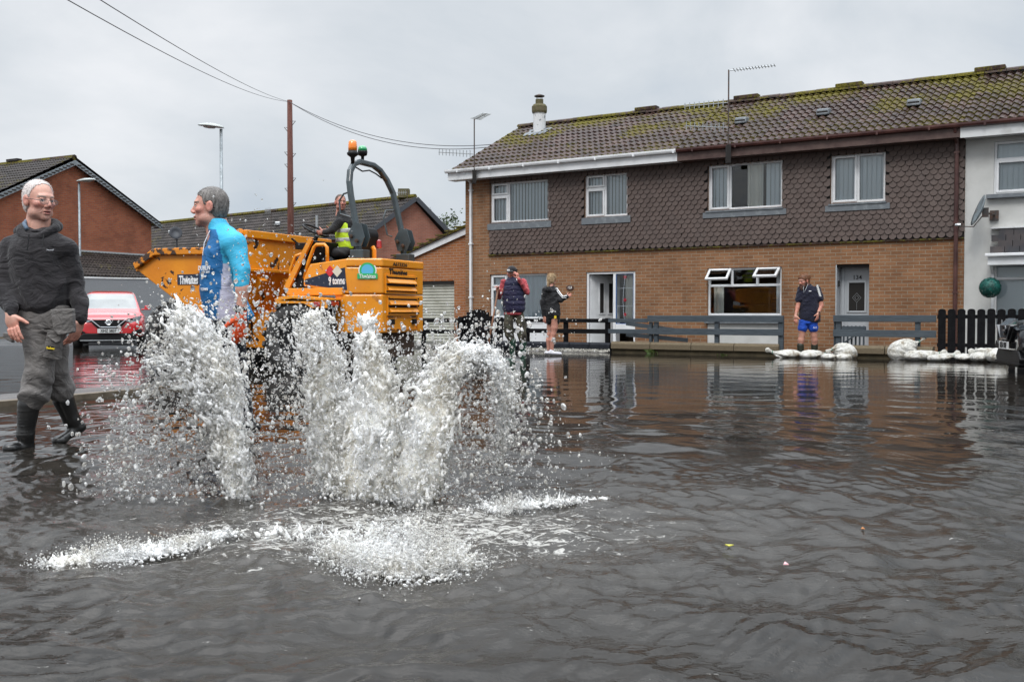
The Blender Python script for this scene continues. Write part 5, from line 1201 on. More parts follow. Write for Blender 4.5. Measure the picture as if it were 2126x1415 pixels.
mb = MB(); cc = Matrix.Translation(wc) @ Matrix.Rotation(tilt, 4, 'Y'); ring = [cc @ Vector((.21*math.cos(a), .21*math.sin(a), 0)) for a in np.linspace(0, 2*math.pi, 28, endpoint=False)]
mb.tube(ring, .017, 8, closed=True)
for a in (.5, 2.6, 4.7): mb.tube([cc @ Vector((0, 0, -.03)), cc @ Vector((.2*math.cos(a), .2*math.sin(a), 0))], .013, 5)
mb.build('steering_wheel', M['black_plastic'], dump, smooth=True)
SF = -.48
MB().box(SF-.05, SF+.42, -.24, .26, 1.60, 1.76).build('seat', M['black_plastic'], dump, bevel=.05, seg=3)
MB().prism([(SF-.02, 1.72), (SF+.10, 1.72), (SF-.02, 2.30), (SF-.10, 2.32), (SF-.16, 2.2)], -.23, .25, fl_).build('seat_back', M['black_plastic'], dump, bevel=.05, seg=3)
MB().box(-.66, SF+.5, -.5, .5, zt1-.12, zt1-.02).build('seat_deck', M['black_plastic'], dump)
MB().tube([(-.75, .12, zt1-.05), (-.75, .12, 1.95), (-.72, .12, 2.0)], .035, 8).build('exhaust', M['orange'], dump); MB().lathe([(.03, 1.98), (.045, 2.0), (.04, 2.1), (0, 2.12)], 10, Matrix.Translation((-.75, -.02, 0))).build('red_switch', M['red_lens'], dump)
# work jacket lying beside the seat
s = Sdf((SF+.1, .2, 1.5), (SF+1.0, .85, 2.1), .014); rs = np.random.RandomState(8)
for _ in range(12): s.ell((SF+.35+rs.uniform(0, .42), .5+rs.uniform(-.12, .14), 1.70+rs.uniform(0, .12)), (rs.uniform(.07, .14), rs.uniform(.06, .12), rs.uniform(.05, .09)), .03)
s.warp(lambda P: .010*np.sin(P[:, 0]*55+6*np.sin(P[:, 2]*30)+P[:, 1]*30)); V, F = s.mesh(); M['jacket'] = mat('dark_jacket', (.013, .013, .015), .7, bump=.3)
jk = np_obj(V, F, 'folded_jacket', M['jacket'], loc=DR, rot=(0, 0, DRZ)); tag(jk, 'crumpled black work jacket piled behind the yellow hand rail', 'jacket')

# ================================================================ cars
def car(name, label, loc, rz, paint, scale=1.0, plate='XHZ 5837', trim='chrome'):
    o = empty(name, loc, rz); o.scale = (scale,)*3; tag(o, label, 'car')
    s = Sdf((-1.0, -.1, .1), (1.0, 4.45, 1.75), .026)
    sl_ = (slice(None),)*3; g = np.meshgrid(*[s.lo[k]+s.h*np.arange(s.n[k]) for k in range(3)], indexing='ij'); X, Y, Z = g
    def body(tab, n, k):
        t = np.array(tab, float); a = np.interp(Y, t[:, 0], t[:, 1]); b = np.interp(Y, t[:, 0], t[:, 2]); c = np.interp(Y, t[:, 0], t[:, 3])
        zc, h = (b+c)/2, (c-b)/2; q = ((np.abs(X)/a)**n+(np.abs(Z-zc)/h)**n)**(1/n); d = (q-1)*np.minimum(a, h)
        d = np.maximum(d, np.maximum(t[0, 0]-Y, Y-t[-1, 0])); s.blend(sl_, d, k, 'add')
    body([(0, .62, .42, .72), (.06, .72, .30, .80), (.2, .84, .24, .86), (.5, .90, .22, .93), (1.0, .915, .22, 1.01), (1.3, .92, .22, 1.05), (3.6, .92, .22, 1.10), (4.15, .88, .28, 1.06), (4.3, .80, .4, .98)], 4.5, .0)
    body([(.95, .80, .8, .98), (1.2, .79, .8, 1.13), (1.55, .735, .8, 1.36), (1.9, .69, .8, 1.54), (2.4, .675, .8, 1.60), (3.4, .67, .8, 1.575), (3.9, .68, .8, 1.36), (4.15, .72, .8, 1.1)], 6, .03)
    for yy in (.85, 3.5):
        for sd in (-1, 1):
            d = np.maximum(np.hypot(Y-yy, Z-.33)-.385, .60-sd*X); hh = -d; s.f[:] = np.maximum(s.f, hh)
    V, F = s.mesh(); V = smooth_mesh(V, F, 2, .5); c = V[F].mean(1); e1 = V[F[:, 2]]-V[F[:, 0]]; e2 = V[F[:, 3]]-V[F[:, 1]]; n = np.cross(e1, e2); n /= np.linalg.norm(n, axis=1)[:, None]+1e-9
    ax = np.abs(c[:, 0]); roofz = np.interp(c[:, 1], [1.2, 1.9, 3.4], [1.12, 1.5, 1.5])
    wind = (n[:, 1] < -.35) & (c[:, 2] > 1.09) & (c[:, 2] < 1.505) & (ax < .70-(c[:, 2]-1.09)*.20) & (c[:, 1] < 2.0)
    side = (np.abs(n[:, 0]) > .7) & (c[:, 2] > 1.12) & (c[:, 2] < 1.48) & (c[:, 1] > 1.55) & (c[:, 1] < 3.7)
    back = (n[:, 1] > .4) & (c[:, 2] > 1.12) & (c[:, 2] < 1.45)
    lowb = (c[:, 2] < .36) & ~(wind | side)
    def sub(mask, nm, m):
        f = F[mask]; u, inv = np.unique(f, return_inverse=True); return np_obj(V[u], inv.reshape(f.shape), nm, m, o)
    sub(~(wind | side | back | lowb), 'body', paint); sub(wind, 'windscreen', M['car_glass']); sub(side | back, 'side_window', M['car_glass']); sub(lowb, 'sill', M['black_plastic'])
    blk = M['black_plastic']; fr = lambda u, v, t: (u, t, v)
    # grille, badge, lamps, plate
    MB().prism([(-.42, .80), (.42, .80), (.40, .70), (.25, .55), (-.25, .55), (-.40, .70)], -.035, .2, fr).build('grille', blk, o, bevel=.01)
    mb = MB(); V_ = [(-.43, .80), (-.20, .60), (.20, .60), (.43, .80)]
    for a, b in zip(V_[:-1], V_[1:]): mb.beam((a[0], -.045, a[1]), (b[0], -.045, b[1]), .03, .055, (0, 1, 0))
    mb.build('grille_trim', M[trim], o, bevel=.008)
    mb = MB(); mb.tube([Vector((.062*math.cos(a), -.05, .725+.062*math.sin(a))) for a in np.linspace(0, 2*math.pi, 20, endpoint=False)], .014, 6, closed=True); mb.box(-.088, .088, -.066, -.045, .708, .742); mb.build('badge', M[trim], o)
    for sd in (-1, 1):
        q_ = [(sd*.45, .80), (sd*.80, .905), (sd*.83, .86), (sd*.74, .76), (sd*.52, .73), (sd*.40, .76)]
        V2 = []; 
        yf = lambda x: np.interp(abs(x), [0, .45, .62, .75, .83], [-.03, -.01, .04, .12, .22])
        mb = MB(); n_ = len(q_); i = 0; mb.v = [(u, float(yf(u))-.018, v) for u, v in q_]+[(u, float(yf(u))+.1, v) for u, v in q_]; mb.f = [tuple(range(n_)), tuple(range(n_, 2*n_))[::-1]]+[(k, (k+1) % n_, n_+(k+1) % n_, n_+k) for k in range(n_)]
        h = mb.build('headlight', M['lamp_clear'] if trim == 'chrome' else M['lamp_dark'], o, bevel=.01)
        for u in (.56, .68): MB().lathe([(0, -.01), (.035, -.005), (.04, .0)], 12, Matrix.Translation((sd*u, float(yf(u))-.022, .80+(u-.56)*.35)) @ Matrix.Rotation(R(90), 4, 'X')).build('bulb', M['alu'] if u > .6 else blk, h)
        MB().prism([(sd*.54, .47), (sd*.80, .56), (sd*.84, .50), (sd*.82, .45), (sd*.58, .44)], .0, .16, fr).build('fog_light', blk, o, bevel=.01)
        mb = MB(); mb.v = []; mb.box(-.5, .5, -.5, .5, -.5, .5, Matrix.Translation((sd*.97, 1.38, 1.12)) @ Matrix.Rotation(R(12)*sd, 4, 'Z') @ Matrix.Diagonal((.15, .10, .12, 1))); mb.beam((sd*.8, 1.4, 1.07), (sd*.95, 1.4, 1.09), .05, .04)
        mb.build('wing_mirror', paint, o, bevel=.03, seg=3)
    MB().prism([(-.62, .44), (.62, .44), (.75, .32), (.66, .20), (-.66, .20), (-.75, .32)], -.012, .2, fr).build('bumper_intake', blk, o, bevel=.02)
    mb = MB(); mb.box(-.70, .70, -.03, .1, .24, .262); mb.build('skid_trim', M['alu'] if trim == 'chrome' else blk, o, bevel=.005)
    pl = MB().box(-.27, .27, -.068, -.05, .445, .560).build('number_plate', M['plate'], o, bevel=.003, seg=1)
    text(plate, .112, M['black_letter'], pl, (0, -.071, .503), (R(90), 0, 0), sx=.80, bold=.003)
    for yy in (.85, 3.5):
        for sd in (-1, 1):
            w_ = empty('wheel', (sd*.80, yy, .33), 0, o); MB().lathe([(.22, -.10), (.30, -.115), (.335, -.10), (.345, 0), (.335, .10), (.30, .115), (.22, .10)], 28, axis='x', cap=False).build('tyre', M['tyre'], w_, smooth=True)
            mb = MB(); mb.lathe([(.22, sd*.08), (.20, sd*.06), (.07, sd*.09), (0, sd*.1)], 20, axis='x')
            for k in range(5): a = k*2*math.pi/5; mb.beam((sd*.10, 0, 0), (sd*.09, .21*math.cos(a), .21*math.sin(a)), .05, .02, (1, 0, 0))
            mb.build('rim', M['alu'], w_)
    # cabin furniture seen through the glass
    return o
M['car_red'] = mat('red_car_paint', (.55, .012, .018), .22, coat=1, spec=.6); M['car_black'] = mat('black_car_paint', (.008, .008, .010), .15, coat=1)
M['car_glass'] = mat('car_glass', (.05, .065, .065), .03, coat=1, col2=(.10, .12, .12), ns=1.8, spec=.9); M['chrome'] = mat('chrome', (.72, .74, .76), .12, 1.0)
M['lamp_clear'] = mat('headlight_glass', (.22, .26, .29), .12, .1, coat=1, col2=(.06, .07, .08), ns=9); M['plate'] = mat('plate_white', (.62, .63, .62), .4)
M['lamp_dark'] = mat('smoked_headlight', (.05, .06, .07), .15, coat=.5)
c = at(225, 650, 25.3); car('parked_car', 'red crossover car parked at the water edge facing the street', (c.x, c.y, -.05), R(20), M['car_red'], .96)
hdg = Vector((-.97, .24, 0)).normalized(); rz = math.atan2(-hdg.x, hdg.y); 
# local -y must point along hdg
rz = math.atan2(hdg.y, hdg.x)+R(90)
c = at(2094, 650, 14.9); car('parked_car', 'black car nosing into the right edge beside the sandbags', (c.x, c.y, -.10), rz, M['car_black'], 1.0, plate='KE51 OYF', trim='car_black')

# ================================================================ sandbags
def bagmat():
    m, N, L, b = newmat('sandbag_weave'); b.inputs['Roughness'].default_value = .6
    n = noise(N, L, 6, 6, .6); r = ramp(N, L, n.outputs[0], [(.33, (.78, .77, .74)), (.54, (.62, .60, .54)), (.66, (.26, .20, .13))]); L.new(r.outputs[0], b.inputs['Base Color'])
    n2 = noise(N, L, 14, 4, .6, sc3=(1, 3, 1)); n3 = noise(N, L, 160, 2); a = N.new('ShaderNodeMath'); a.operation = 'MULTIPLY_ADD'; L.new(n3.outputs[0], a.inputs[0]); a.inputs[1].default_value = .15; L.new(n2.outputs[0], a.inputs[2])
    bp = N.new('ShaderNodeBump'); bp.inputs['Strength'].default_value = 1; bp.inputs['Distance'].default_value = .06; L.new(a.outputs[0], bp.inputs['Height']); L.new(bp.outputs[0], b.inputs['Normal']); return m
M['sandbag'] = bagmat(); M['tie'] = mat('green_twine', (.03, .18, .12), .6)
def sandbag(label, pxl, pxr, yt, yb, Y, neck=1, lean=0, d=.30, neck_up=.06, seed=0, roll=0, plump=1.0):
    """box read off the photo at depth Y; neck = which end is tied (+1 right, -1 left, 0 none)"""
    a = at(pxl, yb, Y); b = at(pxr, yt, Y); W_ = b.x-a.x; Hh = b.z-a.z; c = Vector(((a.x+b.x)/2, Y, a.z)); rs = np.random.RandomState(seed+5)
    nl = .22*W_ if neck else 0; bw = (W_-nl)/2
    s = Sdf((-W_/2-.12, -d-.05, -.12), (W_/2+.12, d+.05, Hh+.22), .011)
    bx = -nl/2*neck*1.0; hz = Hh*.5
    s.ell((bx, 0, hz*.86), (bw*1.0, d*.5*plump, hz*1.04), .03, rot=(0, lean, 0)); s.ell((bx-bw*.25*(neck or 1), .01, hz*.8), (bw*.72, d*.54, hz*1.0), .04, rot=(0, lean, 0))
    if neck:
        e_ = Vector((bx+neck*bw*.86*math.cos(lean), 0, hz*.9-neck*bw*.8*math.sin(lean))); t_ = e_+Vector((neck*nl*1.15, 0, neck_up))
        s.cap(e_-Vector((neck*.05, 0, 0)), e_.lerp(t_, .5), .06, .026, .05); s.cap(e_.lerp(t_, .5), t_, .022, .055, .02, flat=(0, 1, 0), fr=.4)
    ex = bx+neck*bw
    def fold(P):
        t = np.clip((P[:, 0]-bx)*(neck or 1)/max(bw, .05), -1, 1.4); ang = np.arctan2(P[:, 1], P[:, 2]-hz)
        return .012*np.sin(ang*9+2*np.sin(P[:, 0]*9+seed))*np.clip(t+.25, 0, 1)**1.5+.010*np.sin(P[:, 0]*9+seed*1.7+2*np.sin(P[:, 1]*11+P[:, 2]*8))+.005*np.abs(np.sin(P[:, 0]*23+P[:, 2]*31+seed+2*np.sin(P[:, 0]*13)))
    s.warp(fold); V, F = s.mesh(); V = smooth_mesh(V, F, 1, .4)
    o = np_obj(V, F, 'sandbag', M['sandbag'], loc=c); tag(o, label, 'sandbag', 'sandbags along the garden walls')
    if neck:
        m_ = e_.lerp(t_, .5); MB().tube([m_+Vector((.0, .03*math.cos(a), .03*math.sin(a))) for a in np.linspace(0, 6.28, 10, endpoint=False)], .006, 4, closed=True).build('tie', M['tie'], o)
    return o
YB = 19.4
sandbag('flat white sandbag at left end of the gateway pile with its tied neck up', 1593, 1664, 725, 743, 19.8, -1, 0, neck_up=.08, seed=1)
sandbag('second flat white sandbag across the gateway, below the bearded man', 1660, 1722, 726, 744, 19.6, 1, 0, neck_up=.03, seed=2)
sandbag('small rounded sandbag low in front of the gateway pile', 1706, 1736, 733, 746, 19.1, 0, 0, seed=3)
sandbag('small sandbag under the large leaning one at the gateway', 1733, 1769, 733, 747, 19.1, 0, 0, seed=4)
sandbag('large plump sandbag slumped on top of the gateway pile', 1715, 1779, 711, 746, 19.4, -1, R(24), d=.36, neck_up=-.06, seed=5)
sandbag('leaning sandbag with a long tied neck pointing up right', 1842, 1923, 702, 746, 18.9, 1, R(-22), neck_up=.14, seed=6)
sandbag('plump sandbag with wrinkled neck beside the black picket fence', 1878, 1962, 725, 747, 18.5, 1, R(-5), neck_up=.02, seed=7)
sandbag('half sunk sandbag between the plump one and the small one at the fence', 1926, 1989, 733, 748, 18.3, 1, R(-3), neck_up=.05, seed=8)
sandbag('small half sunk sandbag in the middle of the picket fence row', 1983, 2022, 734, 748, 18.2, 0, 0, seed=9)
sandbag('rounded sandbag under the flat empty one at the fence', 2015, 2056, 731, 749, 18.0, 0, 0, seed=10)
sandbag('flat dirty sandbag lying on top of the others by the black car', 2016, 2066, 721, 733, 18.1, -1, R(-2), d=.22, neck_up=-.01, seed=11)
sandbag('squarish sandbag slumped beside the black car bumper', 2045, 2092, 721, 750, 17.8, 0, R(8), d=.34, seed=12)
# ================================================================ people
def skinmat(name='skin'):
    m, N, L, b = newmat(name); b.inputs['Roughness'].default_value = .48; b.inputs['Subsurface Weight'].default_value = .12
    b.inputs['Subsurface Radius'].default_value = (.012, .005, .003)
    a = N.new('ShaderNodeAttribute'); a.attribute_name = 'Col'; n = noise(N, L, 38, 4, .6); r = ramp(N, L, n.outputs[0], [(.3, (.86, .80, .80)), (.7, (1.08, 1.04, 1.03))])
    mu = N.new('ShaderNodeMixRGB'); mu.blend_type = 'MULTIPLY'; mu.inputs[0].default_value = 1; L.new(a.outputs[0], mu.inputs[1]); L.new(r.outputs[0], mu.inputs[2]); L.new(mu.outputs[0], b.inputs['Base Color'])
    n2 = noise(N, L, 110, 3); bp = N.new('ShaderNodeBump'); bp.inputs['Strength'].default_value = .25; bp.inputs['Distance'].default_value = .002; L.new(n2.outputs[0], bp.inputs['Height']); L.new(bp.outputs[0], b.inputs['Normal'])
    return m
M['skin'] = skinmat()
def hairmat(name, c1, c2):
    m, N, L, b = newmat(name); b.inputs['Roughness'].default_value = .55
    n = noise(N, L, 60, 4, .7, sc3=(1, 1, .22)); r = ramp(N, L, n.outputs[0], [(.32, c1), (.68, c2)]); L.new(r.outputs[0], b.inputs['Base Color'])
    bp = N.new('ShaderNodeBump'); bp.inputs['Strength'].default_value = .7; bp.inputs['Distance'].default_value = .004; L.new(n.outputs[0], bp.inputs['Height']); L.new(bp.outputs[0], b.inputs['Normal']); return m
def cloth(name, c, c2=None, rough=.85, ns=5, bs=300, bump=.35):
    m, N, L, b = newmat(name); b.inputs['Roughness'].default_value = rough; b.inputs['Specular IOR Level'].default_value = .25
    b.inputs['Sheen Weight'].default_value = .15; c2 = c2 or tuple(x*.7 for x in c)
    n = noise(N, L, ns, 5, .6); r = ramp(N, L, n.outputs[0], [(.35, c), (.7, c2)]); L.new(r.outputs[0], b.inputs['Base Color'])
    n1 = noise(N, L, 7, 4, .55, dist=1.6, sc3=(1, 1, 1.7)); n2 = noise(N, L, bs, 2)
    p1 = N.new('ShaderNodeBump'); p1.inputs['Strength'].default_value = .8; p1.inputs['Distance'].default_value = .035; L.new(n1.outputs[0], p1.inputs['Height'])
    p2 = N.new('ShaderNodeBump'); p2.inputs['Strength'].default_value = bump; p2.inputs['Distance'].default_value = .002; L.new(n2.outputs[0], p2.inputs['Height']); L.new(p1.outputs[0], p2.inputs['Normal']); L.new(p2.outputs[0], b.inputs['Normal']); return m
def ipol(x, xp, fp): return np.interp(x, xp, fp)
def head(h=.0034, sc=1.0, skin=(.50, .27, .19), lip=(.40, .12, .10), brow=(.2, .17, .15), hair=None, beard=None, thin=1.0, neck=True, age=0.0, iris=(.05, .06, .07)):
    s = Sdf((-.105, -.135, -.21), (.105, .125, .14), h)
    s.ell((0, .012, .032), (.0745*thin, .095, .088), .02); s.ell((0, -.028, -.025), (.060*thin, .064, .078), .03); s.ell((0, -.036, -.078), (.045*thin, .046, .036), .03); s.ell((0, -.074, -.098), (.020, .015, .016), .022)
    s.ell((0, -.076, .030), (.046*thin, .016, .011), .016); 
    for sd in (-1, 1):
        s.ell((sd*.045*thin, -.058, -.018), (.020, .020, .016), .02); s.ell((sd*.052*thin, -.020, -.072), (.014, .03, .02), .03)
        s.ell((sd*.031, -.093, .006), (.0165, .013, .0105), .010, op='sub'); s.ell((sd*.031, -.072, .004), (.0135, .0125, .0115), .003)
        s.ell((sd*.031, -.083, .014), (.016, .006, .004), .005)
        s.ell((sd*.079*thin, .006, -.004), (.010, .021, .034), .008, rot=(R(-8), 0, sd*R(-14))); s.ell((sd*.090*thin, -.001, .0), (.006, .011, .019), .004, op='sub')
        s.ell((sd*.0125, -.100, -.030), (.009, .010, .008), .006)
    s.cap((0, -.082, .018), (0, -.106, -.020), .0085, .0115, .010); s.ell((0, -.105, -.023), (.0115, .010, .009), .006)
    s.ell((0, -.092, -.056), (.024, .010, .0065), .006); s.ell((0, -.090, -.071), (.021, .010, .0075), .006); s.ell((0, -.101, -.0635), (.022, .009, .0035), .004, op='sub')
    if age:
        for sd in (-1, 1): s.cap((sd*.022, -.094, -.034), (sd*.036, -.080, -.066), .002, .002, .004) ; s.ell((sd*.030, -.086, -.047), (.003, .006, .018), .006, rot=(0, sd*R(-28), 0), op='sub')
        for zz in (.055, .066): s.ell((0, -.094, zz), (.034, .004, .0014), .003, op='sub')
    if neck: s.cap((0, .012, -.07), (0, .035, -.20), .053*thin, .062, .025); 
    V, F = s.mesh(); x, y, z = V.T; ax = np.abs(x); col = np.tile(np.array(skin), (len(V), 1))
    red = np.exp(-(((ax-.045)/.022)**2+((z+.022)/.022)**2))*(y < -.03)+np.exp(-((ax/.018)**2+((z+.022)/.02)**2))*(y < -.09)*.6+np.exp(-(((ax-.085)/.02)**2+((z)/.035)**2))*.8
    col = col*(1-red[:, None]*np.array([-.02, .32, .30])*.8)
    lipm = np.exp(-((ax/.023)**4+((z+.0635)/.0115)**4))*(y < -.082); col = col*(1-lipm[:, None])+np.array(lip)*lipm[:, None]
    inner = (ax < .019) & (np.abs(z+.0635) < .0028) & (y < -.075); col[inner] = np.array([.05, .02, .02])
    for sd in (-1, 1):
        e2 = ((x-sd*.031)/.0125)**2+((z-.0035)/.0055)**2; m_ = (e2 < 1) & (y < -.055); col[m_] = (.62, .60, .57)
        i2 = (x-sd*.031)**2+(z-.0035)**2 < .0052**2; col[i2 & (y < -.055)] = iris
        lid = (e2 >= 1) & (e2 < 2.1) & (z > .0035) & (y < -.06); col[lid] *= .45
        bm_ = (np.abs(x-sd*.033) < .020) & (np.abs(z-.026-.15*(.02-np.abs(x-sd*.033))) < .0045) & (y < -.055); col[bm_] = brow
    st = (z < -.035) & (y < -.02) & (z > -.12) & ~(lipm > .3); 
    if beard is None and age is not None: col[st] = col[st]*np.array([.90, .90, .92])
    out = [(V*sc, F, col)]
    # hair shell
    hairo = None
    if hair:
        t0, line, kind = hair
        s2 = Sdf((-.13, -.14, -.23), (.13, .17, .16), h)
        s2.ell((0, .012, .032), (.0745*thin+t0, .095+t0, .088+t0), .0); s2.ell((0, .02, -.02), (.066*thin+t0, .080+t0*.7, .075), .02)
        if kind == 'cropx':
            for k in range(60):
                a_ = random.uniform(0, 6.28); u = random.uniform(.1, .9); s2.ell((.06*math.cos(a_)*u, .01+.075*math.sin(a_)*u, .032+(.088+t0)*math.sqrt(1-u*u*.8)-.004), (.012, .022, .007), .008)
        if kind == 'pony':
            s2.ell((0, .10, -.0), (.028, .03, .03), .02); s2.cap((0, .115, -.005), (.0, .125, -.17), .022, .010, .02)
        if kind == 'bun':
            s2.ell((0, .118, .045), (.036, .038, .042), .015)
            for k in range(9): s2.cap((0, .12, .05), (random.uniform(-.04, .04), .155+random.uniform(-.02, .01), .05+random.uniform(-.05, .04)), .008, .004, .006)
        g = np.meshgrid(*[s2.lo[k]+s2.h*np.arange(s2.n[k]) for k in range(3)], indexing='ij'); X, Y, Z = g
        zl = ipol(Y, [p[0] for p in line], [p[1] for p in line]); mask = (zl-Z)*.8
        if kind == 'recede': mask = np.maximum(mask, .02-np.hypot(np.abs(X)-.0, (Y+.075))*.5)
        ear = .024-np.sqrt(((np.abs(X)-.08)/1.5)**2+((Y-.002)*1.0)**2+((Z+.004)*.72)**2); mask = np.maximum(mask, ear)
        mask = mask+.005*np.sin(X*160+3*np.sin(Z*90))*np.sin(Z*150+Y*120)+.0035*np.sin(Y*330+Z*260+X*200)
        if kind in ('pony', 'bun'): mask = np.where(Y > .085, -.05, mask)
        s2.f[:] = np.maximum(s2.f+.0006*np.sin(X*620+Z*140+3*np.sin(Y*90))+.0005*np.sin(Y*500+Z*200), mask)
        V2, F2 = s2.mesh(); hairo = (V2*sc, F2)
    bo = None
    if beard:
        s3 = Sdf((-.10, -.16, -.19), (.10, .06, .02), h)
        s3.ell((0, -.036, -.080), (.058, .062, .048), .02); s3.ell((0, -.075, -.120), (.040, .038, .045), .03); s3.ell((0, -.092, -.050), (.028, .014, .008), .012)
        for sd in (-1, 1): s3.ell((sd*.058, -.022, -.05), (.016, .03, .045), .02)
        g = np.meshgrid(*[s3.lo[k]+s3.h*np.arange(s3.n[k]) for k in range(3)], indexing='ij'); X, Y, Z = g
        cut = np.maximum(.012-np.sqrt((X/1.9)**2+(Z+.066)**2), Z+.045-.03*np.clip((Y+.09)/.07, -0.2, 1.2)-.012*(np.abs(X) < .03)); s3.f[:] = np.maximum(s3.f+.002*np.sin(X*400+Z*300), cut)
        bo = s3.mesh(); bo = (bo[0]*sc, bo[1])
    return out, hairo, bo
def hand_sdf(s, wrist, dirv, thumb, palm, curl=.5, sc=1.0, r=1.0, spread=1.0, tcurl=.3):
    w = np.array(wrist, float); d = np.array(dirv, float); d /= np.linalg.norm(d); t = np.array(thumb, float); t -= d*t.dot(d); t /= np.linalg.norm(t); p = np.array(palm, float); p -= d*p.dot(d)+t*p.dot(t); p /= np.linalg.norm(p)
    c = w+d*.052*sc; B = np.stack([t, p, d], 1); eul = Matrix([list(B[i]) for i in range(3)]).to_euler()
    s.ell(c, (.040*sc, .0165*sc, .052*sc), .008, rot=tuple(eul)); s.cap(w-d*.02*sc, w+d*.02*sc, .026*sc, .028*sc, .012, flat=p, fr=.75)
    for k, (off, ln) in enumerate(((.030, .072), (.010, .082), (-.011, .077), (-.031, .060))):
        b = w+d*(.094-.004*abs(k-1))*sc+t*off*sc; dr = d+t*(off*.9*spread); dr /= np.linalg.norm(dr); a = curl*(.8+.18*k)
        rr = [.0100*r, .0090*r, .0082*r, .0070*r]
        for j, fr in enumerate((.44, .32, .24)):
            a_ = a*(.55 if j == 0 else .9); dr = dr*math.cos(a_)+p*math.sin(a_)*1.0; dr /= np.linalg.norm(dr); e = b+dr*ln*fr*sc; s.cap(b, e, rr[j]*sc, rr[j+1]*sc, .0035); b = e
            # keep bending round the knuckle
            pn = p-dr*p.dot(dr); 
            if np.linalg.norm(pn) > .2: p_ = pn/np.linalg.norm(pn)
            dr = dr
    b = w+d*.028*sc+t*.026*sc; td = d*.62+t*.75+p*.25; td /= np.linalg.norm(td); e = b+td*.045*sc; s.cap(b, e, .016*sc*r, .0115*sc*r, .006); td2 = td*math.cos(tcurl)+(d*.8+p*.6)*math.sin(tcurl); td2 /= np.linalg.norm(td2); s.cap(e, e+td2*.034*sc, .0112*sc*r, .0090*sc*r, .004)
class Person:
    def __init__(s, label, px, Y, z=0.0, skin=(.50, .27, .19)):
        g = at(px, 650, Y); s.o0 = np.array((g.x, Y, z)); s.Y = Y; s.skin = skin; s.parts = []; s.label = label; s.kids = []
    def J(s, px, py, dy=0.0): return np.array(at(px, py, s.Y+dy)[:])-s.o0
    def add(s, V, F, col=None):
        if col is None: col = np.tile(np.array(s.skin), (len(V), 1))
        s.parts.append((V, F, col))
    def sdf(s, pts, pad=.2, h=.011):
        P = np.array(pts); return Sdf(P.min(0)-pad, P.max(0)+pad, h)
    def head(s, c, yaw, pitch=0, roll=0, hairm=None, beardm=None, **kw):
        out, hr, bo = head(**kw); Rm = np.array((Matrix.Rotation(yaw, 3, 'Z') @ Matrix.Rotation(pitch, 3, 'X') @ Matrix.Rotation(roll, 3, 'Y'))); s.hc = np.array(c); s.hR = Rm; s.hs = kw.get('sc', 1.0)
        for V, F, col in out: s.add(V @ Rm.T+s.hc, F, col)
        if hr: s.kids.append(('hair', hr[0] @ Rm.T+s.hc, hr[1], hairm))
        if bo: s.kids.append(('beard', bo[0] @ Rm.T+s.hc, bo[1], beardm or hairm))
    def hl(s, p): return s.hR @ (np.array(p)*s.hs)+s.hc
    def arm(s, pts, radii, h=.008, hand=None):
        pts = [np.array(p) for p in pts]; q = s.sdf(pts+([pts[-1]+np.array(hand['dirv'])*.2] if hand else []), .14, h)
        for a, b, ra, rb in zip(pts[:-1], pts[1:], radii[:-1], radii[1:]): q.cap(a, b, ra, rb, .02)
        if hand: hand_sdf(q, pts[-1], **hand)
        V, F = q.mesh(); c = np.tile(np.array(s.skin), (len(V), 1))
        if hand: d = np.linalg.norm(V-pts[-1], axis=1); c[d > .07] *= np.array([1.03, .88, .86]); 
        s.add(V, F, c)
    def garment(s, name, pts, fn, m, h=.011, warp=None, it=1, kids=True):
        q = s.sdf(pts, .22, h); fn(q)
        if warp: q.warp(warp)
        V, F = q.mesh(); V = smooth_mesh(V, F, it, .4) if it else V; s.kids.append((name, V, F, m)); return q
    def finish(s):
        off = 0; Vs, Fs, Cs = [], [], []
        for V, F, c in s.parts: Vs.append(V); Fs.append(F+off); Cs.append(c); off += len(V)
        pass
        o = np_obj(np.concatenate(Vs), np.concatenate(Fs), 'person', M['skin'], cols=np.concatenate(Cs), loc=tuple(s.o0)); tag(o, s.label, 'person'); s.o = o; s.k = {}
        for n, V, F, m in s.kids: s.k[n] = np_obj(V, F, n, m, o)
        return o
def folds(amp, seed=0, f=1.0, band=None):
    def fn(P):
        x, y, z = P.T*f
        a = np.abs(np.sin(z*19+3*np.sin(x*7+seed)+2.2*np.sin(y*9+z*5)+seed))-.5
        b = np.sin((x+y*.7)*17+4*np.sin(z*6+seed*2))*.5
        c = np.abs(np.sin(z*37+x*24+2*np.sin(x*19+seed)))-.5
        w = 1.0 if band is None else sum(np.exp(-((P[:, 2]-zb)/wd)**2) for zb, wd in band)+.25
        return amp*(a*.8+b*.55+c*.35)*w
    return fn
ns3 = np.array
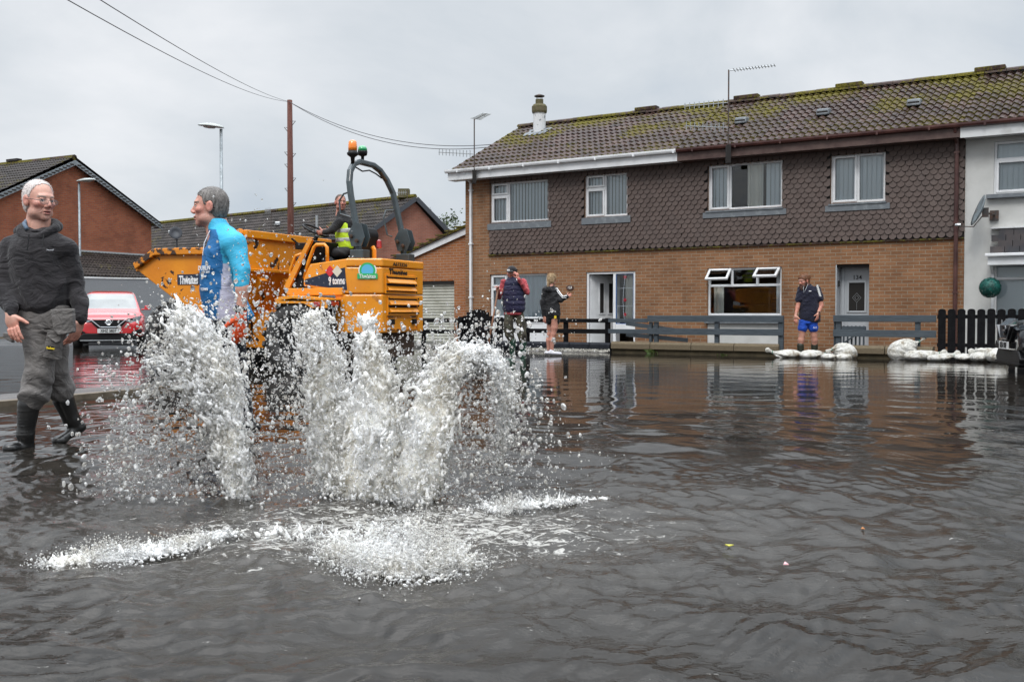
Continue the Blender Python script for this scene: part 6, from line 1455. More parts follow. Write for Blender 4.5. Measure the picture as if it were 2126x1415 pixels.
def strands(o, hair_o, m, n, ln, back, wd=.0007, seed=1):
    """short hairs growing out of the hair shell, combed along 'back'"""
    me = hair_o.data; k = len(me.vertices); V = np.empty(k*3); me.vertices.foreach_get('co', V); V = V.reshape(-1, 3); Nn = np.empty(k*3); me.vertices.foreach_get('normal', Nn); Nn = Nn.reshape(-1, 3)
    r_ = np.random.RandomState(seed); i = r_.randint(0, k, n); b = np.array(back, float); P = V[i]+r_.normal(size=(n, 3))*.0012; nn = Nn[i]
    t = b-nn*(nn @ b)[:, None]+r_.normal(size=(n, 3))*.28; t /= np.linalg.norm(t, axis=1)[:, None]; d1 = t*.75+nn*.55; d2 = t*.95+nn*.12; L_ = ln*r_.uniform(.6, 1.3, (n, 1)); w_ = np.cross(t, nn); w_ = w_/(np.linalg.norm(w_, axis=1)[:, None]+1e-9)*wd
    A = P-nn*.001; B_ = A+d1*L_*.5; C_ = B_+d2*L_*.5; Q = np.stack([A-w_, A+w_, B_+w_*.8, B_-w_*.8, C_+w_*.25, C_-w_*.25], 1).reshape(-1, 3); j = np.arange(n)[:, None]*6
    F = np.concatenate([j+np.array([[0, 1, 2, 3]]), j+np.array([[3, 2, 4, 5]])]); np_obj(Q, F, 'hair_strands', m, hair_o)
# ---------- 1. white-haired man in black hoodie
hairW = hairmat('white_hair', (.52, .44, .41), (.78, .74, .72))
p = Person('white-haired man in glasses, black hoodie, grey work trousers and black wellingtons wading at left', 95, 6.55, 0, (.62, .36, .28)); J = p.J
p.head(J(81, 417, 0), R(57), R(6), 0, hairm=hairW, sc=1.10, age=1, skin=(.62, .36, .28), brow=(.42, .34, .30), lip=(.42, .14, .12), hair=(.0040, [(-.14, .20), (-.07, .130), (-.045, .100), (-.025, .055), (-.012, .01), (.006, -.035), (.03, -.06), (.12, -.085)], 'plain'))
nk = J(84, 470, .02)
M['hoodie'] = cloth('black_sweatshirt', (.017, .016, .018), (.030, .027, .029), .9); M['work_trouser'] = cloth('grey_work_trousers', (.19, .178, .17), (.075, .066, .06), .85, ns=3.4); M['wellie'] = mat('black_rubber', (.010, .010, .010), .28, col2=(.018, .017, .016), ns=8, coat=.25)
side = ns3((.80, .60, 0)); sh = (J(12, 503, -.02), J(147, 507, .03)); 
def f(q):
    rg_ = [(*J(89, 648), .178, .135), (*J(87, 640), .190, .150), (*J(84, 605), .192, .155), (*J(80, 555), .190, .148), (*J(79, 520), .185, .138), (*J(79, 500), .155, .120), (*J(80, 484), .095, .090)]
    q.loft(rg_, (.97, .24, 0), .02)
    for s0, el, wr in (((24, 517, .0), (10, 590, -.05), (23, 645, -.19)), ((138, 520, .02), (157, 590, .06), (166, 655, -.02))):
        a, b, c = J(*s0), J(*el), J(*wr); q.cap(a, b, .074, .066, .02); q.cap(b, c, .066, .050, .015); q.cap(c+(c-b)*-.02, c+(c-b)*.12, .044, .040, .008)
    q.cap(J(66, 487), J(28, 513), .060, .072, .03); q.cap(J(94, 489), J(134, 516), .060, .072, .03)
p.garment('hoodie', [J(5, 460), J(170, 665, -.2), J(80, 660, .2)], f, M['hoodie'], .0085, folds(.017, 1, .8, [(J(0, 640)[2], .10), (J(0, 590)[2], .09)]))
def f(q):   # hood lying round the neck
    n = 22; 
    for k in range(n):
        a = 2*math.pi*k/n; c = J(80, 473)+ns3((.108*math.cos(a), .10*math.sin(a)+.01, .030*math.sin(a)-.045*max(0, -math.sin(a))**2)); a2 = 2*math.pi*(k+1)/n; c2 = J(80, 473)+ns3((.108*math.cos(a2), .10*math.sin(a2)+.01, .030*math.sin(a2)-.045*max(0, -math.sin(a2))**2))
        q.cap(c, c2, .027+.020*max(0, math.sin(a)), .027+.020*max(0, math.sin(a2)), .010)
    q.ell(J(66, 482, .15), (.12, .07, .075), .04)
p.garment('hood', [J(40, 440), J(120, 500), J(80, 500, .25)], f, M['hoodie'], .009, folds(.004, 3, 1.4))
def f(q):
    q.loft([(*J(88, 638), .178, .135), (*J(90, 665), .182, .145), (*J(92, 685), .17, .14)], (.97, .24, 0), .02)
    for pts, rs in (([(74, 672, -.03), (84, 735, -.06), (82, 775, -.08), (72, 812, -.06), (63, 846, -.04)], [.105, .094, .088, .100, .066]), ([(108, 672, .05), (112, 725, .07), (113, 765, .08), (125, 805, .15), (133, 830, .2)], [.10, .088, .082, .090, .064])):
        P_ = [J(*a) for a in pts]
        for a, b, ra, rb in zip(P_[:-1], P_[1:], rs[:-1], rs[1:]): q.cap(a, b, ra, rb, .018)
p.garment('trousers', [J(40, 630, -.1), J(150, 850, .25)], f, M['work_trouser'], .0085, folds(.018, 5, .9, [(J(0, 815)[2], .10), (J(0, 690)[2], .08)]))
def boot(q, top, ank, toe, heel, r0=.070, r1=.052):
    top, ank, toe, heel = map(ns3, (top, ank, toe, heel)); q.cap(top, ank, r0, r1, .02); q.cap(ank, heel, r1, .040, .025); q.cap(heel, toe, .038, .036, .02, flat=(0, 0, 1), fr=.85); q.ell(toe, (.05, .046, .034), .02)
def f(q): boot(q, J(60, 840, -.05), J(53, 902, -.05), J(22, 930, -.14), J(58, 926, -.03))
def ribs(zc_):
    return lambda P: .0022*np.sin(P[:, 2]*330)*((P[:, 2] > zc_) & (P[:, 2] < zc_+.16))
p.garment('boot', [J(0, 830, -.2), J(90, 935, .05)], f, M['wellie'], .008, ribs(J(0, 900)[2]))
def f(q): boot(q, J(132, 830, .17), J(149, 872, .22), J(124, 914, .14), J(165, 886, .25))
p.garment('boot ', [J(110, 815, .1), J(175, 915, .35)], f, M['wellie'], .008)
p.arm([J(80, 500, .03), J(26, 517), J(10, 592, -.05), J(22, 652, -.2)], [.05, .05, .042, .030], .0055, dict(dirv=(.28, -.25, -.9), thumb=(.9, -.2, .3), palm=(-.2, .9, 0), curl=.32, sc=1.12))
p.arm([J(80, 500, .03), J(138, 520, .02), J(158, 592, .06), J(168, 664, -.02)], [.05, .05, .042, .030], .0055, dict(dirv=(-.30, -.15, -.9), thumb=(-.35, -.9, 0), palm=(-.9, .2, .2), curl=.45, sc=1.12))
p.arm([J(80, 500, .03), J(83, 450, .02)], [.075, .066], .01)
o1 = p.finish()
strands(o1, p.k['hair'], hairW, 9000, .011, p.hR @ ns3((0, 1, -.75)), .0008)
# glasses, collar, drawstrings, pockets
gm = mat('spectacle_wire', (.10, .10, .11), .3, .8); gl = glassmat('lens_glass', (.9, .92, .93), 1.3)
mb = MB()
for sd in (-1, 1):
    ring = [p.hl((sd*.033+.024*math.cos(a), -.108-.004*math.cos(a)*sd*-1, .0+.0155*math.sin(a)-.003)) for a in np.linspace(0, 2*math.pi, 16, endpoint=False)]; mb.tube(ring, .0014, 5, closed=True)
    mb.tube([p.hl((sd*.057, -.104, .003)), p.hl((sd*.079, -.06, .006)), p.hl((sd*.084, .0, .008)), p.hl((sd*.083, .02, -.005))], .0020, 5)
mb.tube([p.hl((-.010, -.110, .004)), p.hl((0, -.114, .007)), p.hl((.010, -.110, .004))], .0014, 5); gg_ = mb.build('glasses', gm, o1, smooth=True)
for sd in (-1, 1): mb = MB(); mb.quad(*[p.hl((sd*.033+.023*math.cos(a), -.108, -.003+.0145*math.sin(a))) for a in np.linspace(0, 2*math.pi, 14, endpoint=False)]); mb.build('lens', gl, gg_)
M['shirt_blue'] = cloth('blue_collar', (.16, .22, .30)); M['silver'] = mat('silver_thread', (.30, .31, .33), .4)
c = J(80, 462)
MB().tube([c+ns3((-.075, .03, .03)), c+ns3((-.07, -.05, -.01)), c+ns3((-.035, -.085, -.05))], .014, 6).build('shirt_collar', M['shirt_blue'], o1, smooth=True)
for a, b in (((60, 486, -.155), (56, 520, -.175)), ((91, 486, -.15), (88, 512, -.175))): MB().tube([J(*a), J(*b)], .004, 5).build('drawstring', M['black_plastic'], o1)
fx0 = J(104, 519, -.155); mb = MB(); mb.tube([fx0+ns3((-.022, 0, .004)), fx0+ns3((-.008, -.001, -.002)), fx0+ns3((.008, .001, -.002)), fx0+ns3((.022, .004, .004))], .0028, 4); mb.tube([fx0+ns3((-.022, 0, -.004)), fx0+ns3((-.016, 0, .004))], .0022, 4); mb.tube([fx0+ns3((.016, 0, -.006)), fx0+ns3((.022, 0, .003))], .0022, 4); mb.build('chest_emblem', M['silver'], o1)
def slab(pts, dy, th, nm, m, par, bev=.008):
    P_ = [J(a, b, dy+(c if len(r_) > 2 else 0)) for r_ in pts for a, b, c in [(r_[0], r_[1], r_[2] if len(r_) > 2 else 0)]]; n = len(P_); mb = MB(); mb.v = [tuple(q) for q in P_]+[tuple(q+ns3((0, th, 0))) for q in P_]; mb.f = [tuple(range(n)), tuple(range(n, 2*n))[::-1]]+[(k, (k+1) % n, n+(k+1) % n, n+k) for k in range(n)]
    return mb.build(nm, m, par, bevel=bev)
slab([(103, 642), (150, 640, .05), (152, 690, .05), (122, 696), (110, 686)], -.205, .05, 'holster_pocket', M['work_trouser'], o1)
pk = slab([(97, 688), (126, 694, .03), (122, 748, .03), (88, 742)], -.185, .05, 'cargo_pocket', M['work_trouser'], o1)
slab([(98, 684), (128, 690, .03), (126, 708, .03), (116, 711), (100, 700)], -.20, .02, 'pocket_flap', M['work_trouser'], o1, .004)
M['yellow_letter'] = mat('yellow_thread', (.75, .55, .02), .6)
slab([(99, 717), (111, 719), (110, 728), (98, 726)], -.200, .008, 'cloth_badge', M['black_plastic'], o1, .001)
q_ = J(105, 722.5, -.204); text('fadew', .020, M['yellow_letter'], o1, tuple(q_), (R(90), R(8), 0), sx=1.1, bold=.0006)
slab([(5, 690), (22, 692), (26, 712), (14, 706), (4, 700)], .02, .04, 'holster_pocket', M['work_trouser'], o1)

# ---------- 2. man in blue running top
hairG = hairmat('grey_hair', (.05, .044, .04), (.24, .22, .205))
p = Person('grey-haired man in profile wearing a two-tone blue running top and orange gloves', 470, 7.0, 0, (.55, .30, .23)); J = p.J
p.head(J(437, 430, 0), R(-82), R(2), 0, hairm=hairG, sc=1.16, thin=.96, age=1, skin=(.55, .30, .23), brow=(.16, .12, .10), hair=(.0040, [(-.14, .20), (-.080, .085), (-.060, .072), (-.040, .060), (-.032, .02), (-.020, -.01), (-.010, -.03), (.012, -.03), (.03, -.065), (.12, -.09)], 'crop'))
def topmat():
    m, N, L, b = newmat('running_top'); b.inputs['Roughness'].default_value = .6; b.inputs['Specular IOR Level'].default_value = .35
    a = N.new('ShaderNodeAttribute'); a.attribute_name = 'Col'; L.new(a.outputs[0], b.inputs['Base Color'])
    n = noise(N, L, 9, 4, .6, dist=1, sc3=(1, 1, 2)); bp = N.new('ShaderNodeBump'); bp.inputs['Strength'].default_value = .5; bp.inputs['Distance'].default_value = .02; L.new(n.outputs[0], bp.inputs['Height']); L.new(bp.outputs[0], b.inputs['Normal']); return m
M['top'] = topmat()
fwv = ns3((-.97, -.24, 0)); sdv = ns3((.24, -.97, 0))
def f(q):
    q.loft([(*J(473, 660), .19, .150), (*J(468, 635), .195, .155), (*J(462, 600), .195, .160), (*J(463, 560), .20, .155), (*J(468, 520), .20, .145), (*J(471, 492), .175, .115), (*J(456, 474), .085, .085), (*J(450, 460), .070, .070)], sdv, .03)
    q.cap(J(470, 490, -.08), J(486, 506, -.17), .075, .080, .04); q.cap(J(486, 506, -.18), J(501, 560, -.22), .080, .060, .025); q.cap(J(501, 560, -.22), J(503, 592, -.24), .060, .047, .015)
    q.cap(J(470, 492, .10), J(470, 510, .17), .07, .075, .04); q.cap(J(470, 510, .18), J(462, 575, .23), .070, .056, .025); q.cap(J(462, 575, .24), J(440, 610, .16), .058, .05, .03)
    q.cap(J(492, 635, -.02), J(522, 655, .0), .075, .022, .04)
bd = [(J(0, 575)[2], .07), (J(0, 530)[2], .06)]
p.garment('running_top', [J(405, 450, -.3), J(535, 670, .3)], f, M['top'], .009, folds(.009, 2, .9, bd))
M['track'] = cloth('navy_track_trousers', (.012, .014, .022)); M['glove'] = mat('orange_glove', (.75, .10, .02), .5, col2=(.55, .05, .01), ns=20)
def f(q):
    q.loft([(*J(474, 650), .17, .14), (*J(474, 690), .165, .14)], sdv, .03)
    for pts in ([(480, 690, -.09), (490, 770, -.10), (505, 835, -.12), (514, 880, -.12)], [(462, 690, .09), (448, 765, .08), (446, 830, .08), (442, 890, .08)]):
        P_ = [J(*a) for a in pts]
        for a, b, ra, rb in zip(P_[:-1], P_[1:], (.10, .075, .058), (.075, .06, .048)): q.cap(a, b, ra, rb, .03)
p.garment('track_trousers', [J(430, 640, -.25), J(530, 900, .25)], f, M['track'], .011, folds(.006, 4))
def f(q):
    for a, b in (((512, 890, -.12), (532, 886, -.12)), ((440, 904, .08), (410, 909, .04))): q.cap(J(*a), J(*b), .042, .035, .02)
p.garment('shoes', [J(400, 880, -.2), J(545, 925, .15)], f, M['black_plastic'], .010)
M['sk'] = None
p.arm([J(466, 500, .0), J(488, 512, -.17), J(502, 570, -.23), J(503, 600, -.24), J(501, 645, -.25)], [.05, .05, .046, .044, .031], .008)
p.arm([J(466, 500, .0), J(470, 510, .17), J(462, 575, .22), J(446, 600, .18), J(430, 640, .12)], [.05, .05, .045, .042, .032], .008)
p.arm([J(466, 500, .02), J(449, 455, .02)], [.075, .066], .01)
def f(q): hand_sdf(q, J(500, 652, -.25), (-.05, -.05, -1), (-.8, -.5, 0), (-.5, .8, 0), curl=.35, sc=1.2, r=1.25); q.cap(J(501, 646, -.25), J(500, 660, -.25), .038, .036, .01)
p.garment('glove', [J(480, 640, -.3), J(520, 715, -.2)], f, M['glove'], .006)
def f(q): hand_sdf(q, J(428, 645, .12), (-.2, -.1, -1), (-.8, -.5, 0), (-.3, .8, 0), curl=.4, sc=1.1, r=1.25)
p.garment('glove ', [J(405, 640, .1), J(440, 700, .2)], f, M['glove'], .007)
o2 = p.finish()
strands(o2, p.k['hair'], hairG, 9000, .0065, p.hR @ ns3((0, 1, -.5)), .0008, 2)
# colour panels of the top: body mid blue, sleeves and collar cyan, side panel pale
tp2 = p.k['running_top']; me = tp2.data; n = len(me.vertices); V = np.empty(n*3); me.vertices.foreach_get('co', V); V = V.reshape(-1, 3)
zc = lambda py: J(0, py)[2]
fw = (V-J(466, 560)) @ fwv; sd_ = (V-J(466, 560)) @ sdv; z = V[:, 2]
cyan = (.045, .40, .62); mid = (.010, .115, .30); pale = (.50, .50, .62)
col = np.tile(np.array(mid), (n, 1))
pxv = 1063+FPX*(V[:, 0]+p.o0[0])/(V[:, 1]+p.o0[1]); pyv = 650-FPX*(V[:, 2]-CAMH)/(V[:, 1]+p.o0[1])
seam = np.interp(pyv, [455, 470, 500, 545, 600, 650], [440, 449, 456, 464, 459, 451])      # raglan seam, then side seam
near_ = V[:, 1] < .06; bk = np.interp(pyv, [540, 660], [476, 492]); arm_ = (pyv > 515) & (pyv < 607) & (V[:, 1] < -.09) & (pxv > np.interp(pyv, [515, 560, 600], [468, 478, 486]))
col[(pxv > seam) & (pyv < 546)] = cyan; col[(pxv > seam) & (pyv >= 546)] = pale; col[(pxv > 497) & (pyv > 600) & ~arm_] = (.02, .22, .48); col[arm_] = cyan; col[~near_ & (pyv < 610) & (pxv > seam)] = cyan; col[(V[:, 1] > .15)] = cyan; col[pyv < 476] = cyan
ca = me.color_attributes.new('Col', 'FLOAT_COLOR', 'POINT'); ca.data.foreach_set('color', np.concatenate([col, np.ones((n, 1))], 1).astype(np.float32).ravel())
yawb = math.atan2(sdv[1], sdv[0])
vn = np.empty(n*3); me.vertices.foreach_get('normal', vn); vn = vn.reshape(-1, 3)
def chest(txt, px, py, size, sx=1.0, nm='lettering'):
    c_ = np.where((np.abs(pxv-px) < 4) & (np.abs(pyv-py) < 4))[0]
    if not len(c_): return
    y0 = V[c_, 1].min(); c_ = c_[V[c_, 1] < y0+.04]; q = V[c_].mean(0); nn = vn[c_].mean(0); nn[2] = 0; nn /= np.linalg.norm(nn)
    return text(txt, size, M['white_letter'], o2, tuple(q+nn*.010), (R(90), 0, math.atan2(nn[1], nn[0])+R(90)), nm, ext=.001, sx=sx, bold=.0006)
for t_, a_, b_, s_ in (('DUBLIN', 428, 556, .044), ('CITY 2019', 430, 565, .020), ('fisher', 427, 574, .028), ('TOWN', 427, 601, .026)):
    chest(t_, a_, b_, s_, .9)
mb = MB(); 
for dz in (0,): mb.tube([J(436, 478, -.09), J(424, 505, -.10), J(421, 530, -.10)], .0035, 4)
mb.build('zip', M['white_letter'], o2)
mb = MB(); mb.tube([J(474, 655, -.215), J(489, 720, -.215), J(498, 780, -.205), J(512, 845, -.19), J(518, 880, -.175)], .010, 4); mb.tube([J(468, 655, -.205), J(483, 720, -.21), J(492, 780, -.20), J(507, 845, -.185)], .008, 4); mb.build('trouser_stripe', M['white_letter'], o2)
a = J(501, 641, -.25); wt = MB().lathe([(.036, -.012), (.040, -.010), (.040, .010), (.036, .012)], 18, Matrix.Translation(Vector(a))).build('watch_strap', M['black_plastic'], o2, smooth=True)
MB().lathe([(0, -.006), (.024, -.004), (.026, .004), (.022, .008), (0, .008)], 16, Matrix.Translation(Vector(a)+Vector((-.016, -.040, 0))) @ Matrix.Rotation(R(90), 4, 'X')).build('watch_face', M['black_plastic'], wt)

# ---------- 3. man in cap and quilted vest with a broom pole
p = Person('man in black cap and navy quilted vest holding a pole, phone at his cheek', 1065, 18.8, -.05, (.46, .22, .17)); J = p.J
hd = dict(h=.0055)
p.head(J(1062.5, 567), R(-16), R(8), 0, hairm=hairG, sc=1.08, skin=(.46, .22, .17), brow=(.10, .07, .05), hair=(.004, [(-.14, .2), (-.03, .03), (.0, -.02), (.03, -.06), (.12, -.08)], 'plain'), **hd)
M['cap'] = cloth('black_cap', (.014, .014, .017)); M['pink'] = cloth('pink_sweatshirt', (.42, .075, .085), (.30, .05, .06)); M['vest'] = cloth('navy_quilted_vest', (.012, .016, .048), (.020, .016, .05), .5); M['green_boot'] = mat('green_rubber', (.010, .040, .025), .3, coat=.2)
M['camo'] = mat('camouflage_cloth', (.085, .075, .05), .85, col2=(.035, .03, .022), ns=9, lo=.48, hi=.5, col3=(.05, .055, .035), lo3=.55, hi3=.56, ns3=11, bump=.4, bs=40)
def f(q):
    q.ell(p.hl((0, .008, .052)), (.092, .108, .082), .01, rot=(R(8), 0, R(-16))); q.ell(p.hl((0, -.115, .044)), (.070, .060, .012), .012, rot=(R(14), 0, R(-16)))
p.garment('cap', [p.hl((0, 0, .05))], f, M['cap'], .007)
def f(q):
    q.loft([(*J(1066, 652), .185, .125), (*J(1066, 640), .18, .12), (*J(1065, 600), .175, .12), (*J(1065, 583), .12, .10), (*J(1064, 577), .065, .065)], (.98, -.2, 0), .03)
    for pts in ([(1046, 585), (1036, 616, -.02), (1034, 604, -.24)], [(1087, 584), (1095, 607, -.08), (1077, 580, -.2)]):
        a, b, c = [J(*x) for x in pts]; q.cap(a, b, .062, .052, .015); q.cap(b, c, .050, .040, .012)
p.garment('sweatshirt', [J(1030, 570, -.2), J(1100, 655, .1)], f, M['pink'], .013, folds(.010, 2))
zq = J(0, 572)[2]
def quilt(P): return -.012*np.abs(np.sin((P[:, 2]-zq)*math.pi/.095))**.6+.004+.006*np.exp(-((P[:, 0]-.0)/.012)**2)
def f(q):
    q.loft([(*J(1067, 645), .205, .145), (*J(1067, 630), .215, .155), (*J(1066, 600), .205, .15), (*J(1066, 585), .185, .135), (*J(1064, 577), .09, .09), (*J(1063, 572), .075, .08)], (.98, -.2, 0), .02)
p.garment('vest', [J(1040, 565, -.1), J(1095, 650, .1)], f, M['vest'], .011, quilt)
def f(q):
    for pts in ([(1058, 652), (1055, 678, -.03), (1058, 695), (1064, 709)], [(1077, 652), (1083, 678), (1084, 695), (1086, 712)]):
        P_ = [J(*a) for a in pts]
        for a, b, ra, rb in zip(P_[:-1], P_[1:], (.098, .092, .088), (.092, .090, .066)): q.cap(a, b, ra, rb, .012)
p.garment('trousers', [J(1045, 645, -.1), J(1095, 715, .1)], f, M['camo'], .013, folds(.014, 7, 1.1))
def f(q):
    boot(q, J(1064, 708), J(1064, 741), J(1055, 748, -.12), J(1065, 748)); boot(q, J(1086, 710), J(1086, 742), J(1082, 749.5, -.14), J(1087, 750))
p.garment('boots', [J(1045, 700, -.1), J(1095, 755, .05)], f, M['green_boot'], .011)
p.arm([J(1064, 590), J(1048, 588), J(1036, 615, -.04), J(1034, 604, -.24)], [.045, .045, .038, .03], .007, dict(dirv=(-.1, -.5, .7), thumb=(.5, -.6, .3), palm=(.1, -.6, -.4), curl=1.1, sc=1.0))
p.arm([J(1064, 590), J(1085, 588), J(1094, 606, -.08), J(1076.5, 579, -.19)], [.045, .045, .038, .030], .007, dict(dirv=(-.30, -.05, .95), thumb=(-.7, -.6, 0), palm=(-.8, .4, .2), curl=.7, sc=1.0))
o3 = p.finish()
c = p.hl((-.03, -.098, .062)); text('NR', .05, M['white_letter'], o3, tuple(c+ns3((0, -.022, 0))), (R(90), 0, R(-16)), 'cap_badge', sx=.8, bold=.002)
mb = MB(); [mb.lathe([(0, 0), (.008, 0), (.008, .004), (0, .005)], 8, Matrix.Translation(Vector(J(1066.5-k*.2, 590+k*13, -.155))) @ Matrix.Rotation(R(90), 4, 'X')) for k in range(5)]; mb.build('snap', M['silver'], o3)
M['pole_brown'] = mat('broom_handle', (.22, .10, .05), .6, col2=(.14, .06, .03), ns=9, sc3=(1, 1, .2))
a = J(1034.8, 596, -.30)+p.o0; b = J(1007, 756, -.45)+p.o0; pb = MB().tube([(0, 0, 0), tuple(a-b)], .0165, 8).build('broom_handle', M['pole_brown'], None, smooth=True, loc=tuple(b)); tag(pb, 'long brown wooden pole leaning from the hand of the man in the cap', 'pole')
a = J(1071.5, 566, -.13)+p.o0; ph = MB().box(-.005, .005, -.035, .035, -.07, .07).build('phone', M['black_plastic'], None, bevel=.004, loc=tuple(a), rot=(R(5), R(12), R(20))); tag(ph, 'dark phone pressed to the cheek of the man in the cap', 'phone')

# ---------- 4. girl in black jacket and shorts
hairB = hairmat('blonde_hair', (.24, .15, .07), (.58, .42, .24))
p = Person('blonde girl seen from behind in black hooded jacket, black shorts and white trainers', 1148, 20.6, 0, (.55, .28, .21)); J = p.J
p.head(J(1146, 580), R(138), R(4), 0, hairm=hairB, sc=.98, thin=.94, age=None, skin=(.55, .28, .21), brow=(.3, .2, .1), hair=(.012, [(-.14, .2), (-.08, .075), (-.04, .03), (-.01, -.03), (.03, -.08), (.12, -.10)], 'pony'), **hd)
M['jacket_blk'] = cloth('black_jacket', (.010, .010, .012), (.018, .018, .02), .7)
def f(q):
    q.loft([(*J(1146, 655), .175, .13), (*J(1146, 640), .18, .135), (*J(1143, 620), .165, .125), (*J(1142, 603), .16, .115), (*J(1142, 595), .10, .09), (*J(1143, 590), .06, .06)], (.9, -.4, 0), .03)
    for pts, rs in (([(1132, 600, -.05), (1127, 628, -.03), (1129, 655, -.02)], (.062, .058, .042)), ([(1153, 601, .05), (1164, 622, -.10), (1177, 616, -.12)], (.062, .056, .045))):
        P_ = [J(*x) for x in pts]; q.cap(P_[0], P_[1], rs[0], rs[1], .03); q.cap(P_[1], P_[2], rs[1], rs[2], .03)
    q.ell(J(1139, 600, -.12), (.075, .05, .06), .03)
p.garment('hooded_jacket', [J(1120, 588, -.15), J(1183, 660, .1)], f, M['jacket_blk'], .012, folds(.011, 9))
M['shorts_blk'] = cloth('black_shorts', (.008, .008, .009))
def f(q):
    q.loft([(*J(1147, 652), .15, .11), (*J(1147, 660), .155, .12)], (.95, -.3, 0), .02); q.cap(J(1152, 657), J(1153, 666), .09, .095, .02); q.cap(J(1142, 657), J(1140, 665), .09, .09, .02)
p.garment('shorts', [J(1130, 648, -.1), J(1162, 668, .1)], f, M['shorts_blk'], .012, folds(.005, 2))
for pts, rs in (([(1151, 660, -.03), (1151, 680, -.03), (1149, 693, -.03), (1146, 706, -.02), (1146, 726, -.02)], [.085, .068, .052, .054, .033]), ([(1143, 660, .06), (1142, 680, .06), (1141, 693, .06), (1139, 706, .07), (1139, 725, .07)], [.082, .066, .052, .053, .033])): p.arm([J(*a) for a in pts], rs, .009)
p.arm([J(1143, 604), J(1133, 602, -.04), J(1127, 628, -.03), J(1130, 657, -.03)], [.04, .04, .035, .024], .006, dict(dirv=(.05, -.1, -1), thumb=(.8, -.4, 0), palm=(.3, .8, 0), curl=.6, sc=.9))
p.arm([J(1143, 604), J(1153, 603, .04), J(1164, 621, -.10), J(1177, 616.5, -.13)], [.04, .04, .035, .024], .006, dict(dirv=(.7, .2, .35), thumb=(-.2, 0, .9), palm=(-.2, .8, .2), curl=.9, sc=.9))
M['trainer'] = mat('white_trainers', (.66, .66, .70), .5, col2=(.5, .5, .55), ns=12)
def f(q):
    q.cap(J(1141, 732, -.02), J(1163, 734, -.06), .040, .034, .02); q.ell(J(1145, 728, -.02), (.045, .04, .035), .02); q.cap(J(1134, 732, .07), J(1148, 733, .04), .038, .033, .02)
p.garment('trainers', [J(1128, 722, -.1), J(1170, 739, .12)], f, M['trainer'], .009)
o4 = p.finish()
strands(o4, p.k['hair'], hairB, 3000, .04, (.1, 0, -1), .0016, 3)
mb = MB(); mb.tube([J(1156, 597.5, -.02), J(1163, 608, -.09), J(1169, 615, -.155), J(1177, 613.5, -.165)], .012, 5); mb.tube([J(1153.5, 598, -.035), J(1160, 609, -.12), J(1168, 618, -.175), J(1176, 618, -.172)], .007, 5); mb.build('sleeve_stripe', M['white_letter'], o4)
MB().box(0, .045, 0, .006, 0, .055).build('shorts_panel', M['yellow_letter'], o4, loc=tuple(J(1150.5, 661, -.155)))

# ---------- 5. bearded man in blue shorts
hairR = hairmat('auburn_hair', (.09, .032, .012), (.24, .10, .04)); beardR = hairmat('auburn_beard', (.045, .016, .009), (.11, .04, .02))
p = Person('bearded man with hair bun in navy t-shirt and blue shorts behind the sandbags', 1678, 20.4, 0, (.50, .26, .19)); J = p.J
p.head(J(1669, 583), R(-62), R(14), 0, hairm=hairR, beardm=beardR, sc=1.12, skin=(.50, .26, .19), brow=(.12, .05, .03), beard=True, hair=(.013, [(-.14, .2), (-.085, .068), (-.05, .045), (-.03, .01), (-.01, -.03), (.03, -.05), (.12, -.06)], 'bun'), **hd)
M['tee'] = cloth('navy_tshirt', (.009, .011, .026), (.013, .013, .026)); M['blue_short'] = cloth('blue_shorts', (.010, .075, .46), (.008, .055, .36), .6); M['olive_boot'] = mat('olive_rubber', (.022, .024, .014), .5)
def f(q):
    q.loft([(*J(1681, 667), .215, .155), (*J(1681, 650), .215, .16), (*J(1680, 625), .205, .15), (*J(1680, 605), .20, .135), (*J(1680, 597), .15, .11), (*J(1677, 591), .07, .07)], (.95, -.32, 0), .03)
    q.cap(J(1662, 601, .03), J(1659, 622, .02), .072, .078, .03); q.cap(J(1697, 600, -.05), J(1702, 619, -.09), .072, .082, .03)
p.garment('t_shirt', [J(1650, 588, -.2), J(1710, 670, .2)], f, M['tee'], .012, folds(.011, 4))
def f(q):
    q.loft([(*J(1678, 664), .18, .14), (*J(1678, 670), .19, .145)], (.95, -.3, 0), .02); q.cap(J(1669, 668), J(1666.5, 681), .096, .102, .022); q.cap(J(1686, 668, -.04), J(1688.5, 681, -.04), .096, .102, .022)
p.garment('shorts', [J(1650, 660, -.15), J(1705, 690, .15)], f, M['blue_short'], .012, folds(.008, 5))
for pts in ([(1665, 680), (1665, 696), (1663, 706), (1662, 722), (1662, 738)], [(1689, 680, -.03), (1690, 696, -.03), (1691, 706, -.02), (1691, 722, -.01), (1691, 738)]): p.arm([J(*a) for a in pts], [.085, .062, .064, .045, .04], .01)
p.arm([J(1678, 605), J(1662, 604, .02), J(1660, 620, .02), J(1656, 638, .0), J(1652, 655, -.05)], [.05, .05, .05, .042, .027], .007, dict(dirv=(-.1, -.3, -.95), thumb=(.6, -.7, 0), palm=(.7, .6, 0), curl=.45, sc=1.05))
p.arm([J(1678, 605), J(1697, 604, -.05), J(1703, 617, -.09), J(1705, 634, -.10), J(1698.5, 650, -.17)], [.05, .05, .052, .046, .029], .007, dict(dirv=(-.2, -.25, -.95), thumb=(-.7, -.6, 0), palm=(-.5, .8, 0), curl=.5, sc=1.05))
p.arm([J(1678, 600), J(1673, 588)], [.07, .06], .01)
def f(q):
    boot(q, J(1662, 717), J(1662, 741), J(1652, 748, -.12), J(1663, 747), .070, .06); boot(q, J(1691, 717), J(1691, 741), J(1684, 748, -.14), J(1692, 747), .070, .06)
p.garment('boots', [J(1645, 712, -.1), J(1700, 752, .1)], f, M['olive_boot'], .012)
o5 = p.finish()
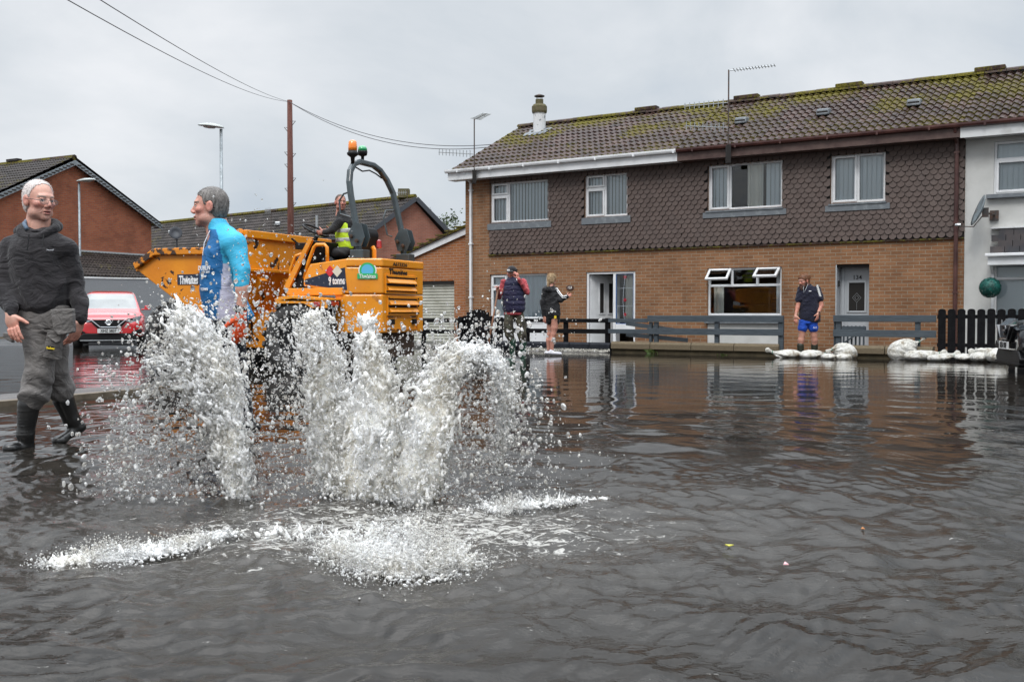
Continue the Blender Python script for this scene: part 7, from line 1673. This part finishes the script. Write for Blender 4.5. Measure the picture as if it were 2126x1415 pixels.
strands(o5, p.k['hair'], hairR, 2500, .025, p.hR @ ns3((0, 1, 0)), .0014, 4); strands(o5, p.k['beard'], beardR, 2500, .02, (0, 0, -1), .0014, 5)
mb = MB()
for k in range(7):
    a = J(1697+k*1.05, 593.5+k*3.6, -.13-.004*k); mb.box(-.016, .016, -.006, .006, -.024, .024, Matrix.Translation(Vector(a)) @ Matrix.Rotation(R(15), 4, 'Y'))
mb.build('sleeve_tape', M['plate'], o5)
MB().box(-.022, .022, 0, .004, -.008, .008).build('chest_logo', M['white_letter'], o5, loc=tuple(J(1682, 604, -.165)))
MB().tube([J(1677, 590, -.08), J(1672, 602, -.15), J(1669, 608, -.16), J(1668, 600, -.14), J(1669, 592, -.07)], .004, 4).build('necklace', M['alu'], o5)
a = J(1699, 648, -.165); MB().lathe([(.032, -.012), (.034, 0), (.032, .012)], 12, Matrix.Translation(Vector(a))).build('watch_strap', M['black_plastic'], o5)
text('NZ', .05, M['white_letter'], o5, tuple(J(1692, 680, -.165)), (R(90), 0, 0), 'shorts_logo', sx=1)

# ---------- 6. dumper driver
hairD = hairmat('cropped_dark_hair', (.05, .03, .02), (.12, .07, .05))
p = Person('shaven-headed driver in yellow high-visibility vest at the dumper wheel, looking back', 712, 15.75, 0, (.48, .24, .18)); p.o0[2] = 1.55; J = p.J
p.head(J(707, 420), R(28), R(4), 0, hairm=hairD, sc=1.05, skin=(.48, .24, .18), brow=(.12, .07, .05), hair=(.003, [(-.14, .2), (-.05, .09), (-.02, .04), (.0, -.02), (.03, -.06), (.12, -.08)], 'plain'), **hd)
M['hivis'] = mat('hi_vis_vest', (.50, .72, .02), .6, bump=.3, bs=30); M['reflect'] = mat('reflective_tape', (.42, .44, .44), .4); M['blk_top'] = cloth('black_top', (.016, .016, .017))
def f(q):
    q.loft([(*J(722, 520), .17, .14), (*J(718, 490), .175, .14), (*J(715, 462), .18, .13), (*J(712, 448), .12, .1), (*J(709, 440), .07, .07)], (.75, -.66, 0), .03)
    a, b, c = J(704, 461, -.13), J(690, 478, -.2), J(674, 482, -.1); q.cap(a, b, .072, .058, .03); q.cap(b, c, .056, .042, .03)
    a, b, c = J(728, 460, .12), J(720, 485, .28), J(690, 480, .25); q.cap(a, b, .07, .055, .03); q.cap(b, c, .055, .042, .03)
p.garment('sweatshirt', [J(670, 440, -.3), J(740, 530, .35)], f, M['blk_top'], .014, folds(.008, 3))
def f(q): q.loft([(*J(722, 516), .185, .155), (*J(718, 490), .19, .155), (*J(716, 465), .165, .14), (*J(713, 452), .11, .10)], (.75, -.66, 0), .02)
p.garment('vest', [J(695, 445, -.2), J(740, 520, .2)], f, M['hivis'], .012, folds(.006, 6))
def f(q):
    for dz in (478, 496): q.loft([(*J(719, dz+5), .193, .16), (*J(719, dz), .193, .16)], (.75, -.66, 0), .004)
p.garment('reflective_band', [J(695, 470, -.2), J(742, 505, .2)], f, M['reflect'], .012, folds(.006, 6), it=0)
def f(q):
    for dy in (-.14, .12): q.cap(J(718, 524, dy), J(672, 525, dy+.05), .095, .075, .03); q.cap(J(672, 525, dy+.05), J(664, 575, dy+.1), .07, .055, .03)
p.garment('trousers', [J(655, 510, -.25), J(740, 590, .3)], f, M['jacket'], .014, folds(.01, 6))
p.arm([J(713, 462), J(706, 463, -.12), J(690, 478, -.19), J(673, 482, -.10)], [.045, .045, .038, .028], .007, dict(dirv=(-.9, .25, -.05), thumb=(0, -.2, .9), palm=(-.2, .5, -.8), curl=.8, sc=1.0))
p.arm([J(713, 462), J(727, 462, .12), J(720, 484, .27), J(689, 480, .25)], [.045, .045, .038, .028], .008, dict(dirv=(-.9, -.1, 0), thumb=(0, -.2, .9), palm=(0, -.6, -.8), curl=.9, sc=1.0))
p.finish()
# ================================================================ the water bursting out of the road
YS = 4.75; PM = FPX/YS
rs = np.random.RandomState(21)
def wp(px, py, dy=0.0):
    """photo pixel on the burst plane -> world; dy metres deeper"""
    return np.array([(px-1063)/FPX*(YS), YS, CAMH-(py-650)/PM])+np.array([0, dy, 0])
def spine(pts, n):
    """points (px, py, r px, depth m, weight); returns positions, radii and travel directions of n samples"""
    P = np.array([list(wp(a, b, d))+[r/PM, w_] for a, b, r, d, w_ in pts]); seg = np.linalg.norm(np.diff(P[:, :3], axis=0), axis=1); wt = seg*(P[1:, 4]+P[:-1, 4])*(P[1:, 3]+P[:-1, 3]); k = rs.choice(len(seg), n, p=wt/wt.sum()); t = rs.rand(n)[:, None]
    Q = P[k]*(1-t)+P[k+1]*t; d = (P[k+1]-P[k])[:, :3]; d /= np.linalg.norm(d, axis=1)[:, None]; return Q[:, :3], Q[:, 3], d
JETS = [
 ([(512, 1082, 20, -.06, 2.0), (500, 1010, 30, -.06, 1.9), (487, 940, 38, -.04, 1.4), (468, 860, 50, .02, 1.0), (440, 790, 66, .05, .9), (410, 725, 74, .07, .9), (385, 680, 66, .07, .7), (372, 648, 34, .07, .5)], 7000),
 ([(490, 990, 25, 0, .8), (440, 860, 60, 0, .6), (380, 780, 60, 0, .5), (330, 740, 46, 0, .35)], 1700),
 ([(702, 1098, 26, .1, 1.2), (690, 1000, 52, .12, 1.3), (672, 900, 66, .15, 1.0), (655, 800, 62, .18, .9), (645, 735, 56, .2, .9), (634, 690, 44, .2, .8), (628, 652, 24, .2, .5)], 7400),
 ([(765, 1100, 50, -.05, 1.0), (770, 1000, 78, -.05, 1.2), (775, 890, 84, -.03, 1.0), (775, 790, 62, 0, 1.0), (770, 735, 40, 0, 1.1), (765, 695, 27, 0, 1.1), (762, 662, 17, 0, .8)], 8200),
 ([(850, 1070, 55, -.1, .8), (870, 980, 70, -.05, 1.0), (890, 880, 78, 0, 1.0), (905, 810, 62, .05, .9), (925, 760, 44, .08, .6), (948, 720, 28, .1, .4)], 5000),
 ([(910, 800, 46, .05, .8), (960, 745, 44, .1, .8), (1005, 740, 42, .12, .7), (1035, 775, 36, .12, .5), (1050, 850, 32, .12, .35), (1045, 930, 18, .1, .2), (1025, 980, 8, .1, .1)], 2600),
]
LOWF = [  # foam and splashes along the surface
 ([(105, 1168, 14, -.4, .6), (180, 1163, 26, -.4, 1), (280, 1152, 28, -.38, 1), (380, 1134, 22, -.35, .8), (485, 1105, 12, -.3, .3)], 7000, .09),
 ([(690, 1150, 20, -.25, .4), (760, 1165, 30, -.35, .8), (810, 1172, 44, -.42, 1.1), (870, 1178, 52, -.45, 1.3), (930, 1176, 34, -.45, .9), (962, 1172, 14, -.45, .4)], 8500, .26),
 ([(960, 1068, 20, -.1, .6), (1050, 1056, 24, -.05, 1), (1140, 1045, 20, 0, .8), (1260, 1035, 8, 0, .2)], 4200, .10),
 ([(540, 1105, 36, 0, .3), (640, 1115, 40, 0, .5), (740, 1115, 46, -.05, .7), (860, 1095, 46, -.05, .6)], 1100, .16),
]
def grid(lo, hi, h):
    s_ = Sdf(lo, hi, h); s_.dens = np.zeros(s_.n, np.float32); return s_
def splat(g, P, Rr):
    hi = g.lo+(g.n-1)*g.h; ok = np.all((P > g.lo+.03) & (P < hi-.03), axis=1); P = P[ok]; Rr = Rr[ok]; base = np.round((P-g.lo)/g.h).astype(int)
    flat = g.dens.reshape(-1); st = np.array((g.n[1]*g.n[2], g.n[2], 1)); rmax = int(math.ceil(Rr.max()*2/g.h))
    for i in range(-rmax, rmax+1):
        for j in range(-rmax, rmax+1):
            for k in range(-rmax, rmax+1):
                if i*i+j*j+k*k > (rmax+.5)**2: continue
                c = base+np.array([i, j, k]); d2 = (((c*g.h+g.lo)-P)**2).sum(1)/(4*Rr*Rr); m_ = d2 < 1
                if m_.any(): np.add.at(flat, c[m_] @ st, ((1-d2[m_])**2).astype(np.float32))
def surf(g, name, m, label, it=1, iso=.36):
    f = np.minimum((iso-g.dens)*g.h*2.5, g.f); del g.dens
    f[0] = f[-1] = 1; f[:, 0] = f[:, -1] = 1; f[:, :, 0] = f[:, :, -1] = 1
    V, F = nets(f, g.lo, g.h); V = smooth_mesh(V, F, it, .5); return np_obj(V, F, name, m)
allP, allR = [], []; dropP, dropR = [], []; foamP, foamR = [], []
for pts, n in JETS:
    Q, rad, d = spine(pts, n); off = rs.normal(size=(n, 3))*rad[:, None]*np.array([.44, .42, .30]); big = np.linalg.norm(off, axis=1) > rad*1.25; off[big] *= .6
    clump = np.sin(Q[:, 2]*38+6*np.sin(Q[:, 0]*21))+np.sin((Q+off)[:, 0]*47+3*np.sin(Q[:, 2]*19)); keep = clump > -1.3+.7*rs.rand(n)
    P = (Q+off)[keep]; dd = d[keep]+rs.normal(size=(keep.sum(), 3))*.33; dd /= np.linalg.norm(dd, axis=1)[:, None]; r_ = np.clip(rs.lognormal(math.log(.0036), .36, len(P)), .0024, .0095); ln_ = rs.randint(2, 7, len(P))
    for k in range(6): m2 = ln_ > k; s_ = r_*(1.3*k); q_ = P+dd*s_[:, None]*1.25+np.stack([.002*np.sin(k+P[:, 0]*300), 0*s_, -.0006*k*k+0*s_], 1); allP.append(q_[m2]); allR.append((r_*(1-.11*k))[m2])
    m = int(n*.62); Q, rad, d = spine(pts, m); off = rs.normal(size=(m, 3))*rad[:, None]*np.array([.72, .8, .5])+.004; dropP.append(Q+off); dropR.append(np.clip(rs.lognormal(math.log(.0026), .45, m), .0013, .009))
jetP, jetR = allP, allR; allP, allR = [], []
for pts, n, hmax in LOWF:
    P0 = []
    for a, b, r_, dy, w_ in pts: g = G(a, b, 0); P0.append([g.x, g.y, 0, r_/PM*.9, w_])
    P0 = np.array(P0); seg = np.linalg.norm(np.diff(P0[:, :3], axis=0), axis=1); wt = seg*(P0[1:, 4]+P0[:-1, 4]); k = rs.choice(len(seg), n, p=wt/wt.sum()); t = rs.rand(n)[:, None]; Q = P0[k]*(1-t)+P0[k+1]*t
    off = rs.normal(size=(n, 2))*Q[:, 3:4]*np.array([.9, 1.1]); zz = np.abs(rs.normal(size=n))*.004
    P = np.stack([Q[:, 0]+off[:, 0], Q[:, 1]+off[:, 1], zz], 1); s_ = (rs.rand(n) < .5*Q[:, 4]) & (np.sin(P[:, 0]*55+5*np.sin(P[:, 1]*31)+P[:, 1]*22)*np.sin(P[:, 1]*70+4*np.sin(P[:, 0]*24)) > -.05); allP.append(P[s_]); allR.append(np.clip(rs.lognormal(math.log(.0034), .3, s_.sum()), .0026, .0065))
    nc = int(n*.055*(hmax/.15)); k = rs.choice(len(seg), nc, p=wt/wt.sum()); t = rs.rand(nc)[:, None]; Q = P0[k]*(1-t)+P0[k+1]*t; ang = rs.uniform(0, 6.28, nc); rad_ = Q[:, 3]*rs.uniform(.1, 1.1, nc)   # little crowns and spikes
    b_ = np.stack([Q[:, 0]+rad_*np.cos(ang), Q[:, 1]+rad_*1.1*np.sin(ang), 0*ang], 1); up = np.stack([np.cos(ang)*.45, np.sin(ang)*.45, np.ones(nc)], 1)+rs.normal(size=(nc, 3))*.25; hh_ = hmax*rs.uniform(.10, .62, nc)*Q[:, 4]; rr_ = rs.uniform(.0035, .0065, nc)
    for q_ in range(9): f_ = q_/8; allP.append(b_+up*(hh_*f_)[:, None]+np.stack([0*ang, 0*ang, -.3*hh_*f_*f_], 1)+rs.normal(size=(nc, 3))*.0015); allR.append(rr_*(1-.5*f_))
    n2 = int(n*2.6); k = rs.choice(len(seg), n2, p=wt/wt.sum()); t = rs.rand(n2)[:, None]; Q = P0[k]*(1-t)+P0[k+1]*t; off = rs.normal(size=(n2, 2))*Q[:, 3:4]*np.array([1.0, 1.35])
    x_ = Q[:, 0]+off[:, 0]; y_ = Q[:, 1]+off[:, 1]; cl = .35+.65*np.clip(.5+.6*np.sin(x_*31+3*np.sin(y_*17))*np.sin(y_*23+2*np.sin(x_*13)), 0, 1)
    zz = np.abs(rs.normal(size=n2))**1.3*hmax*.27*Q[:, 4]*cl; st_ = np.sin(x_*55+5*np.sin(y_*31)+y_*22)*np.sin(y_*70+4*np.sin(x_*24))+.5*np.sin(x_*17+y_*9)+Q[:, 4]*.5; kp = st_ > rs.normal(.48, .33, n2); x_, y_, zz, n2 = x_[kp], y_[kp], zz[kp], kp.sum(); foamP.append(np.stack([x_, y_, zz+.0015], 1)); foamR.append(np.clip(rs.lognormal(math.log(.0019), .42, n2), .0009, .0062))
# free spray: fields of separate drops falling away from the jets
def spray(n, cx, cy, sx, sy, sdp, r0=.0034, sg=.5, mn=.0014, mx=.012, dep=0):
    P = np.array([wp(a, b, c) for a, b, c in zip(rs.normal(cx, sx, n), rs.normal(cy, sy, n), rs.normal(dep, sdp, n))]); dropP.append(P); dropR.append(np.clip(rs.lognormal(math.log(r0), sg, n), mn, mx))
spray(900, 350, 960, 75, 75, .12, .0052); spray(500, 300, 860, 50, 60, .1, .0048); spray(300, 430, 930, 45, 90, .1, .0055); spray(700, 330, 740, 40, 55, .1, .004); spray(350, 260, 1010, 40, 50, .15, .0042)
spray(420, 500, 700, 60, 80, .12, .0034); spray(550, 560, 760, 45, 100, .12, .0034); spray(450, 700, 705, 60, 50, .12, .0036); spray(260, 640, 665, 50, 25, .1, .003); spray(350, 850, 735, 60, 40, .12, .0038); spray(300, 940, 700, 50, 30, .1, .0036)
spray(900, 1040, 840, 42, 85, .12, .0045); spray(450, 1070, 900, 50, 60, .12, .0036); spray(350, 600, 900, 30, 90, .1, .0040); spray(350, 560, 1000, 40, 70, .1, .0036); spray(900, 980, 930, 70, 80, .15, .0038)
spray(900, 850, 1040, 120, 50, .15, .0044, dep=-.2); spray(500, 830, 1110, 70, 40, .1, .0050, dep=-.3); spray(350, 560, 560, 70, 60, .1, .0022); spray(300, 1100, 980, 90, 60, .2, .003); spray(500, 420, 1080, 90, 35, .1, .0042, dep=-.15); spray(120, 520, 640, 90, 40, .1, .0042)
spray(260, 1060, 700, 60, 40, .1, .0028); spray(400, 650, 1060, 90, 40, .1, .0046, dep=-.1)
gj = grid((-2.05, 4.32, -.03), (.30, 5.25, 1.10), .0044); P = np.concatenate(jetP); Rr = np.concatenate(jetR); splat(gj, P, Rr)
for pts, n in JETS:
    if n < 2000: continue
    nn_ = len(pts)
    for k, (p0, p1) in enumerate(zip(pts[:-1], pts[1:])):
        f0 = np.interp(k/nn_, [0, .5, 1], [.95, .62, .30]); f1 = np.interp((k+1)/nn_, [0, .5, 1], [.95, .62, .30]); gj.cap(wp(p0[0], p0[1], p0[3]), wp(p1[0], p1[1], p1[3]), p0[2]/PM*f0*.95, p1[2]/PM*f1*.95, .02, flat=(0, 1, 0), fr=.75)
def froth(P):
    x, y, z = P.T; w1 = np.sin(x*46+2.5*np.sin(z*17+y*20)+y*20)*np.sin(z*21+3*np.sin(x*19)+y*31); w2 = np.sin(x*118+4*np.sin(z*41+y*50))*np.sin(z*63+3*np.sin(x*70)+y*90); w3 = np.sin(x*260+5*np.sin(z*110))*np.sin(z*150+4*np.sin(x*130+y*120))
    return .020*w1+.012*w2+.0065*w3+.012+.03*np.clip((z-.45)/.5, 0, 1)
gj.warp(froth); sp = surf(gj, 'water_splash', None, '', 3, .24)
gl_ = grid((-2.15, 3.15, -.03), (.75, 5.15, .34), .0052); P = np.concatenate(allP); Rr = np.concatenate(allR); splat(gl_, P, Rr); fo = surf(gl_, 'water_foam', None, '', 1)
def splashmat(name, tr, col, rough, sss=0):
    m, N, L, b = newmat(name); b.inputs['Base Color'].default_value = (*col, 1); b.inputs['Roughness'].default_value = rough; b.inputs['IOR'].default_value = 1.33; b.inputs['Transmission Weight'].default_value = tr
    if sss: b.inputs['Subsurface Weight'].default_value = sss; b.inputs['Subsurface Radius'].default_value = (1, .97, .92); b.inputs['Subsurface Scale'].default_value = .035
    n = noise(N, L, 130, 3, .6); bp = N.new('ShaderNodeBump'); bp.inputs['Strength'].default_value = .35; bp.inputs['Distance'].default_value = .003; L.new(n.outputs[0], bp.inputs['Height']); L.new(bp.outputs[0], b.inputs['Normal'])
    n2 = noise(N, L, 5, 5, .6); r = ramp(N, L, n2.outputs[0], [(.38, (col[0]*.93, col[1]*.90, col[2]*.84)), (.58, col)]); L.new(r.outputs[0], b.inputs['Base Color'])
    tv = N.new('ShaderNodeMapRange'); n4 = noise(N, L, 22, 3, .6); L.new(n4.outputs[0], tv.inputs[0]); tv.inputs[1].default_value = .35; tv.inputs[2].default_value = .65; tv.inputs[3].default_value = tr*.45; tv.inputs[4].default_value = min(1, tr*1.6); L.new(tv.outputs[0], b.inputs['Transmission Weight'])
    return m
M['splash'] = splashmat('aerated_water', .12, (.97, .96, .935), .22, .9); M['drop'] = splashmat('water_drops', .85, (.98, .98, .97), .02); sp.data.materials[0] = M['splash']; fo.data.materials[0] = M['splash']
tag(fo, 'white foam and small splashes lying on the water round the jets', 'foam', kind='stuff'); tag(sp, 'white churning jets of floodwater bursting up from the road', 'water splash', kind='stuff')
P = np.concatenate(dropP); Rr = np.concatenate(dropR); ok = P[:, 2] > .0; P = P[ok]; Rr = Rr[ok]; n = len(P)
sc_ = Rr[:, None]*np.stack([rs.uniform(.8, 1.15, n), rs.uniform(.8, 1.15, n), rs.uniform(.85, 1.7, n)], 1)
ax = rs.normal(size=(n, 3))*np.array([.5, .5, .2])+np.array([0, 0, 1]); ax /= np.linalg.norm(ax, axis=1)[:, None]; u = np.cross(ax, rs.normal(size=(n, 3))); u /= np.linalg.norm(u, axis=1)[:, None]; v = np.cross(ax, u); Rt = np.stack([u, v, ax], 2)
bigm = Rr > .0045
print('n small', (~bigm).sum())
V, F = scatter(P[~bigm], sc_[~bigm], IV, IF, Rt[~bigm]); V2, F2 = scatter(P[bigm], sc_[bigm], IV2, IF2, Rt[bigm])
V2 = V2+.0011*np.sin(V2[:, [1, 2, 0]]*520+V2*210); 
dr = np_obj(np.concatenate([V, V2]), np.concatenate([F, F2+len(V)]), 'water_drops', M['drop']); tag(dr, 'spray of separate drops flying round the jets', 'spray', kind='stuff')
P = np.concatenate(foamP); Rr = np.concatenate(foamR); n = len(P); V, F = scatter(P, Rr[:, None]*rs.uniform(.7, 1.5, (n, 3)), IV, IF)
M['fleck'] = splashmat('foam_flecks', .55, (.95, .95, .94), .08); ff_ = np_obj(V, F, 'foam_flecks', M['fleck']); tag(ff_, 'fine white flecks leaping off the foam at the foot of the jets', 'foam', kind='stuff')
print('splash', len(sp.data.vertices), 'drops', n)
# leaves and scraps floating on the flood
def litter(px, py, m_, label, s_=.02):
    g = G(px, py, .012); o = MB(); o.prism([(-s_, 0), (0, s_*.5), (s_, .002), (0, -s_*.45)], 0, .003, lambda u, v, t: (u, v, t+abs(u)*.25)); q = o.build('fallen_leaf', M[m_], None, loc=g, rot=(0, 0, px)); tag(q, label, 'leaf')
M['leaf_yellow'] = mat('yellow_leaf', (.45, .42, .05), .5); M['leaf_orange'] = mat('orange_leaf', (.50, .20, .06), .5); M['petal'] = mat('pink_petal', (.70, .40, .42), .5)
litter(1632, 1172, 'petal', 'pale pink petal floating on the grey water lower right of centre'); litter(1514, 1133, 'leaf_yellow', 'small yellow leaf floating left of the pink petal', .016); litter(1792, 1098, 'leaf_orange', 'small orange leaf floating under the sandbag reflections', .016)
